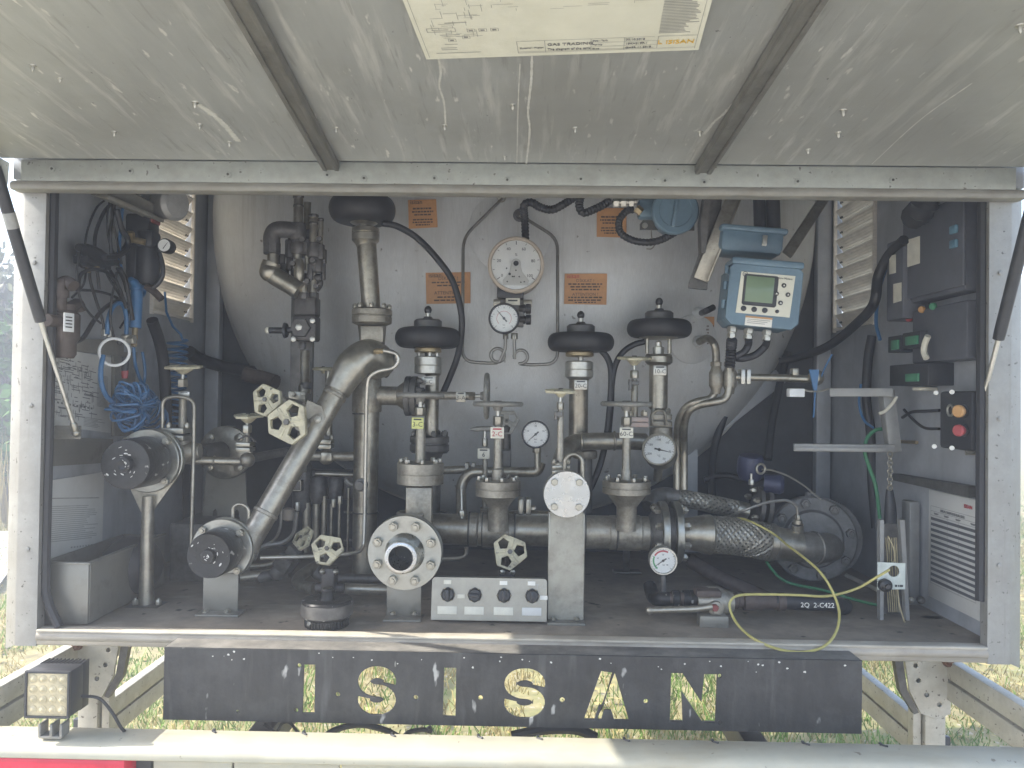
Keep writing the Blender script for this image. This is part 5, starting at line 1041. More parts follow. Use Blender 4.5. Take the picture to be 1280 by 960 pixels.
# big black cap, far left
t = thing('capped_coupling', 'big black capped coupling with four bolts on a slim post at far left', 'coupling', P(182, 760, 2.15))
c = P(190, 575, 2.18); k = S(1, 2.18)
part(t, 'cap', MB().lathe([(0, 30*k), (.01, 31*k), (.105, 30*k), (.12, 29*k), (.121, 27*k), (.118, 10*k), (.135, 9*k), (.136, 6*k), (.13, 2*k)], c+FRONT*.025, FRONT, 44), 'oily')
flakes(t, c+FRONT*.1475, 8*k, 25*k, 16, 3); flakes(t, c+FRONT*.162, 3*k, 6*k, 5, 8)
f = part(t, 'flange', MB().lathe([(0, 38*k), (.002, 39.5*k), (.018, 39.5*k), (.02, 38*k), (.024, 38*k), (.026, 39.5*k), (.040, 39.5*k), (.042, 38.5*k)], c+Y_*.014, FRONT, 52), 'flange'); bolts(f, c+FRONT*.028, FRONT, 35*k, 4, 5*k, .014, 45)
part(t, 'pipe', MB().cyl(c+Y_*.01, c+Y_*.16, 15*k), 'cast')
part(t, 'gusset', MB().prism(pts(2.17, (156,596), (222,596), (190,640), (176,640)), Y_*.008), 'steel')
part(t, 'post', vz(184, 2.16, [(757, 9.5), (745, 9), (735, 8.2), (620, 7.4)]), 'pipe')
b_ = part(t, 'base_plate', MB().box(P(183, 757, 2.15), (S(42, 2.15), .07, .006), None, .001), 'darksteel'); [bolt(b_, P(183+dx, 756, 2.14), Z_, .008, .014) for dx in (-14, 15)]
# second black cap
t = thing('capped_coupling', 'black capped coupling low at left on a short sheet metal stand', 'coupling', P(276, 768, 2.08))
c = P(279, 686, 2.10); k = S(1, 2.1)
part(t, 'cap', MB().lathe([(0, 27.5*k), (.01, 28.5*k), (.075, 27.5*k), (.085, 26*k), (.082, 9*k), (.095, 8*k), (.096, 5*k)], c+FRONT*.012, FRONT, 40), 'oily')
flakes(t, c+FRONT*.0985, 9*k, 24*k, 9, 4); flakes(t, c+FRONT*.1095, 1*k, 6*k, 5, 9)
f = part(t, 'flange', MB().lathe([(0, 37*k), (.002, 38.5*k), (.016, 38.5*k), (.018, 37*k), (.022, 37*k), (.024, 38.5*k), (.036, 38.5*k), (.038, 37.5*k)], c+Y_*.024, FRONT, 52), 'flange'); bolts(f, c+FRONT*.014, FRONT, 33*k, 4, 5*k, .014, 42)
part(t, 'pipe', MB().cyl(c+Y_*.02, P(303, 690, 2.13), 17*k), 'cast')
part(t, 'handle_loop', MB().tube(bend([P(291, 652, 2.14), P(291, 633, 2.14), P(301, 629, 2.14), P(311, 635, 2.14), P(311, 665, 2.14)], .025, 5), S(2.3, 2.14), 10, 0), 'pipe')
part(t, 'stand', MB().box(P(276, 742, 2.085), (S(44, 2.085), .005, S(52, 2.085)), None, .001).box(V((P(276, 768, 2.075).x, 2.075, ZF+.003)), (S(54, 2.08), .06, .005), None, .001), 'trough')
for dx in (-17, 10): bolt(t, P(274+dx, 766, 2.07), Z_, .009, .006)
# centre open flange
t = thing('open_flange', 'large bolted steel flange with open black pipe mouth in front centre', 'flange', P(505, 770, 2.06))
c = P(506, 691, 2.04); k = S(1, 2.04)
f = part(t, 'flange', MB().lathe([(0, 45*k), (.002, 46.5*k), (.017, 46.5*k), (.019, 45.5*k), (.022, 45.5*k), (.024, 46.5*k), (.037, 46.5*k), (.039, 46*k), (.039, 24*k), (0, 24*k)], c+Y_*.036, FRONT, 64, caps=False), 'flange'); bolts(f, c+FRONT*.003, FRONT, 36*k, 8, 6*k, .016, 22.5)
part(t, 'hub', MB().lathe([(0, 26*k), (.012, 22*k), (.05, 20*k), (.056, 20.5*k), (.066, 19.5*k), (.068, 18*k), (.068, 15*k), (.04, 14*k), (-.04, 14*k)], c, FRONT, 44, caps=False), 'machined')
part(t, 'bore', MB().lathe([(-.032, 13.9*k), (-.030, 13.9*k)], c, FRONT, 32), 'oily')
part(t, 'pipe', MB().cyl(c+Y_*.034, P(515, 664, 2.36), 19*k, seg=30).torus(P(512, 668, 2.22), Y_, 19*k, .004), 'pipe')
part(t, 'neck', MB().torus(P(515, 642, 2.27), Z_, S(17, 2.27), .006, 32).torus(P(515, 646, 2.27), Z_, S(16, 2.27), .006, 32), 'cast')
part(t, 'stand', MB().box(P(505, 750, 2.075), (S(43, 2.075), .005, S(46, 2.075)), None, .001).box(V((P(505, 770, 2.07).x, 2.06, ZF+.003)), (S(46, 2.07), .06, .005), None, .001), 'trough')
for dx in (-14, 13): bolt(t, P(505+dx, 768, 2.055), Z_, .009, .006)
# polished disc on the pillar
t = thing('blind_flange', 'polished four-bolt disc on top of a tall flat steel pillar', 'flange', P(707, 778, 2.06))
c = P(708, 617, 2.05); k = S(1, 2.05)
f = part(t, 'disc', MB().lathe([(0, 28.2*k), (.001, 29*k), (.016, 29*k), (.018, 28.4*k), (.018, .5*k)], c, FRONT, 56), 'machined'); bolts(f, c+FRONT*.016, FRONT, 21.5*k, 4, 4.6*k, .010, 45, 'steel', False)
part(t, 'back_flange', MB().lathe([(0, 28*k), (.001, 29*k), (.014, 29*k), (.015, 28*k)], c+Y_*.018, FRONT, 48), 'cast'); part(t, 'pipe', MB().cyl(c+Y_*.01, c+Y_*.12, 11*k), 'cast')
part(t, 'handle_loop', MB().tube(bend([P(706, 592, 2.10), P(706, 573, 2.10), P(717, 566, 2.10), P(728, 573, 2.10), P(728, 602, 2.10)], .03, 5), S(2.6, 2.10), 10, 0), 'pipe')
part(t, 'pillar', MB().prism([P(686, 640, 2.075), P(729, 640, 2.075), P(729, 776, 2.06), P(685, 776, 2.06)], Y_*.006).box((P(686, 708, 2.09)), (.005, .04, S(134, 2.09)), None, .001).box((P(728.5, 708, 2.09)), (.005, .04, S(134, 2.09)), None, .001), 'pillar')
b_ = part(t, 'base_plate', MB().box(V((P(707, 777, 2.06).x, 2.055, ZF+.003)), (S(46, 2.06), .06, .006), None, .001), 'trough'); [bolt(b_, P(707+dx, 775, 2.045), Z_, .008, .006) for dx in (-15, 14)]
# round flange on slotted pedestal behind
t = thing('pedestal_flange', 'round bolted flange in shadow on a tall slotted steel pedestal', 'flange', P(280, 720, 2.55))
c = P(284, 565, 2.55); k = S(1, 2.55)
f = part(t, 'flange', MB().lathe([(0, 32*k), (.002, 33*k), (.018, 33*k), (.02, 32*k), (.02, 14*k)], c, FRONT, 44), 'steel'); bolts(f, c+FRONT*.02, FRONT, 26*k, 4, 6*k, .012, 45)
part(t, 'stub', MB().lathe([(0, 14*k), (.05, 13*k), (.06, 11*k), (.1, 11*k)], P(276, 566, 2.53), V((-.3, -1, 0)), 28), 'darksteel')
part(t, 'pedestal', plate([[(-38*k, -80*k), (32*k, -80*k), (22*k, 75*k), (-28*k, 75*k)], [(-22*k, -70*k), (-13*k, -70*k), (-13*k, 26*k), (-15*k, 29*k), (-18*k, 26*k)], [(9*k, -70*k), (18*k, -70*k), (15*k, 26*k), (12*k, 29*k), (9*k, 26*k)]], FF, P(284, 665, 2.57), .008, .001), 'trough')
# ================================================================== BRAIDED HOSES, PUMP FLANGE
def braid(t, path, r, n=14, pitch=.06, name='braided_sleeve'):
    p = cat(path, 16); core = part(t, 'core', MB().tube(p, r*.97, 20, 0), 'darksteel'); L_ = sum((b-a).length for a, b in zip(p, p[1:])); p = cat(path, max(16, int(L_/.0035/(len(path)-1))))
    T = [(p[min(i+1, len(p)-1)]-p[max(i-1, 0)]).normalized() for i in range(len(p))]; u = frame(T[0])[0]; fr_ = []; s_ = 0; ss = []
    for i, q in enumerate(p):
        u = (u-T[i]*u.dot(T[i])).normalized(); fr_.append((u.copy(), T[i].cross(u))); s_ += (q-p[i-1]).length if i else 0; ss.append(s_)
    mb = MB()
    for dirn in (1, -1):
        for k in range(n):
            for w_ in (-.30, -.1, .1, .30):
                line = []
                for i, q in enumerate(p):
                    ph = ss[i]/(pitch*2.6); a = 2*math.pi*((k+w_*.62)/n+dirn*ph); rr = r*(1.0+.018*dirn*math.sin(2*math.pi*n*(2*ph)*.5+math.pi*k)); line.append(q+(fr_[i][0]*math.cos(a)+fr_[i][1]*math.sin(a))*rr)
                mb.tube(line, r*.036*14/n, 4, 0)
    part(t, name, mb, 'braid')
t = thing('braided_hose', 'thick braided metal hose bulging right from the twin flanges, front one', 'hose', P(910, 700, 2.38))
braid(t, pts(2.36, (886,668), (905,669), (930,672), (958,677,2.37)), S(22.5, 2.36), 18, .11)
part(t, 'collar', MB().lathe([(0, S(17, 2.36)), (.02, S(19, 2.36)), (.05, S(21, 2.36)), (.08, S(24, 2.36)), (.10, S(24.5, 2.36)), (.105, S(23, 2.36))], P(846, 666, 2.36), P(886, 668, 2.36)-P(846, 666, 2.36), 32), 'pipe')
part(t, 'end_ferrule', MB().lathe([(0, S(24, 2.36)), (.02, S(23.5, 2.36)), (.024, S(21, 2.36)), (.05, S(20, 2.36)), (.10, S(19.5, 2.36))], P(958, 677, 2.37), V((1, .05, -.14)), 32), 'pipe')
t = thing('braided_hose', 'slimmer braided metal hose running right behind the thick one', 'hose', P(890, 648, 2.5))
braid(t, pts(2.5, (846,622), (870,626), (895,631), (922,637)), S(10.5, 2.5), 9, .065); part(t, 'collar', MB().tube(pts(2.5, (812,634,2.46), (818,624,2.48), (830,620), (848,622)), S(11, 2.5), 18), 'darksteel'); part(t, 'end_ferrule', MB().cyl(P(920, 636, 2.5), P(934, 640, 2.5), S(11, 2.5)), 'steel')
t = thing('flange_pair', 'pair of thick bolted flanges joining header pipe and braided hose', 'flange', P(832, 720, 2.36))
for x, mt_ in ((823, 'flange'), (840, 'flange')):
    f = part(t, 'flange', MB().lathe([(0, S(37, 2.36)), (.002, S(38, 2.36)), (.020, S(38, 2.36)), (.022, S(37, 2.36))], P(x, 665, 2.36), X_, 44), mt_); sg = -1 if x < 830 else 1; bolts(f, P(x+(0 if sg < 0 else 9), 665, 2.36), X_*sg, S(31, 2.36), 8, .012, .016, 22)
part(t, 'gasket', MB().cyl(P(831, 665, 2.36), P(841, 665, 2.36), S(30, 2.36), seg=36), 'dark'); part(t, 'neck', MB().lathe([(0, S(20, 2.36)), (.02, S(28, 2.36)), (.03, S(30, 2.36))], P(811, 664, 2.36), X_, 32), 'darksteel')
t = thing('pump_housing', 'big round dark bolted pump flange fed by an elbow, right of the braided hose', 'pump', P(1015, 735, 2.5))
axp = V((-.20, -1, .05)); c = P(1014, 672, 2.52); k = S(1, 2.5)
f = part(t, 'cover', MB().lathe([(0, 50*k), (.004, 52*k), (.03, 52*k), (.035, 50*k), (.035, 36*k), (.05, 33*k), (.055, 10*k)], c, axp, 56), 'pumpcast'); bolts(f, c+axp.normalized()*.035, axp, 44*k, 8, 6*k, .018, 12, 'darksteel')
part(t, 'casing', MB().lathe([(-.25, 45*k), (-.02, 50*k), (0, 49*k)], c+V((.03, 0, 0)), axp, 48), 'pumpcast'); part(t, 'lifting_boss', MB().cyl(P(1012, 622, 2.53), P(1012, 615, 2.53), 6*k), 'pumpcast')
part(t, 'inlet_elbow', MB().tube(pts(2.4, (966,680,2.38), (985,682,2.385), (1008,684,2.39), (1028,685,2.42), (1036,684,2.48), (1036,683,2.54)), S(18.5, 2.4), 28, 8).torus(P(994, 683, 2.385), X_, S(18.6, 2.4), .004).torus(P(1019, 684.5, 2.40), V((1, .3, 0)), S(18.8, 2.4), .004), 'darkpipe')
part(t, 'sensor_boss', MB().cyl(P(997, 668, 2.37), P(997, 655, 2.36), S(7, 2.36)).cyl(P(997, 655, 2.36), P(997, 650, 2.36), S(5.5, 2.36)).hexn(P(997, 650, 2.36), Z_, S(3.4, 2.36), .015), 'pipe')
single('sensor_lead', 'thin grey tube arching left from the boss on the pump elbow', 'tube', MB().tube(bend(pts(2.36, (997,650), (997,632), (985,625), (960,627), (935,636), (905,648,2.42)), .03, 5), S(1.9, 2.36), 8, 0), 'tubing')
t = thing('level_switch', 'dark blue instrument head on bolted flange above the braided hoses', 'instrument', P(940, 652, 2.52))
part(t, 'head', MB().lathe([(0, S(13, 2.52)), (.02, S(16, 2.52)), (.06, S(16, 2.52)), (.075, S(14, 2.52)), (.08, S(8, 2.52))], P(937, 598, 2.52), V((0, -.2, 1)), 28), 'darkblue'); part(t, 'side_head', MB().lathe([(0, S(11, 2.52)), (.05, S(12, 2.52)), (.06, S(9, 2.52))], P(955, 604, 2.5), V((1, -.3, -.05)), 24), 'darkblue')
part(t, 'retaining_ring', MB().torus(P(951, 586, 2.47), V((.3, -1, 0)), S(6, 2.47), .004), 'pipe'); part(t, 'bolt_stud', MB().cyl(P(939, 606, 2.46), P(939, 592, 2.46), .004).hexn(P(939, 606, 2.46), Z_, .009, .016), 'bright')
for x, hgt in ((948, 30), (958, 30)): part(t, 'flange', MB().lathe([(0, S(26, 2.52)), (.014, S(26, 2.52))], P(x-4, 634, 2.52), V((1, 0, -.1)), 36), 'darksteel')
bolts(t, P(943, 634, 2.52), V((-1, 0, .1)), S(21, 2.52), 6, .010, .016, 30)
single('signal_wire', 'thin pale wire arching right from the dark blue instrument over the pump', 'wire', MB().tube(pts(2.48, (952,587), (965,588), (985,595), (1005,607), (1018,618), (1026,624)), S(1.2, 2.48), 6), 'tubing2')
# ================================================================== GAUGES
g, c, r = gauge('pressure_gauge', 'gray faced dial gauge with black rim on a short stem, left of the polished disc', 669.5, 543, 2.42, 17.5, casemt='plastic', bezmt='plastic', depth=.03, nums=('0','10','20','30','40'), ticks=21, needle=222, nsz=.17, numr=.6, center=(('bar', .16, 0, -.35), ('kPa', .12, 0, -.55)))
part(g, 'stem', MB().cyl(P(672, 562, 2.43), P(672, 585, 2.43), S(4, 2.43)).hexn(P(671, 566, 2.43), Z_, S(5.5, 2.43), .016), 'steel')
g, c, r = gauge('thermometer', 'tilted dial thermometer in deep steel case right of the crossover pipe', 824, 562, 2.34, 21.5, ax=V((-.34, -1, .42)), casemt='steel', bezmt='steel', depth=.045, nums=('-200','-150','-100','-50','0','50'), a_from=205, a_to=-60, ticks=26, needle=-12, nsz=.17, numr=.62, center=(('°C', .18, 0, -.38),), cat_='thermometer')
part(g, 'stem', MB().cyl(c+V((.01, .05, -.03)), c+V((.02, .14, -.10)), .014), 'steel')
g, c, r = gauge('pressure_gauge', 'bright rimmed gauge with red and green arcs in front of the twin flanges', 829, 701, 2.14, 17.5, casemt='bright', bezmt='bright', depth=.03, nums=('0','10','20','30','40'), ticks=21, needle=215, nsz=.14, numr=.42, arcs=((60, 150, .68, .06, 'redink'), (155, 235, .68, .06, 'greenink')), center=(('bar', .13, .05, -.3),))
part(g, 'stem', MB().cyl(P(829, 719, 2.155), P(829, 742, 2.155), S(3.6, 2.155)), 'darksteel')

# ================================================================== FLOOR ITEMS
t = thing('switch_box', 'pale steel box on the floor with four black rotary switches', 'switch box', P(612, 775, 2.06))
k = S(1, 2.04); c = P(611.5, 749, 2.04); tl_ = -.10; ub = X_; vb = V((0, .16, 1)).normalized(); nb = ub.cross(vb); FB = (ub, vb, nb)
hw, hh = 72*k, 26*k
part(t, 'front_panel', plate([[(-hw, -hh), (hw, -hh), (hw, hh-4*k), (hw-1.2*k, hh-1.2*k), (hw-4*k, hh), (-hw+4*k, hh), (-hw+1.2*k, hh-1.2*k), (-hw, hh-4*k)]], FB, c, .004, .001), 'boxsteel')
part(t, 'box_body', MB().box(c-nb*.045, (hw*1.97, hh*1.9, .084), FB, .004), 'boxsteel')
for i, (dx, txt) in enumerate(((-51.5, 1), (-18, 0), (18.5, 1), (53.5, 1))):
    s0 = c+ub*dx*k+vb*5*k+nb*.002
    sw = part(t, 'rotary_switch', MB().lathe([(0, 9.3*k), (.003, 9.3*k)], s0, nb, 8).lathe([(.003, 7.5*k), (.006, 8*k), (.010, 7.2*k), (.011, 6.6*k)], s0, nb, 24), 'knob')
    part(sw, 'lever', MB().box(s0+nb*.016, (4.2*k, 13*k, .014), (ub, vb, nb) if i != 1 else (vb, -ub, nb), .002), 'knob')
    part(sw, 'retaining_nut', MB().lathe([(.002, 8.9*k), (.0045, 8.7*k)], s0, nb, 6), 'brass')
    part(t, 'label_plate', MB().box(c+ub*(dx-.5)*k-vb*14*k+nb*.0026, (24*k, 9.5*k, .001), FB, .0003), 'label' if i < 3 else 'paper')
    if txt: part(t, 'sticker', MB().box(c+ub*(dx-1)*k+vb*20*k+nb*.0026, (9.5*k, 5*k, .001), FB, .0003), 'white' if i else 'label')
for dx in (-35, 68): part(t, 'sticker', MB().box(c+ub*dx*k+vb*3*k+nb*.0026, (9.5*k, 5*k, .001), FB, .0003), 'label' if dx < 0 else 'white')
mb = MB(); text(mb, 'T-C', 8*k, FB, c+ub*64*k+vb*16*k+nb*.001); part(t, 'lettering', mb, 'softink')
# black floor pot
t = thing('floor_pot', 'squat black ribbed cup standing on the floor near the sill', 'pot', P(408, 786, 1.99))
k = S(1, 1.99); c = P(408.5, 784, 1.99); c.z = ZF
part(t, 'pot', MB().lathe([(0, 25*k), (.004, 26*k), (.022, 26*k), (.024, 29*k), (.028, 31*k), (.064, 31.5*k), (.068, 30*k), (.068, 27*k), (.066, 9*k), (.085, 7*k), (.09, 7.5*k), (.095, 6*k)], c, Z_, 44), 'oily')
part(t, 'rim_band', MB().lathe([(.030, 31.2*k), (.031, 32*k), (.060, 32.2*k), (.061, 31.4*k)], c, Z_, 44), 'darksteel')
mb = MB()
for i in range(40): a = 2*math.pi*i/40; d = V((math.cos(a), math.sin(a), 0)); mb.box(c+d*26.3*k+Z_*.012, (.004, .006, .018), (d, d.cross(Z_)*-1, Z_), .001)
part(t, 'grip_ribs', mb, 'oily')
# tubes on the floor at left of centre
for (lab, path, r0, mt_) in (('bent steel floor pipe just right of the black capped coupling', ((300,722,2.3), (345,716,2.34), (358,708,2.35)), 6.5, 'pipe'),
    ('curved floor pipe looping left behind the black ribbed cup', ((394,736,2.2), (376,732,2.24), (372,724,2.3), (384,714,2.36), (404,702,2.42)), 7, 'pipe'),
    ('straight floor pipe from the black pot valve to the open flange stand', ((428,736,2.2), (480,737,2.2), (520,737,2.22)), 6.5, 'pipe'),
    ('upper floor pipe behind, running right toward the open flange', ((398,705,2.4), (394,716,2.38), (404,722,2.38), (430,723,2.38), (480,724,2.36), (510,724,2.34)), 6, 'darksteel'),
    ('thin pipe under the leaning pipe beside the black capped coupling', ((310,708,2.4), (335,706,2.42), (352,698,2.44)), 3.5, 'pipe')):
    single('floor_pipe', lab, 'pipe', MB().tube([P(*q) for q in path], S(r0, 2.3), 16, 8), mt_)
# ball valve line at right
t = thing('ball_valve', 'rusty ball valve with long straight lever on the floor at right', 'valve', P(892, 782, 2.05))
part(t, 'body', MB().lathe([(-.045, S(13, 2.08)), (-.03, S(15, 2.08)), (-.015, S(19, 2.08)), (.015, S(19, 2.08)), (.03, S(15, 2.08)), (.05, S(12, 2.08))], P(892, 752, 2.10), X_, 24), 'cast')
part(t, 'top_plate', MB().box(P(884, 740, 2.08), (S(30, 2.08), .05, S(8, 2.08)), None, .003), 'rustpipe'); part(t, 'stem_boss', MB().lathe([(0, S(10, 2.05)), (.02, S(9, 2.05)), (.022, S(5, 2.05)), (.03, S(4.5, 2.05))], P(893, 759, 2.07), FRONT, 20), 'cast'); part(t, 'stem_nut', MB().hexn(P(893, 759, 2.045), FRONT, S(4.5, 2.05), .012), 'redbrown')
part(t, 'lever', MB().tube(pts(2.04, (890,758), (870,761), (840,762), (812,763)), S(4.2, 2.04), 12, 5).sphere(P(812, 763, 2.04), S(5, 2.04), 14), 'pipe'); part(t, 'block', MB().box(P(890.5, 775, 2.05), (S(35, 2.05), .04, S(14, 2.05)), None, .002), 'trough')
t = thing('pipe_line', 'greasy dark floor pipe with elbow left of the rusty ball valve', 'pipe', P(840, 765, 2.12))
part(t, 'elbow', MB().tube(pts(2.14, (812,732,2.22), (815,742,2.19), (819,748,2.15), (828,749,2.12), (842,748.5,2.11)), S(8.5, 2.13), 16, 8), 'oily'); part(t, 'nipple', MB().cyl(P(838, 748, 2.11), P(860, 748, 2.10), S(8, 2.1)), 'rustpipe')
for x in (840, 853, 862): part(t, 'coupling', MB().lathe([(0, S(9.5, 2.1)), (.002, S(10.5, 2.1)), (.018, S(10.5, 2.1)), (.02, S(9.5, 2.1))], P(x, 748, 2.105), X_, 20), 'oily')
t = thing('rubber_line_hose', 'fat black floor hose with white printing to the right of the ball valve', 'hose', P(980, 765, 2.1))
part(t, 'hose', MB().tube(pts(2.1, (968,751), (1000,753), (1030,754), (1046,756,2.12), (1056,760,2.25), (1060,752,2.5)), S(9.5, 2.1), 20, 8), 'hose')
cp = MB().lathe([(0, S(9, 2.1)), (.015, S(10, 2.1)), (.02, S(8, 2.1)), (.03, S(8, 2.1)), (.032, S(11, 2.1)), (.08, S(11, 2.1)), (.085, S(9.5, 2.1)), (.12, S(9.5, 2.1)), (.122, S(11, 2.1)), (.14, S(11, 2.1))], P(914, 751, 2.1), X_, 20); part(t, 'coupling', cp, 'rustpipe')
mb = MB(); text(mb, '2Q  2-C422', .018, (X_, Z_, FRONT), P(1018, 754, 2.1)+FRONT*S(9.6, 2.1)); part(t, 'lettering', mb, 'white')
single('yellow_cable', 'thin yellow cable looping over the sill from the white square plate', 'cable', MB().tube(pts(2.06, (1112,712,2.03), (1095,722,2.04), (1070,736,2.06), (1035,745,2.05), (1000,744,2.04), (960,743,2.04), (925,744,2.03), (913,752,2.02), (914,766,2.01), (925,784,1.97), (945,800,1.91), (975,812,1.885), (1005,815,1.885), (1030,808,1.89), (1045,790,1.93), (1049,765,1.98), (1040,738,2.02), (1025,715,2.06), (1005,697,2.12), (985,682,2.2), (968,668,2.28), (945,655,2.3), (925,648,2.36), (908,652,2.4)), S(1.6, 2.04), 8, 10), 'yellowcable')
single('green_cable', 'thin green earth cable hanging from the angle bracket down to the floor at right', 'cable', MB().tube(pts(2.4, (952,690,2.4), (965,712,2.4), (985,728,2.4), (1030,738,2.36), (1070,750,2.3), (1100,757,2.25)), S(1.8, 2.4), 8, 8), 'greencable')
# ================================================================== SMALL PIPEWORK BEHIND, CENTRE LEFT
t = thing('solenoid_cluster', 'cluster of dark solenoid valves with fine tubes between leaning pipe and thick riser', 'valve block', P(410, 690, 2.6))
part(t, 'block', MB().box(P(412, 605, 2.56), (S(70, 2.56), .06, S(36, 2.56)), None, .006), 'dark')
for x, y, r0, h_ in ((378, 608, 12, 62), (420, 608, 10, 30), (398, 612, 11, 34)): part(t, 'body', vz(x, 2.53, [(y+h_/2, r0*.8), (y+h_/2-6, r0), (y-h_/2+6, r0), (y-h_/2, r0*.8)], seg=20), 'greyfit')
for x, y0, y1, r0 in ((383, 628, 690, 5), (395, 626, 690, 4.4), (405, 620, 690, 3.6), (414, 630, 700, 2.2), (424, 630, 690, 2), (435, 610, 700, 1.6)): part(t, 'tube', vz(x, 2.52, [(y1, r0), (y0, r0)], seg=14), 'pipe')
part(t, 'coil', MB().box(P(371, 607, 2.44), (S(14, 2.44), .04, S(14, 2.44)), None, .003), 'dark'); mb = MB(); 
q = P(370, 607, 2.417)
for s_ in (-1, 1): mb.rect(q, FF, s_*S(6, 2.42)-.001, -S(6, 2.42), .002, S(12, 2.42)); mb.rect(q, FF, -S(6, 2.42), s_*S(6, 2.42)-.001, S(12, 2.42), .002)
part(t, 'coil_plate', mb, 'steel')
for x, y in ((352, 628), (372, 632), (417, 628), (425, 624)): part(t, 'tube_nut', MB().hexn(P(x, y+6, 2.45), Z_, S(3, 2.45), S(10, 2.45)), 'bright' if x < 400 else 'steel')
part(t, 'capsule', MB().lathe([(-.02, .012), (-.016, .018), (.016, .018), (.02, .012)], P(361, 643, 2.48), Z_, 16), 'tan')
part(t, 'tube', MB().tube(bend(pts(2.44, (352,636), (351,660), (344,676), (325,684), (318,700)), .05), S(2, 2.44), 8, 0), 'tubing'); part(t, 'tube', MB().tube(bend(pts(2.44, (371,640), (368,668), (355,679), (330,682), (318,692)), .06), S(3, 2.44), 8, 0), 'tubing')
part(t, 'tube', MB().tube(bend(pts(2.42, (432,600), (436,605), (448,608)), .02), S(2.6, 2.42), 8, 0), 'tubing'); part(t, 'header_tube', MB().cyl(P(395, 592, 2.48), P(448, 594, 2.46), S(3, 2.48)), 'pipe')
for i, y in enumerate((612, 640, 675)): part(t, 'cross_tube', MB().cyl(P(430, y, 2.6), P(470, y+1, 2.6), S(1.4, 2.6)), 'tubing')
# dark fitting manifold on the tank, upper left
t = thing('fitting_manifold', 'dark cluster of stacked threaded fittings and relief pipes on the tank, upper left', 'manifold', P(380, 500, 2.5))
Ym = 2.44
def vt(x, y0, y1, r0, mt_, nm='nipple', Y=Ym): part(t, nm, vz(x, Y, [(y1, r0), (y0, r0)], seg=18), mt_)
def hx(x, y0, y1, r0, Y=Ym): part(t, 'threaded_socket', vz(x, Y, [(y1, r0*.9), (y1-1.2, r0), (y0+1.2, r0), (y0, r0*.9)], seg=8), 'greyfit')
part(t, 'mounting_rail', MB().box(P(378, 430, 2.52), (S(28, 2.52), .02, S(150, 2.52)), None, .002), 'darksteel')
vt(373, 243, 282, 6, 'pipe'); hx(373, 242, 248, 7.2); hx(373, 256, 259, 7); hx(373, 279, 300, 10)
part(t, 'elbow', MB().tube(pts(Ym, (373,289), (358,287), (345,288), (340,296), (340,308)), S(10.5, Ym), 16, 6), 'greyfit'); hx(340, 303, 318, 11)
vt(341, 318, 332, 7, 'pipe'); part(t, 'branch_pipe', MB().tube(pts(2.40, (340,328), (337,338), (345,346), (362,356), (374,364)), S(11.5, 2.4), 20, 6), 'pipe'); part(t, 'end_cap', MB().sphere(P(336, 340, 2.39), S(12, 2.4), 18, .8, FRONT), 'pipe')
vt(384, 253, 300, 4.4, 'pipe', Y=2.47); vt(392, 270, 308, 5.4, 'pipe'); hx(392, 268, 272, 6.6); hx(392, 278, 281, 6.4); hx(393, 304, 322, 10); vt(401, 275, 310, 3.2, 'steel'); hx(401, 273, 277, 4); hx(400, 306, 324, 6)
hx(372, 298, 303, 7); hx(373, 303, 318, 9); vt(372, 318, 324, 5, 'steel'); part(t, 'reducer', vz(374, 2.42, [(352, 5), (345, 6.5), (330, 6.5), (324, 4)], seg=18), 'pipe'); vt(379, 353, 370, 5, 'steel', Y=2.42)
hx(394, 322, 332, 8); hx(397, 326, 340, 7); vt(391, 338, 370, 5.4, 'pipe', Y=2.46); hx(392, 332, 338, 7); vt(384, 320, 338, 3, 'steel'); part(t, 'side_pipe', MB().tube(pts(2.48, (356,330), (356,345), (366,352)), S(6, 2.48), 12), 'darksteel'); part(t, 'side_pipe', MB().tube(pts(2.48, (398,345), (399,355), (394,362)), S(5, 2.48), 12), 'darksteel')
part(t, 'socket_block', MB().box(P(384, 384, 2.44), (S(28, Ym), .06, S(24, Ym)), None, .006), 'dark')
b_ = part(t, 'valve_body', MB().box(P(383, 411, 2.42), (S(30, 2.42), .06, S(32, 2.42)), None, .008).lathe([(0, S(13, 2.42)), (.01, S(12, 2.42))], P(376, 410, 2.39), FRONT, 6), 'dark')
for x, y in ((374, 409), (391, 401), (367, 424), (391, 424)): bolt(b_, P(x, y, 2.385), FRONT, .009 if x != 374 else .011, .007, 'bright', stud=False)
part(t, 'handle', MB().tube(pts(2.42, (336,413), (345,413), (356,413), (366,412)), S(4, 2.42), 12, 4).lathe([(0, S(5, 2.42)), (.004, S(10, 2.42)), (.012, S(9, 2.42)), (.016, S(4, 2.42))], P(354, 413, 2.42), X_, 20), 'plastic'); part(t, 'handle_tip', MB().sphere(P(335, 413, 2.42), S(4.3, 2.42), 14), 'label')
part(t, 'outlet_pipe', vz(381, 2.44, [(492, 7.5), (482, 7.5), (480, 6), (440, 6), (438, 5)], seg=18), 'pipe'); hx(378, 428, 436, 5); hx(383, 478, 486, 8.5); part(t, 'drop_pipe', vz(378, 2.46, [(590, 6), (490, 6)], seg=18), 'pipe')
f = part(t, 'clamp_plate', MB().box(P(372, 496, 2.40), (S(22, 2.4), .02, S(14, 2.4)), None, .003), 'steel'); bolt(f, P(366, 493, 2.385), FRONT, .009, .008); bolt(f, P(379, 493, 2.385), FRONT, .009, .008)
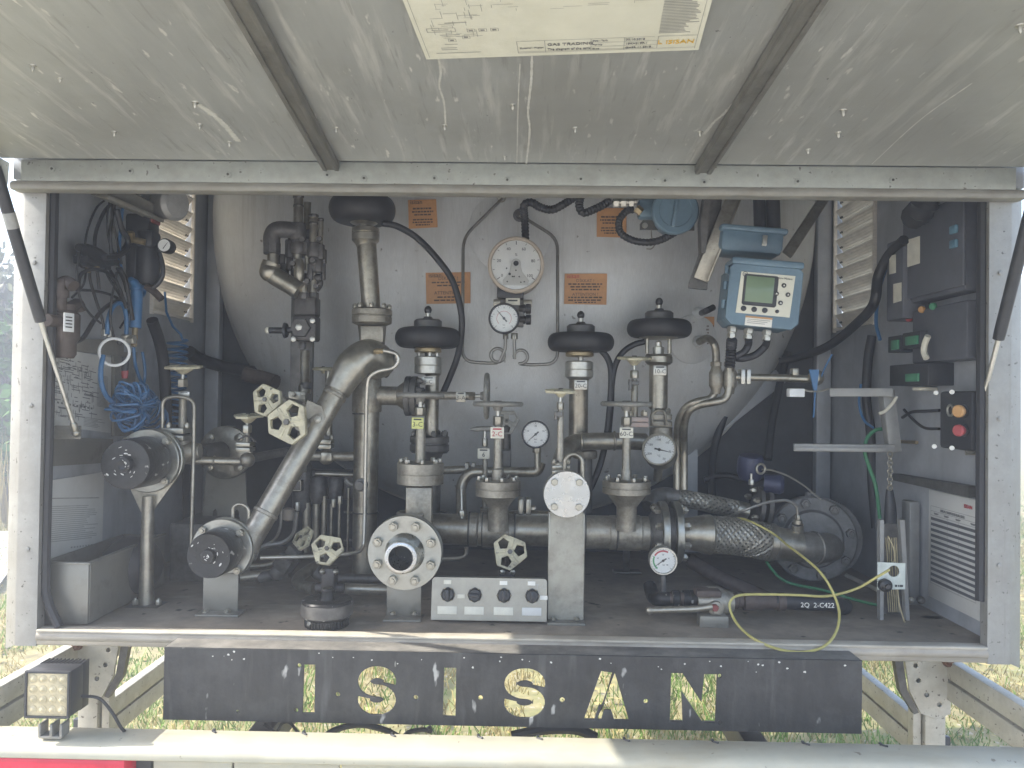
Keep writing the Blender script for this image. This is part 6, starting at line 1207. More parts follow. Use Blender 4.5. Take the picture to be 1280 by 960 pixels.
for x, y0, y1, r0, Y in ((362, 300, 322, 6, 2.47), (362, 322, 338, 4.5, 2.47), (384, 300, 318, 5.5, 2.44), (404, 312, 330, 4.5, 2.46), (404, 330, 350, 3.2, 2.47), (368, 336, 352, 5, 2.48), (352, 318, 330, 5, 2.46), (388, 330, 350, 4.2, 2.43), (379, 366, 374, 7, 2.42), (392, 366, 374, 7, 2.44)): part(t, 'threaded_socket', vz(x, Y, [(y1, r0*.9), (y1-1.2, r0), (y0+1.2, r0), (y0, r0*.9)], seg=8), 'greyfit')
part(t, 'valve_block', MB().box(P(386, 312, 2.475), (S(26, 2.47), .05, S(20, 2.47)), None, .006).box(P(368, 308, 2.48), (S(14, 2.47), .04, S(26, 2.47)), None, .005).box(P(399, 318, 2.46), (S(10, 2.47), .05, S(22, 2.47)), None, .004), 'greyfit')
part(t, 'cross_fitting', MB().cyl(P(362, 292, 2.46), P(402, 293, 2.46), S(6, 2.46), seg=12).cyl(P(376, 346, 2.46), P(402, 347, 2.46), S(5, 2.46), seg=12), 'greyfit')
for x, y in ((379, 300), (392, 326), (400, 299), (367, 330), (385, 352), (396, 358)): part(t, 'plug', MB().hexn(P(x, y, 2.41), FRONT, .009, .014), 'greyfit')

# ================================================================== LEFT SIDE WALL
def wframe(sx): return (Y_*(-sx)*-1 if sx < 0 else Y_*-1, Z_, X_*-sx)   # u runs to the viewer's right, v up, n into the cabinet
FLW = (Y_, Z_, X_); FRW = (-Y_, Z_, -X_)
def wsheet(sx, quad, th=.003, off=.001): return MB().prism([W(sx, a, b, off) for a, b in quad], X_*-sx*th)
t = thing('wall_diagram', 'laminated white flow diagram on the left wall behind the gas strut rod', 'poster', W(-1, 98, 538))
qd = [(59,434),(138,447),(137,541),(58,531)]; part(t, 'sheet', wsheet(-1, qd), 'paper'); A, B, D_ = (W(-1, *qd[3], .0045), W(-1, *qd[2], .0045), W(-1, *qd[0], .0045)); wd, h = (B-A).length, (D_-A).length; FQ = ((B-A).normalized(), Z_, X_)
mb = MB(); r_ = random.Random(21)
for _ in range(170):
    x, y = r_.uniform(.04, .72), r_.uniform(.1, .92); 
    if r_.random() < .5: mb.rect(A, FQ, x*wd, y*h, r_.uniform(.02, .16)*wd, .0022, .0005)
    else: mb.rect(A, FQ, x*wd, y*h, .0022, r_.uniform(.02, .12)*h, .0005)
for i in range(4): mb.rect(A, FQ, .28*wd+i*.09*wd, .84*h, .05*wd, .012*h, .0005); mb.rect(A, FQ, .28*wd+i*.09*wd, .80*h, .05*wd, .012*h, .0005)
for i in range(11): mb.rect(A, FQ, .08*wd+i*.058*wd, .30*h, .03*wd, .026*h, .0005)
part(t, 'diagram_lines', mb, 'grayink'); mb = MB()
for i in range(26): mb.rect(A, FQ, .76*wd, .36*h+i*.018*h, .19*wd, .009*h, .0005)
for i in range(7): mb.rect(A, FQ, .55*wd, .05*h+i*.02*h, r_.uniform(.2, .4)*wd, .008*h, .0005)
part(t, 'legend_table', mb, 'softink')
t = thing('wall_diagram', 'lower white notice sheet on the left wall above the metal trough', 'poster', W(-1, 90, 700))
qd = [(54,602),(129,590),(126,700),(52,712)]; part(t, 'sheet', wsheet(-1, qd), 'paper'); A, B, D_ = (W(-1, *qd[3], .0045), W(-1, *qd[2], .0045), W(-1, *qd[0], .0045)); wd, h = (B-A).length, (D_-A).length; FQ = ((B-A).normalized(), Z_, X_)
mb = MB(); mb.rect(A, FQ, .04*wd, .80*h, .9*wd, .003, .0005)
for i in range(18): mb.rect(A, FQ, .05*wd, .30*h+i*.024*h, r_.uniform(.6, .9)*wd, .009*h, .0005)
for i in range(9): mb.rect(A, FQ, .45*wd+i*.05*wd, .2*h, .03*wd, .02*h, .0005)
part(t, 'lettering', mb, 'softink')
single('wall_shelf', 'plain steel plate on the left wall below the upper diagram', 'plate', wsheet(-1, [(58,545),(139,549),(139,578),(58,583)], .006), 'trough')
single('wall_bracket', 'long grey steel strip on the left wall just above the upper diagram', 'bracket', wsheet(-1, [(68,424),(150,424),(150,446),(68,436)], .012), 'railbar')
# metal trough
t = thing('metal_trough', 'open galvanised metal trough on the floor along the left wall', 'trough', V((-1.06, 2.13, ZF)))
x0, x1, y0, y1, z1 = -1.178, P(110, 783, 1.955).x, 1.955, 2.36, ZF+.155
for nm, c_, s_ in (('front_panel', V(((x0+x1)/2, y0, ZF+.079)), (x1-x0, .004, .15)), ('back_panel', V(((x0+x1)/2, y1, ZF+.079)), (x1-x0, .004, .15)), ('side_panel', V((x1, (y0+y1)/2, ZF+.079)), (.004, y1-y0-.006, .15)), ('side_panel', V((x0, (y0+y1)/2, ZF+.079)), (.004, y1-y0-.006, .15)), ('bottom_panel', V(((x0+x1)/2, (y0+y1)/2, ZF+.006)), (x1-x0-.01, y1-y0-.01, .004))):
    part(t, nm, MB().box(c_, s_, None, .0012), 'trough')
rm = MB(); [rm.box(c_, s_, None, .002) for c_, s_ in ((V(((x0+x1)/2, y0, z1)), (x1-x0+.012, .012, .006)), (V((x1, (y0+y1)/2, z1+.0005)), (.012, y1-y0, .006)))]; part(t, 'rolled_rim', rm, 'trough')
single('black_bag', 'dark rubber lump lying in the metal trough', 'bag', MB().sphere(V((-1.08, 2.22, ZF+.09)), .085, 18, 1.0, V((.2, 1, .3))).sphere(V((-1.11, 2.13, ZF+.07)), .06, 14), 'rubber')
single('dark_crate', 'dark open box on the floor behind the metal trough and slim post', 'box', MB().box(V((-.98, 2.56, ZF+.09)), (.16, .30, .18), None, .006), 'darksteel')
# regulator with brown fittings
def onw(px, py, off): return W(-1, px, py, off)
t = thing('brown_regulator', 'brown threaded pipe fittings with white tag high on the left wall', 'regulator', onw(84, 437, .06))
part(t, 'elbow_pipe', MB().tube([onw(100, 388, .06), onw(97, 380, .06), onw(88, 384, .06), onw(76, 384, .06), onw(76, 368, .06), onw(76, 356, .06), onw(84, 352, .07), onw(92, 358, .09)], .015, 14, 6), 'rustpipe')
part(t, 'socket', MB().cyl(onw(76, 372, .06), onw(76, 362, .06), .019, seg=10), 'rustpipe'); part(t, 'body', MB().lathe([(-.08, .02), (-.07, .026), (-.04, .026), (-.03, .033), (.03, .033), (.04, .024), (.055, .024)], onw(82, 408, .06), Z_, 22).cyl(onw(58, 400, .06), onw(82, 402, .06), .015), 'rustpipe')
tg = part(t, 'name_tag', MB().box(onw(86, 403, .11), (.028, .002, .046), (V((.35, .94, 0)), V((.94, -.35, 0)), Z_), .0008), 'whiteplastic'); mb = MB(); FT = (V((.35, .94, 0)), Z_, V((.94, -.35, 0)).normalized())
for i in range(4): mb.rect(onw(86, 403, .1115)-Z_*.013, FT, -.009, i*.008, .018, .003, .0005)
part(tg, 'lettering', mb, 'ink')
# beam and silver horn
single('support_beam', 'aluminium channel crossing the top left corner under the hood rail', 'beam', MB().bar(P(124, 230, 2.06), P(196, 268, 2.32), .05, .03, FRONT, .003).bar(P(124, 243, 2.05), P(196, 274, 2.30), .012, .05, FRONT, .002), 'railbar')
t = thing('silver_canister', 'dusty silver round canister at the top left beside the louvre vent', 'canister', P(210, 275, 2.3))
ax = V((.95, -.45, -.12)); c = P(190, 254, 2.33); k = S(1, 2.32)
part(t, 'body', MB().lathe([(0, 17*k), (.005, 18.5*k), (.012, 19*k), (.085, 19.5*k), (.09, 21*k), (.10, 21*k), (.103, 20*k), (.112, 17*k), (.114, 8*k)], c, ax, 40), 'galv'); part(t, 'band', MB().lathe([(.045, 19.4*k), (.046, 19.8*k), (.05, 19.8*k), (.051, 19.4*k)], c, ax, 40), 'steel')
part(t, 'bracket', MB().box(P(186, 266, 2.29), (.04, .006, .04), None, .001), 'railbar'); bolt(t, P(172, 245, 2.22), FRONT, .012, .01, 'bright')
# filter regulator
t = thing('filter_regulator', 'black compressed air filter unit with small round gauge in front of the left louvre', 'regulator', P(178, 356, 2.290))
part(t, 'head', MB().box(P(178, 290, 2.290), (.075, .07, .10), None, .012).box(P(186, 300, 2.280), (.05, .06, .05), None, .01), 'plastic'); part(t, 'red_cap', MB().box(P(190, 275, 2.290), (.03, .05, .025), None, .004), 'redbrown')
part(t, 'bowl', MB().lathe([(0, .026), (.02, .034), (.12, .036), (.14, .03)], P(184, 356, 2.290), Z_, 22), 'plastic'); part(t, 'bowl', MB().lathe([(0, .022), (.02, .028), (.10, .03), (.115, .024)], P(170, 350, 2.290), Z_, 22), 'plastic')
gg = part(t, 'gauge_case', MB().lathe([(-.03, .020), (0, .022), (.004, .020)], P(206, 307, 2.250), FRONT, 24), 'plastic'); part(gg, 'dial', MB().lathe([(.004, .0175), (.005, .0175)], P(206, 307, 2.250), FRONT, 24), 'dial')
q = P(206, 307, 2.244); mb = MB().prism([q+V((-.006, 0, -.008)), q+V((.010, 0, .012)), q+V((-.004, 0, -.009))], V((0, -.001, 0))); part(gg, 'needle', mb, 'ink')
part(t, 'brass_fitting', MB().hexn(P(164, 302, 2.260), V((.2, -.6, .9)), .012, .03).cyl(P(168, 300, 2.250), P(182, 303, 2.250), .009), 'brass'); part(t, 'drain_loop', MB().tube(pts(2.24, (199,316), (203,330), (203,345), (197,355), (190,360)), .007, 8), 'plastic')
part(t, 'drain_elbow', MB().tube(pts(2.26, (183,358), (192,364), (202,374)), .011, 8), 'rustpipe')
# solenoid bank with hoses
t = thing('valve_bank', 'black bank of air valves with hoses fanned around it on the left wall', 'valve bank', onw(118, 334, .05))
part(t, 'body', MB().tube([onw(98, 309, .05), onw(112, 315, .05), onw(130, 325, .05), onw(146, 328, .06)], .028, 12, 6, lambda k_, i: 0.010+.012*math.sin(math.pi*min(1, k_*1.05))), 'plastic').name = 'body'
part(t, 'base_block', MB().box(onw(116, 329, .04), (.04, .12, .022), None, .004), 'plastic')
for x, y in ((119, 312), (110, 335), (121, 333)): part(t, 'push_fitting', MB().cyl(onw(x, y, .055), onw(x, y+6, .055), .007, seg=10), 'brass')
hoses = [((118,312),(120,290),(130,265),(142,252)), ((106,308),(110,285),(122,258),(138,246)), ((139,318),(138,290),(142,262),(143,250)), ((146,262),(152,285),(160,300),(158,312),(146,320),(130,322)), ((146,318),(155,310),(160,302)),
         ((112,338),(113,352),(120,375),(128,400),(131,420)), ((121,336),(123,350),(124,362)), ((98,365),(100,345),(112,337),(128,338),(140,346),(150,362),(158,385)), ((92,362),(120,364),(142,370),(156,380)),
         ((88,430),(104,422),(118,400),(132,384),(148,376),(158,380)), ((146,335),(154,350),(158,365)), ((150,335),(157,350),(161,372),(166,400)), ((99,310),(97,322),(101,333),(110,336)), ((128,325),(135,345),(150,370),(160,395)), ((141,250),(140,270),(146,300),(152,330))]
hoses += [((100,315),(96,340),(100,372),(112,392),(126,404)), ((125,312),(133,330),(146,352),(152,372)), ((138,246),(134,270),(136,300),(146,325),(156,352)), ((108,336),(104,356),(90,372)), ((146,340),(140,372),(138,400),(143,424)), ((160,310),(168,330),(171,360),(160,392),(150,410))]
for i, hh in enumerate(hoses): part(t, 'air_line', MB().tube([onw(a, b, .045+.012*(i % 4)) for a, b in hh], (.005, .003, .005, .008, .007, .004, .004, .005, .004, .006, .004, .006, .003, .0035, .0035, .003, .004, .003, .003, .0035, .003)[i], 8), 'hose')
for i, hh in enumerate((((152,262),(150,290),(148,315),(155,345),(162,360)), ((154,255),(152,275),(150,300),(150,315)))): part(t, 'blue_line', MB().tube([onw(a, b, .06) for a, b in hh], .004, 6, 8), 'bluehose')
# blue air gun and hoses
t = thing('air_gun', 'bright blue ribbed air gun grip hanging nose down on the left wall', 'air gun', onw(170, 436, .08))
gp = onw(166, 350, .08); gq = onw(170, 410, .08)
part(t, 'grip', MB().tube([onw(163, 349, .08), onw(170, 358, .08), onw(171, 372, .08), onw(170, 390, .08), onw(169, 410, .08)], .024, 16, 8, lambda k_, i: (.008+.012*min(1, k_*3.2))*(1.0 if k_ < .3 else .82)*(1+.05*(i % 2)*(k_ > .35))), 'bluehose'); part(t, 'trigger', MB().tube([onw(170, 354, .08), onw(179, 360, .08), onw(180, 367, .08), onw(175, 373, .08)], .006, 8), 'bluehose')
part(t, 'brass_coupling', MB().cyl(onw(169, 410, .08), onw(167, 433, .08), .008, seg=12).hexn(onw(168, 419, .08), V((0, 0, -1)), .011, .013).hexn(onw(167.5, 428, .08), V((0, 0, -1)), .010, .01), 'brass')
single('blue_hose', 'blue plastic hose bent in an upside-down U beside the air gun', 'hose', MB().tube([onw(a, b, .07) for a, b in ((134,418),(135,400),(140,386),(148,379),(155,384),(158,398),(158,420))], .0062, 10, 8), 'bluehose')
single('blue_hose', 'blue plastic hose hanging left of the coil, below the white ring', 'hose', MB().tube([onw(a, b, .07) for a, b in ((129,444),(126,462),(127,480),(133,495),(142,504))], .0068, 10, 8), 'bluehose')
single('blue_hose', 'pair of thin blue hoses running down from the air gun coupling to the coil', 'hose', MB().tube([onw(a, b, .08) for a, b in ((167,434),(169,455),(175,474),(179,480))], .0048, 8, 8).tube([onw(a, b, .08) for a, b in ((178,440),(181,460),(180,478),(172,490))], .0045, 8, 8), 'bluehose')
mb = MB()
cc = onw(157, 507, .09); p = []
for i in range(460):
    a = i*.36; b = i/460*2.1*math.pi; rr = .044+.029*math.cos(a)*(1+.35*math.sin(b*3.3))+.006*math.sin(a*2.7); p.append(cc+V((.02+.03*math.sin(a)*(1+.3*math.sin(b*2.2))+.012*math.sin(b*5), rr*math.cos(b+.12*math.sin(a*1.3)), rr*math.sin(b+.15*math.sin(a*.7))*.95)))
mb.tube(p, .0038, 6, 0); p = []
for i in range(120):
    a = i*.5; s_ = i/119; p.append(cc.lerp(onw(193, 528, .10), s_)+V((.04*math.cos(a), .012*math.cos(a), .048*math.sin(a)))+Z_*.03*math.sin(s_*3.1)); 
mb.tube(p, .0038, 6, 0)
single('coiled_hose', 'tangled bright blue coiled air hose on the left wall above the big black cap', 'hose', mb, 'bluehose')
p = pts(2.6, (206,365), (208,390), (216,408), (226,418), (228,425)); n_ = 14; q = P(218, 425, 2.6); 
for i in range(n_*14): a = i/14*2*math.pi; s_ = i/(n_*14); b = P(222-s_*4, 425+s_*105, 2.6); p.append(b+V((.032*math.cos(a), .03*math.sin(a), 0)))
single('coiled_hose', 'thin blue spiral hose stretched down the back behind the far left cream wheel', 'hose', MB().tube(p, .0042, 6, 0), 'bluehose')
t = thing('white_ring', 'white plastic ring hanging beside the blue hoses on the left wall', 'ring', onw(143, 458, .09)); c = onw(143, 440, .095)
part(t, 'ring', MB().torus(c, V((.5, -1, 0)), .037, .0042, 40, 10), 'whiteplastic'); part(t, 'clip', MB().sphere(onw(150, 427, .10), .010, 12), 'plastic')
single('brass_nozzle', 'row of small brass hose fittings above the white ring', 'fitting', MB().cyl(onw(131, 412, .06), onw(131, 420, .06), .009).cyl(onw(136, 413, .06), onw(136, 421, .06), .010).cyl(onw(157, 418, .07), onw(159, 428, .07), .012).hexn(onw(160, 424, .075), X_, .014, .02), 'bright')
t = thing('air_nozzle', 'black air nozzle with red tip hanging below the white ring', 'nozzle', onw(156, 474, .08)); part(t, 'barrel', MB().cyl(onw(157, 446, .08), onw(156, 464, .08), .011, .009, 12), 'plastic'); part(t, 'red_tip', MB().lathe([(0, .008), (.02, .010), (.03, .007)], onw(156, 473, .08), Z_, 12), 'redplastic')
single('clamp_block', 'grey steel support upright on the left wall behind the blue coil', 'bracket', wsheet(-1, [(139,440),(168,440),(160,545),(139,545)], .01), 'railbar')
for (lab, path, r0) in (('dark hose bundle running along the left rear under the louvre', ((236,440,2.7), (250,449,2.78), (275,457,2.88), (300,462,2.88), (330,468,2.88)), 8), ('dark pipe end with union left of the upper cream wheels', ((305,468,2.7), (325,472,2.7), (345,478,2.68)), 9),
    ('black cable bundle sagging down the rear left corner', ((190,400,2.36), (200,430,2.42), (206,470,2.46), (208,540,2.5), (206,600,2.5)), 6), ('dark slanting hose in the shadow behind the slotted pedestal', ((222,500,2.6), (232,560,2.7), (236,640,2.8), (232,700,2.75)), 7)):
    single('dark_hose', lab, 'hose', MB().tube([P(*q) for q in path], S(r0, 2.8), 12, 8), 'hose' if 'union' not in lab else 'rustpipe')

# ================================================================== RIGHT SIDE WALL
def onr(px, py, off): return W(1, px, py, off)
def wbox(px0, py0, px1, py1, off0, off1, bev=.006):   # box on the right wall between two picture corners taken at its front face
    a, b = onr(px0, py0, off1), onr(px1, py1, off1); y0, y1 = sorted((a.y, b.y)); zc = (a.z+b.z)/2
    za, zb = onr((px0+px1)/2, py0, off1).z, onr((px0+px1)/2, py1, off1).z
    return MB().box(V((WX-(off0+off1)/2, (y0+y1)/2, (za+zb)/2)), (off1-off0, y1-y0, abs(za-zb)), None, bev)
t = thing('control_cabinet', 'dark grey electrical cabinet high on the right wall with small pale labels', 'control cabinet', onr(1170, 400, .06))
part(t, 'body', wbox(1128, 258, 1206, 372, 0, .055), 'cabinetdark'); part(t, 'door', wbox(1130, 264, 1203, 366, .056, .066, .004), 'cabinetdark'); part(t, 'lower_body', wbox(1140, 382, 1208, 452, 0, .05), 'cabinetdark'); part(t, 'side_body', wbox(1108, 300, 1128, 400, 0, .08), 'cabinetdark')
part(t, 'label_plate', MB().prism([onr(a, b, .0665) for a, b in ((1134,300),(1150,295),(1150,329),(1134,334))], V((-.001, 0, 0))), 'label'); part(t, 'label_plate', MB().prism([onr(a, b, .0815) for a, b in ((1112,320),(1120,318),(1120,341),(1112,343))], V((-.001, 0, 0))), 'label'); part(t, 'label_plate', MB().prism([onr(a, b, .0815) for a, b in ((1117,355),(1127,353),(1127,376),(1117,379))], V((-.001, 0, 0))), 'label')
for y in (287, 305): part(t, 'blue_latch', MB().box(onr(1192, y, .070), (.010, .03, .022), None, .005), 'palebue')
for x, y, mt_ in ((1153, 387, 'orangeplastic'), (1167, 383, 'greenplastic'), (1137, 398, 'redplastic')): part(t, 'indicator_lamp', MB().lathe([(0, .010), (.004, .010), (.008, .008), (.009, .003)], onr(x, y, .05), V((-1, -.5, 0)), 18), mt_)
single('black_duct', 'black ribbed cable duct under the hood rail at the top right', 'duct', corr(MB(), [onr(1160, 235, .09), onr(1158, 250, .09), onr(1152, 262, .09), onr(1144, 270, .07)], .035, .008), 'plastic')
single('blue_line', 'blue cable curving down the right wall between louvre and control cabinet', 'cable', MB().tube([onr(a, b, .05) for a, b in ((1152,240),(1150,262),(1140,285),(1125,305),(1110,330),(1100,360),(1095,400),(1100,425))], .006, 6, 8), 'bluehose')
single('black_hose_bundle', 'thick black cable bundle sweeping down the rear right corner past the louvre', 'hose', MB().tube([onr(1130, 300, .08), onr(1112, 318, .08), onr(1098, 345, .09), onr(1092, 380, .1), P(1070, 405, 2.6), P(1036, 432, 2.75), P(1000, 446, 2.86), P(975, 452, 2.9)], .015, 12, 8), 'hose')
t = thing('relay_module', 'black relay sockets with green fronts below the control cabinet', 'relay', onr(1140, 490, .05), None)
for x0, y0, x1, y1, mt_, o0, o1 in ((1112,455,1160,482,'plastic',0,.07), (1131,467,1147,477,'greenplastic',.07,.076), (1110,420,1125,440,'plastic',0,.06), (1113,425,1122,437,'greenplastic',.06,.066), (1128,415,1150,435,'plastic',0,.07), (1131,420,1146,431,'greenplastic',.07,.076), (1140,484,1150,488,'label',0,.05)): part(t, 'socket' if mt_ == 'plastic' else 'front_plate', wbox(x0, y0, x1, y1, o0, o1, .002), mt_)
single('white_cable_end', 'curled pale cable end hanging beside the green relay fronts', 'cable', MB().tube([onr(a, b, .085) for a, b in ((1160,420),(1156,430),(1155,440),(1158,448))], .008, 8), 'label')
t = thing('push_button_box', 'black push-button box with orange and red buttons on the right wall', 'switch box', onr(1193, 563, .05))
part(t, 'body', wbox(1174, 489, 1214, 562, 0, .06, .008), 'plastic')
for y, mt_, r0 in ((514, 'orangeplastic', .0155), (538, 'redplastic', .0145)):
    b_ = onr(1206, y, .06); part(t, 'button_collar', MB().lathe([(0, .017), (.012, .016)], b_, V((-1, -.55, 0)), 20), 'plastic'); part(t, 'button', MB().lathe([(.012, .011), (.018, .011), (.021, r0), (.028, r0), (.031, r0*.8)], b_, V((-1, -.55, 0)), 24), mt_)
part(t, 'selector', MB().torus(onr(1188, 513, .062), V((-1, 0, 0)), .014, .003, 24, 8), 'bright')
for x, y in ((1170, 491), (1190, 490), (1168, 558), (1190, 560)): part(t, 'fixing_screw', MB().cyl(onr(x, y, .05), onr(x, y, .068), .006, seg=10), 'bright')
single('wall_cables', 'thin dark cables curving from the relay sockets to the push-button box', 'cable', MB().tube([onr(a, b, .04) for a, b in ((1128,522),(1140,515),(1158,514),(1174,513))], .0045, 8).tube([onr(a, b, .04) for a, b in ((1130,512),(1142,525),(1156,535),(1174,536))], .004, 8), 'hose')
single('cable_clip', 'pale ringed clip over the upright of the angled bracket', 'clip', MB().tube(pts(2.28, (1099,517), (1106,514), (1115,505), (1121,496)), .005, 8), 'label')
t = thing('angle_bracket', 'pale square-C shaped bracket rail standing off the right wall', 'bracket', P(1118, 566, 2.3))
part(t, 'upper_arm', MB().bar(P(1037, 490.5, 2.33), P(1116, 490.5, 2.27), S(10.5, 2.3), .028, FRONT, .002), 'bracketgrey'); part(t, 'upright', MB().bar(P(1108, 488, 2.30), P(1117, 565, 2.29), S(15, 2.3), .030, FRONT, .002).bar(P(1102, 497, 2.31), P(1111, 560, 2.30), S(4, 2.3), .03, FRONT, .001), 'bracketgrey'); part(t, 'lower_arm', MB().bar(P(992, 559, 2.34), P(1118, 560.5, 2.28), S(9.5, 2.3), .028, FRONT, .002).bar(P(995, 561, 2.322), P(1108, 562, 2.264), S(4, 2.3), .004, FRONT, .0005), 'bracketgrey')
part(t, 'end_block', MB().box(P(994.5, 491, 2.34), (S(19, 2.34), .03, S(10.5, 2.34)), None, .003), 'whiteplastic'); part(t, 'link_wire', MB().tube(pts(2.33, (1004,487), (1012,489), (1025,489), (1036,486)), .003, 6), 'tubing2')
t = thing('ball_cock', 'small valve with blue lever above the pale angled bracket', 'valve', P(1015, 500, 2.38)); part(t, 'body', MB().cyl(P(985, 473, 2.39), P(1024, 474, 2.37), S(4.5, 2.38)).box(P(993, 465, 2.375), (S(8, 2.38), .03, S(9, 2.38)), None, .003).sphere(P(1020, 472, 2.36), S(10, 2.36), 14), 'steel'); part(t, 'lever', MB().prism(pts(2.33, (1012,462), (1024,462), (1021,489), (1018,490)), Y_*.008), 'bluehose')
part(t, 'cord', MB().tube(pts(2.33, (1019,489), (1018,505), (1017,522)), .0025, 6).tube(pts(2.34, (1040,443), (1031,460), (1025,475)), .0025, 6), 'bluehose')
single('perforated_strip', 'narrow steel strip with slots on the rear wall right of the tank', 'strip', MB().box(P(1069, 540, 2.93), (S(9, 2.93), .012, S(110, 2.93)), None, .002), 'wall')
single('dark_hose', 'black hose loop running vertically behind the angled bracket', 'hose', MB().tube(pts(2.6, (1090,420), (1085,450), (1083,500), (1088,540), (1090,600), (1095,660)), .015, 10, 8), 'hose')
single('blue_line', 'blue cable hanging behind the angled bracket', 'cable', MB().tube(pts(2.45, (1076,480), (1074,505), (1080,525), (1092,535)), .004, 6, 8), 'bluehose')
single('green_cable', 'green cable arching from the angled bracket down to the reel channel', 'cable', MB().tube(pts(2.35, (1104,536), (1094,538), (1084,548), (1081,565), (1087,585), (1094,605), (1098,630), (1100,650)), .0055, 8, 8), 'greencable')
single('brass_rod', 'short thin brass rod on the right wall beside the angled bracket', 'rod', MB().cyl(onr(1126, 552, .02), onr(1146, 553, .02), .005, seg=8), 'brass')
mb = MB()
for i in range(9): c = P(1112.5, 568+i*5.2, 2.25); mb.torus(c, V((1, 0, 0)) if i % 2 else V((.2, -1, 0)), .0075, .0022, 12, 6)
single('hanging_chain', 'short grey chain hanging under the angled bracket', 'chain', mb, 'steel')
single('hanging_pouch', 'dark tapered sleeve hanging below the chain', 'sleeve', MB().tube(pts(2.3, (1112,612), (1113,640), (1113,668), (1112,680)), .03, 10, 6, lambda k_, i: .006+.012*math.sin(math.pi*min(1, k_*.8+.1))), 'plastic')
t = thing('cable_reel_channel', 'upright steel channel holding wound cord with a white square plate', 'channel', P(1118, 778, 2.12))
for x0, x1, xb in ((1099, 1106, 1104), (1124, 1132, 1137)): part(t, 'channel_side', MB().prism(pts(2.13, (x0+1,650), (x1-1,650), (xb+.5,776), (xb-4,776)), Y_*.018), 'bracketgrey')
part(t, 'channel_back', MB().prism(pts(2.19, (1101,655), (1128,655), (1134,770), (1103,770)), Y_*.005), 'darksteel')
wm = MB(); r_ = random.Random(2)
for i in range(6): x = 1108+i*2.6; wm.tube(pts(2.15, (x-1, 672), (x+r_.uniform(-1.5, 1.5), 700), (x+1.5, 740), (x+3, 765)), .0016, 6, 4)
wm.tube(pts(2.12, (1110,670), (1117,685), (1118,700), (1113,705)), .002, 6).tube(pts(2.10, (1122,737), (1124,755), (1129,772), (1131,778)), .0022, 6); part(t, 'wound_cord', wm, 'strawcord')
k = S(1, 2.09); c = P(1114, 720, 2.09)
sp_ = part(t, 'square_plate', plate([[(-17*k, -17*k), (17*k, -16*k), (17*k, 16*k), (-17*k, 17*k)], circ(7*k, 20, (3*k, 6*k))], FF, c, .004, .0008), 'whiteplate'); mb = MB()
for x, wd in ((6, 3), (10, 1.5), (12, 4)): mb.rect(c+FRONT*.002, FF, x*k-2*k, -13*k, wd*k, 2.6*k, .0006)
part(sp_, 'lettering', mb, 'ink'); part(t, 'clamp_knob', MB().lathe([(0, 8*k), (.012, 8*k), (.016, 6.5*k), (.018, 3*k), (.024, 3*k)], P(1105, 731, 2.085), FRONT, 24), 'knob')
single('bright_rod', 'bright thin rod slanting from the pump flange to the white square plate', 'rod', MB().cyl(P(1058, 719, 2.4), P(1102, 740, 2.2), .006, seg=10), 'tubing2')
for x, lab in ((1139, 'bright round bolt end on the floor right of the reel channel'), (1151, 'dull round knob on the floor right of the bright bolt end')): single('floor_bolt', lab, 'bolt', MB().sphere(P(x, 750, 2.22), S(3.5 if x < 1145 else 5, 2.22), 14), 'bright' if x < 1145 else 'darksteel')
# inner upright and poster
single('wall_upright', 'grey steel upright on the right wall beside the printed table', 'upright', MB().box(onr(1138, 690, .02)+V((0, .0, .0)), (.03, .05, .30), None, .004), 'bracketgrey')
single('wall_ledge', 'dark steel ledge on the right wall above the printed table', 'ledge', wsheet(1, [(1126,592),(1226,608),(1226,622),(1126,600)], .03), 'darksteel')
t = thing('filling_table', 'printed white table with dark rows and red heading on the right wall', 'poster', onr(1192, 760, 0))
qd = [(1161,613),(1224,624),(1224,775),(1160,746)]; A, B, D_ = onr(*qd[3], .0045), onr(*qd[2], .0045), onr(*qd[0], .0045)
yA, yB = A.y, B.y; zb_, zt_ = (A.z+B.z)/2, (D_.z+onr(*qd[1], .0045).z)/2
part(t, 'sheet', MB().box(V((WX-.002, (yA+yB)/2, (zb_+zt_)/2)), (.004, abs(yA-yB), zt_-zb_), None, .0005), 'paper'); A = V((WX-.0045, yA, zb_)); wd, h = abs(yA-yB), zt_-zb_
mb = MB(); 
for i in range(12): mb.rect(A, FRW, .06*wd, (.155+i*.0515)*h, .88*wd, .027*h, .0006)
part(t, 'table_rows', mb, 'slateink'); mb = MB()
for y in (.135, .765, .805, .85, .135): mb.rect(A, FRW, .055*wd, y*h, .89*wd, .003*h, .0005)
for x in (.055, .40, .62, .942): mb.rect(A, FRW, x*wd, .135*h, .004*wd, (.715 if x in (.055, .942) else .63)*h, .0007)
for x in (.12, .33, .56, .84): mb.rect(A, FRW, x*wd, .82*h-.035*h, .1*wd, .01*h, .0006); mb.rect(A, FRW, (x+.01)*wd, .77*h+.008*h, .07*wd, .009*h, .0006)
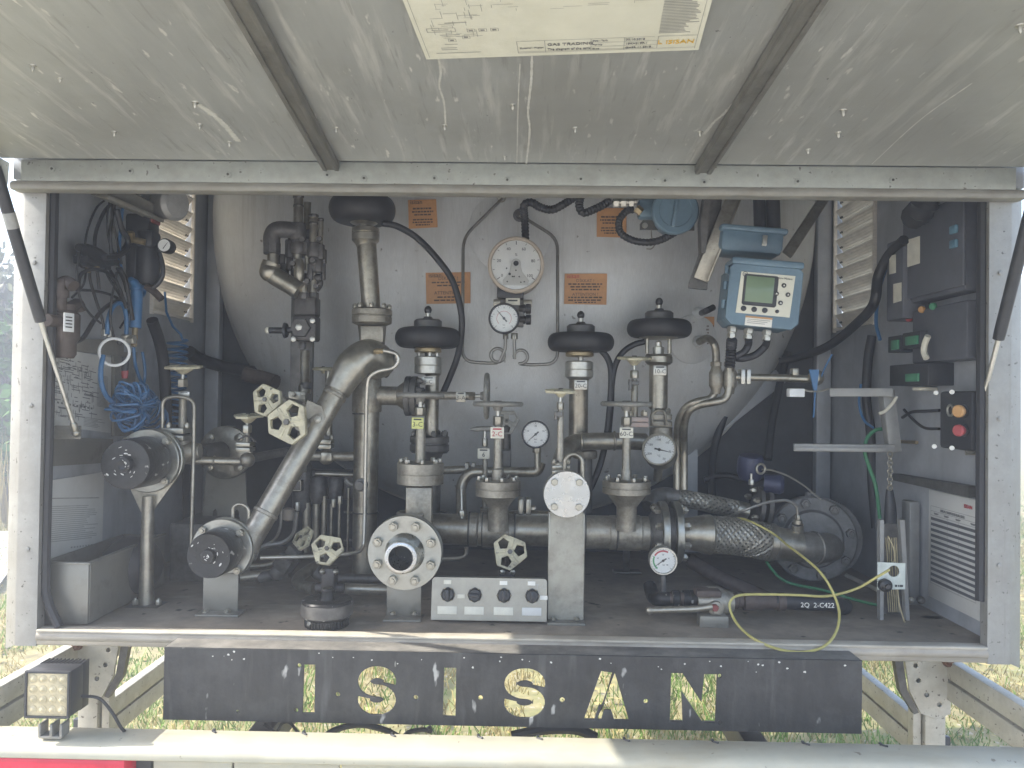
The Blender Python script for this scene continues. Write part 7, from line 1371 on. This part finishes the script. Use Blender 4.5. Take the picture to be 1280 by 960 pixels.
text(mb, 'SEMİ-LPG TRANSPORTER FILLING RULER', .034*h, FRW, A+FRW[0]*.5*wd+Z_*.826*h, sx=.62); part(t, 'lettering', mb, 'grayink')
part(t, 'logo', text(MB(), 'ISISAN', .047*h, FRW, A+FRW[0]*.80*wd+Z_*.925*h, sx=.92), 'redink')
for (lab, path, r0) in (('dark hose curving down the rear wall right of the tank', ((905,520,2.85), (893,560,2.85), (890,600,2.8), (892,640,2.75)), 5), ('thick dark hose hanging in the shadow behind the blue instrument head', ((985,440,2.9), (975,480,2.88), (965,530,2.85), (960,575,2.8)), 5), ('dark cable crossing the rear shadow below the tank edge at right', ((880,600,2.8), (905,594,2.8), (940,600,2.78), (970,590,2.8)), 4),
    ('slanted dark pipe behind the ball valve toward the pump', ((862,700,2.5), (900,722,2.45), (940,740,2.4), (965,752,2.35)), 8)): single('dark_hose', lab, 'hose', MB().tube([P(*q) for q in path], S(r0, 2.8), 12, 8), 'hose' if 'pipe' not in lab else 'rustpipe')
single('tank_support', 'grey vertical sheet bracket under the tank edge right of the twin conduits', 'bracket', MB().prism(pts(2.86, (862,540), (872,545), (872,690), (850,690), (850,560)), Y_*.03), 'wall')
single('tank_support', 'slanted dark steel brace under the tank edge at right', 'bracket', MB().bar(P(880, 545, 2.9), P(975, 470, 2.93), .06, .02, FRONT, .003), 'wall')

# ================================================================== HAZE VOLUME ADDED TO IMITATE LENS GLARE
hz = MB().box(V((-8, 14, 2.75)), (140, 92, 7.7), None, 0)
hm = bpy.data.materials.new('dusty_air'); hm.use_nodes = True; hm.node_tree.nodes.clear()
ho_ = hm.node_tree.nodes.new('ShaderNodeOutputMaterial'); pv_ = hm.node_tree.nodes.new('ShaderNodeVolumePrincipled')
pv_.inputs['Color'].default_value = (.89, .93, 1, 1); pv_.inputs['Density'].default_value = .03; pv_.inputs['Anisotropy'].default_value = 0.0
hm.node_tree.links.new(pv_.outputs[0], ho_.inputs['Volume'])
M['haze'] = hm; struct('haze', hz, 'haze', 'stuff')
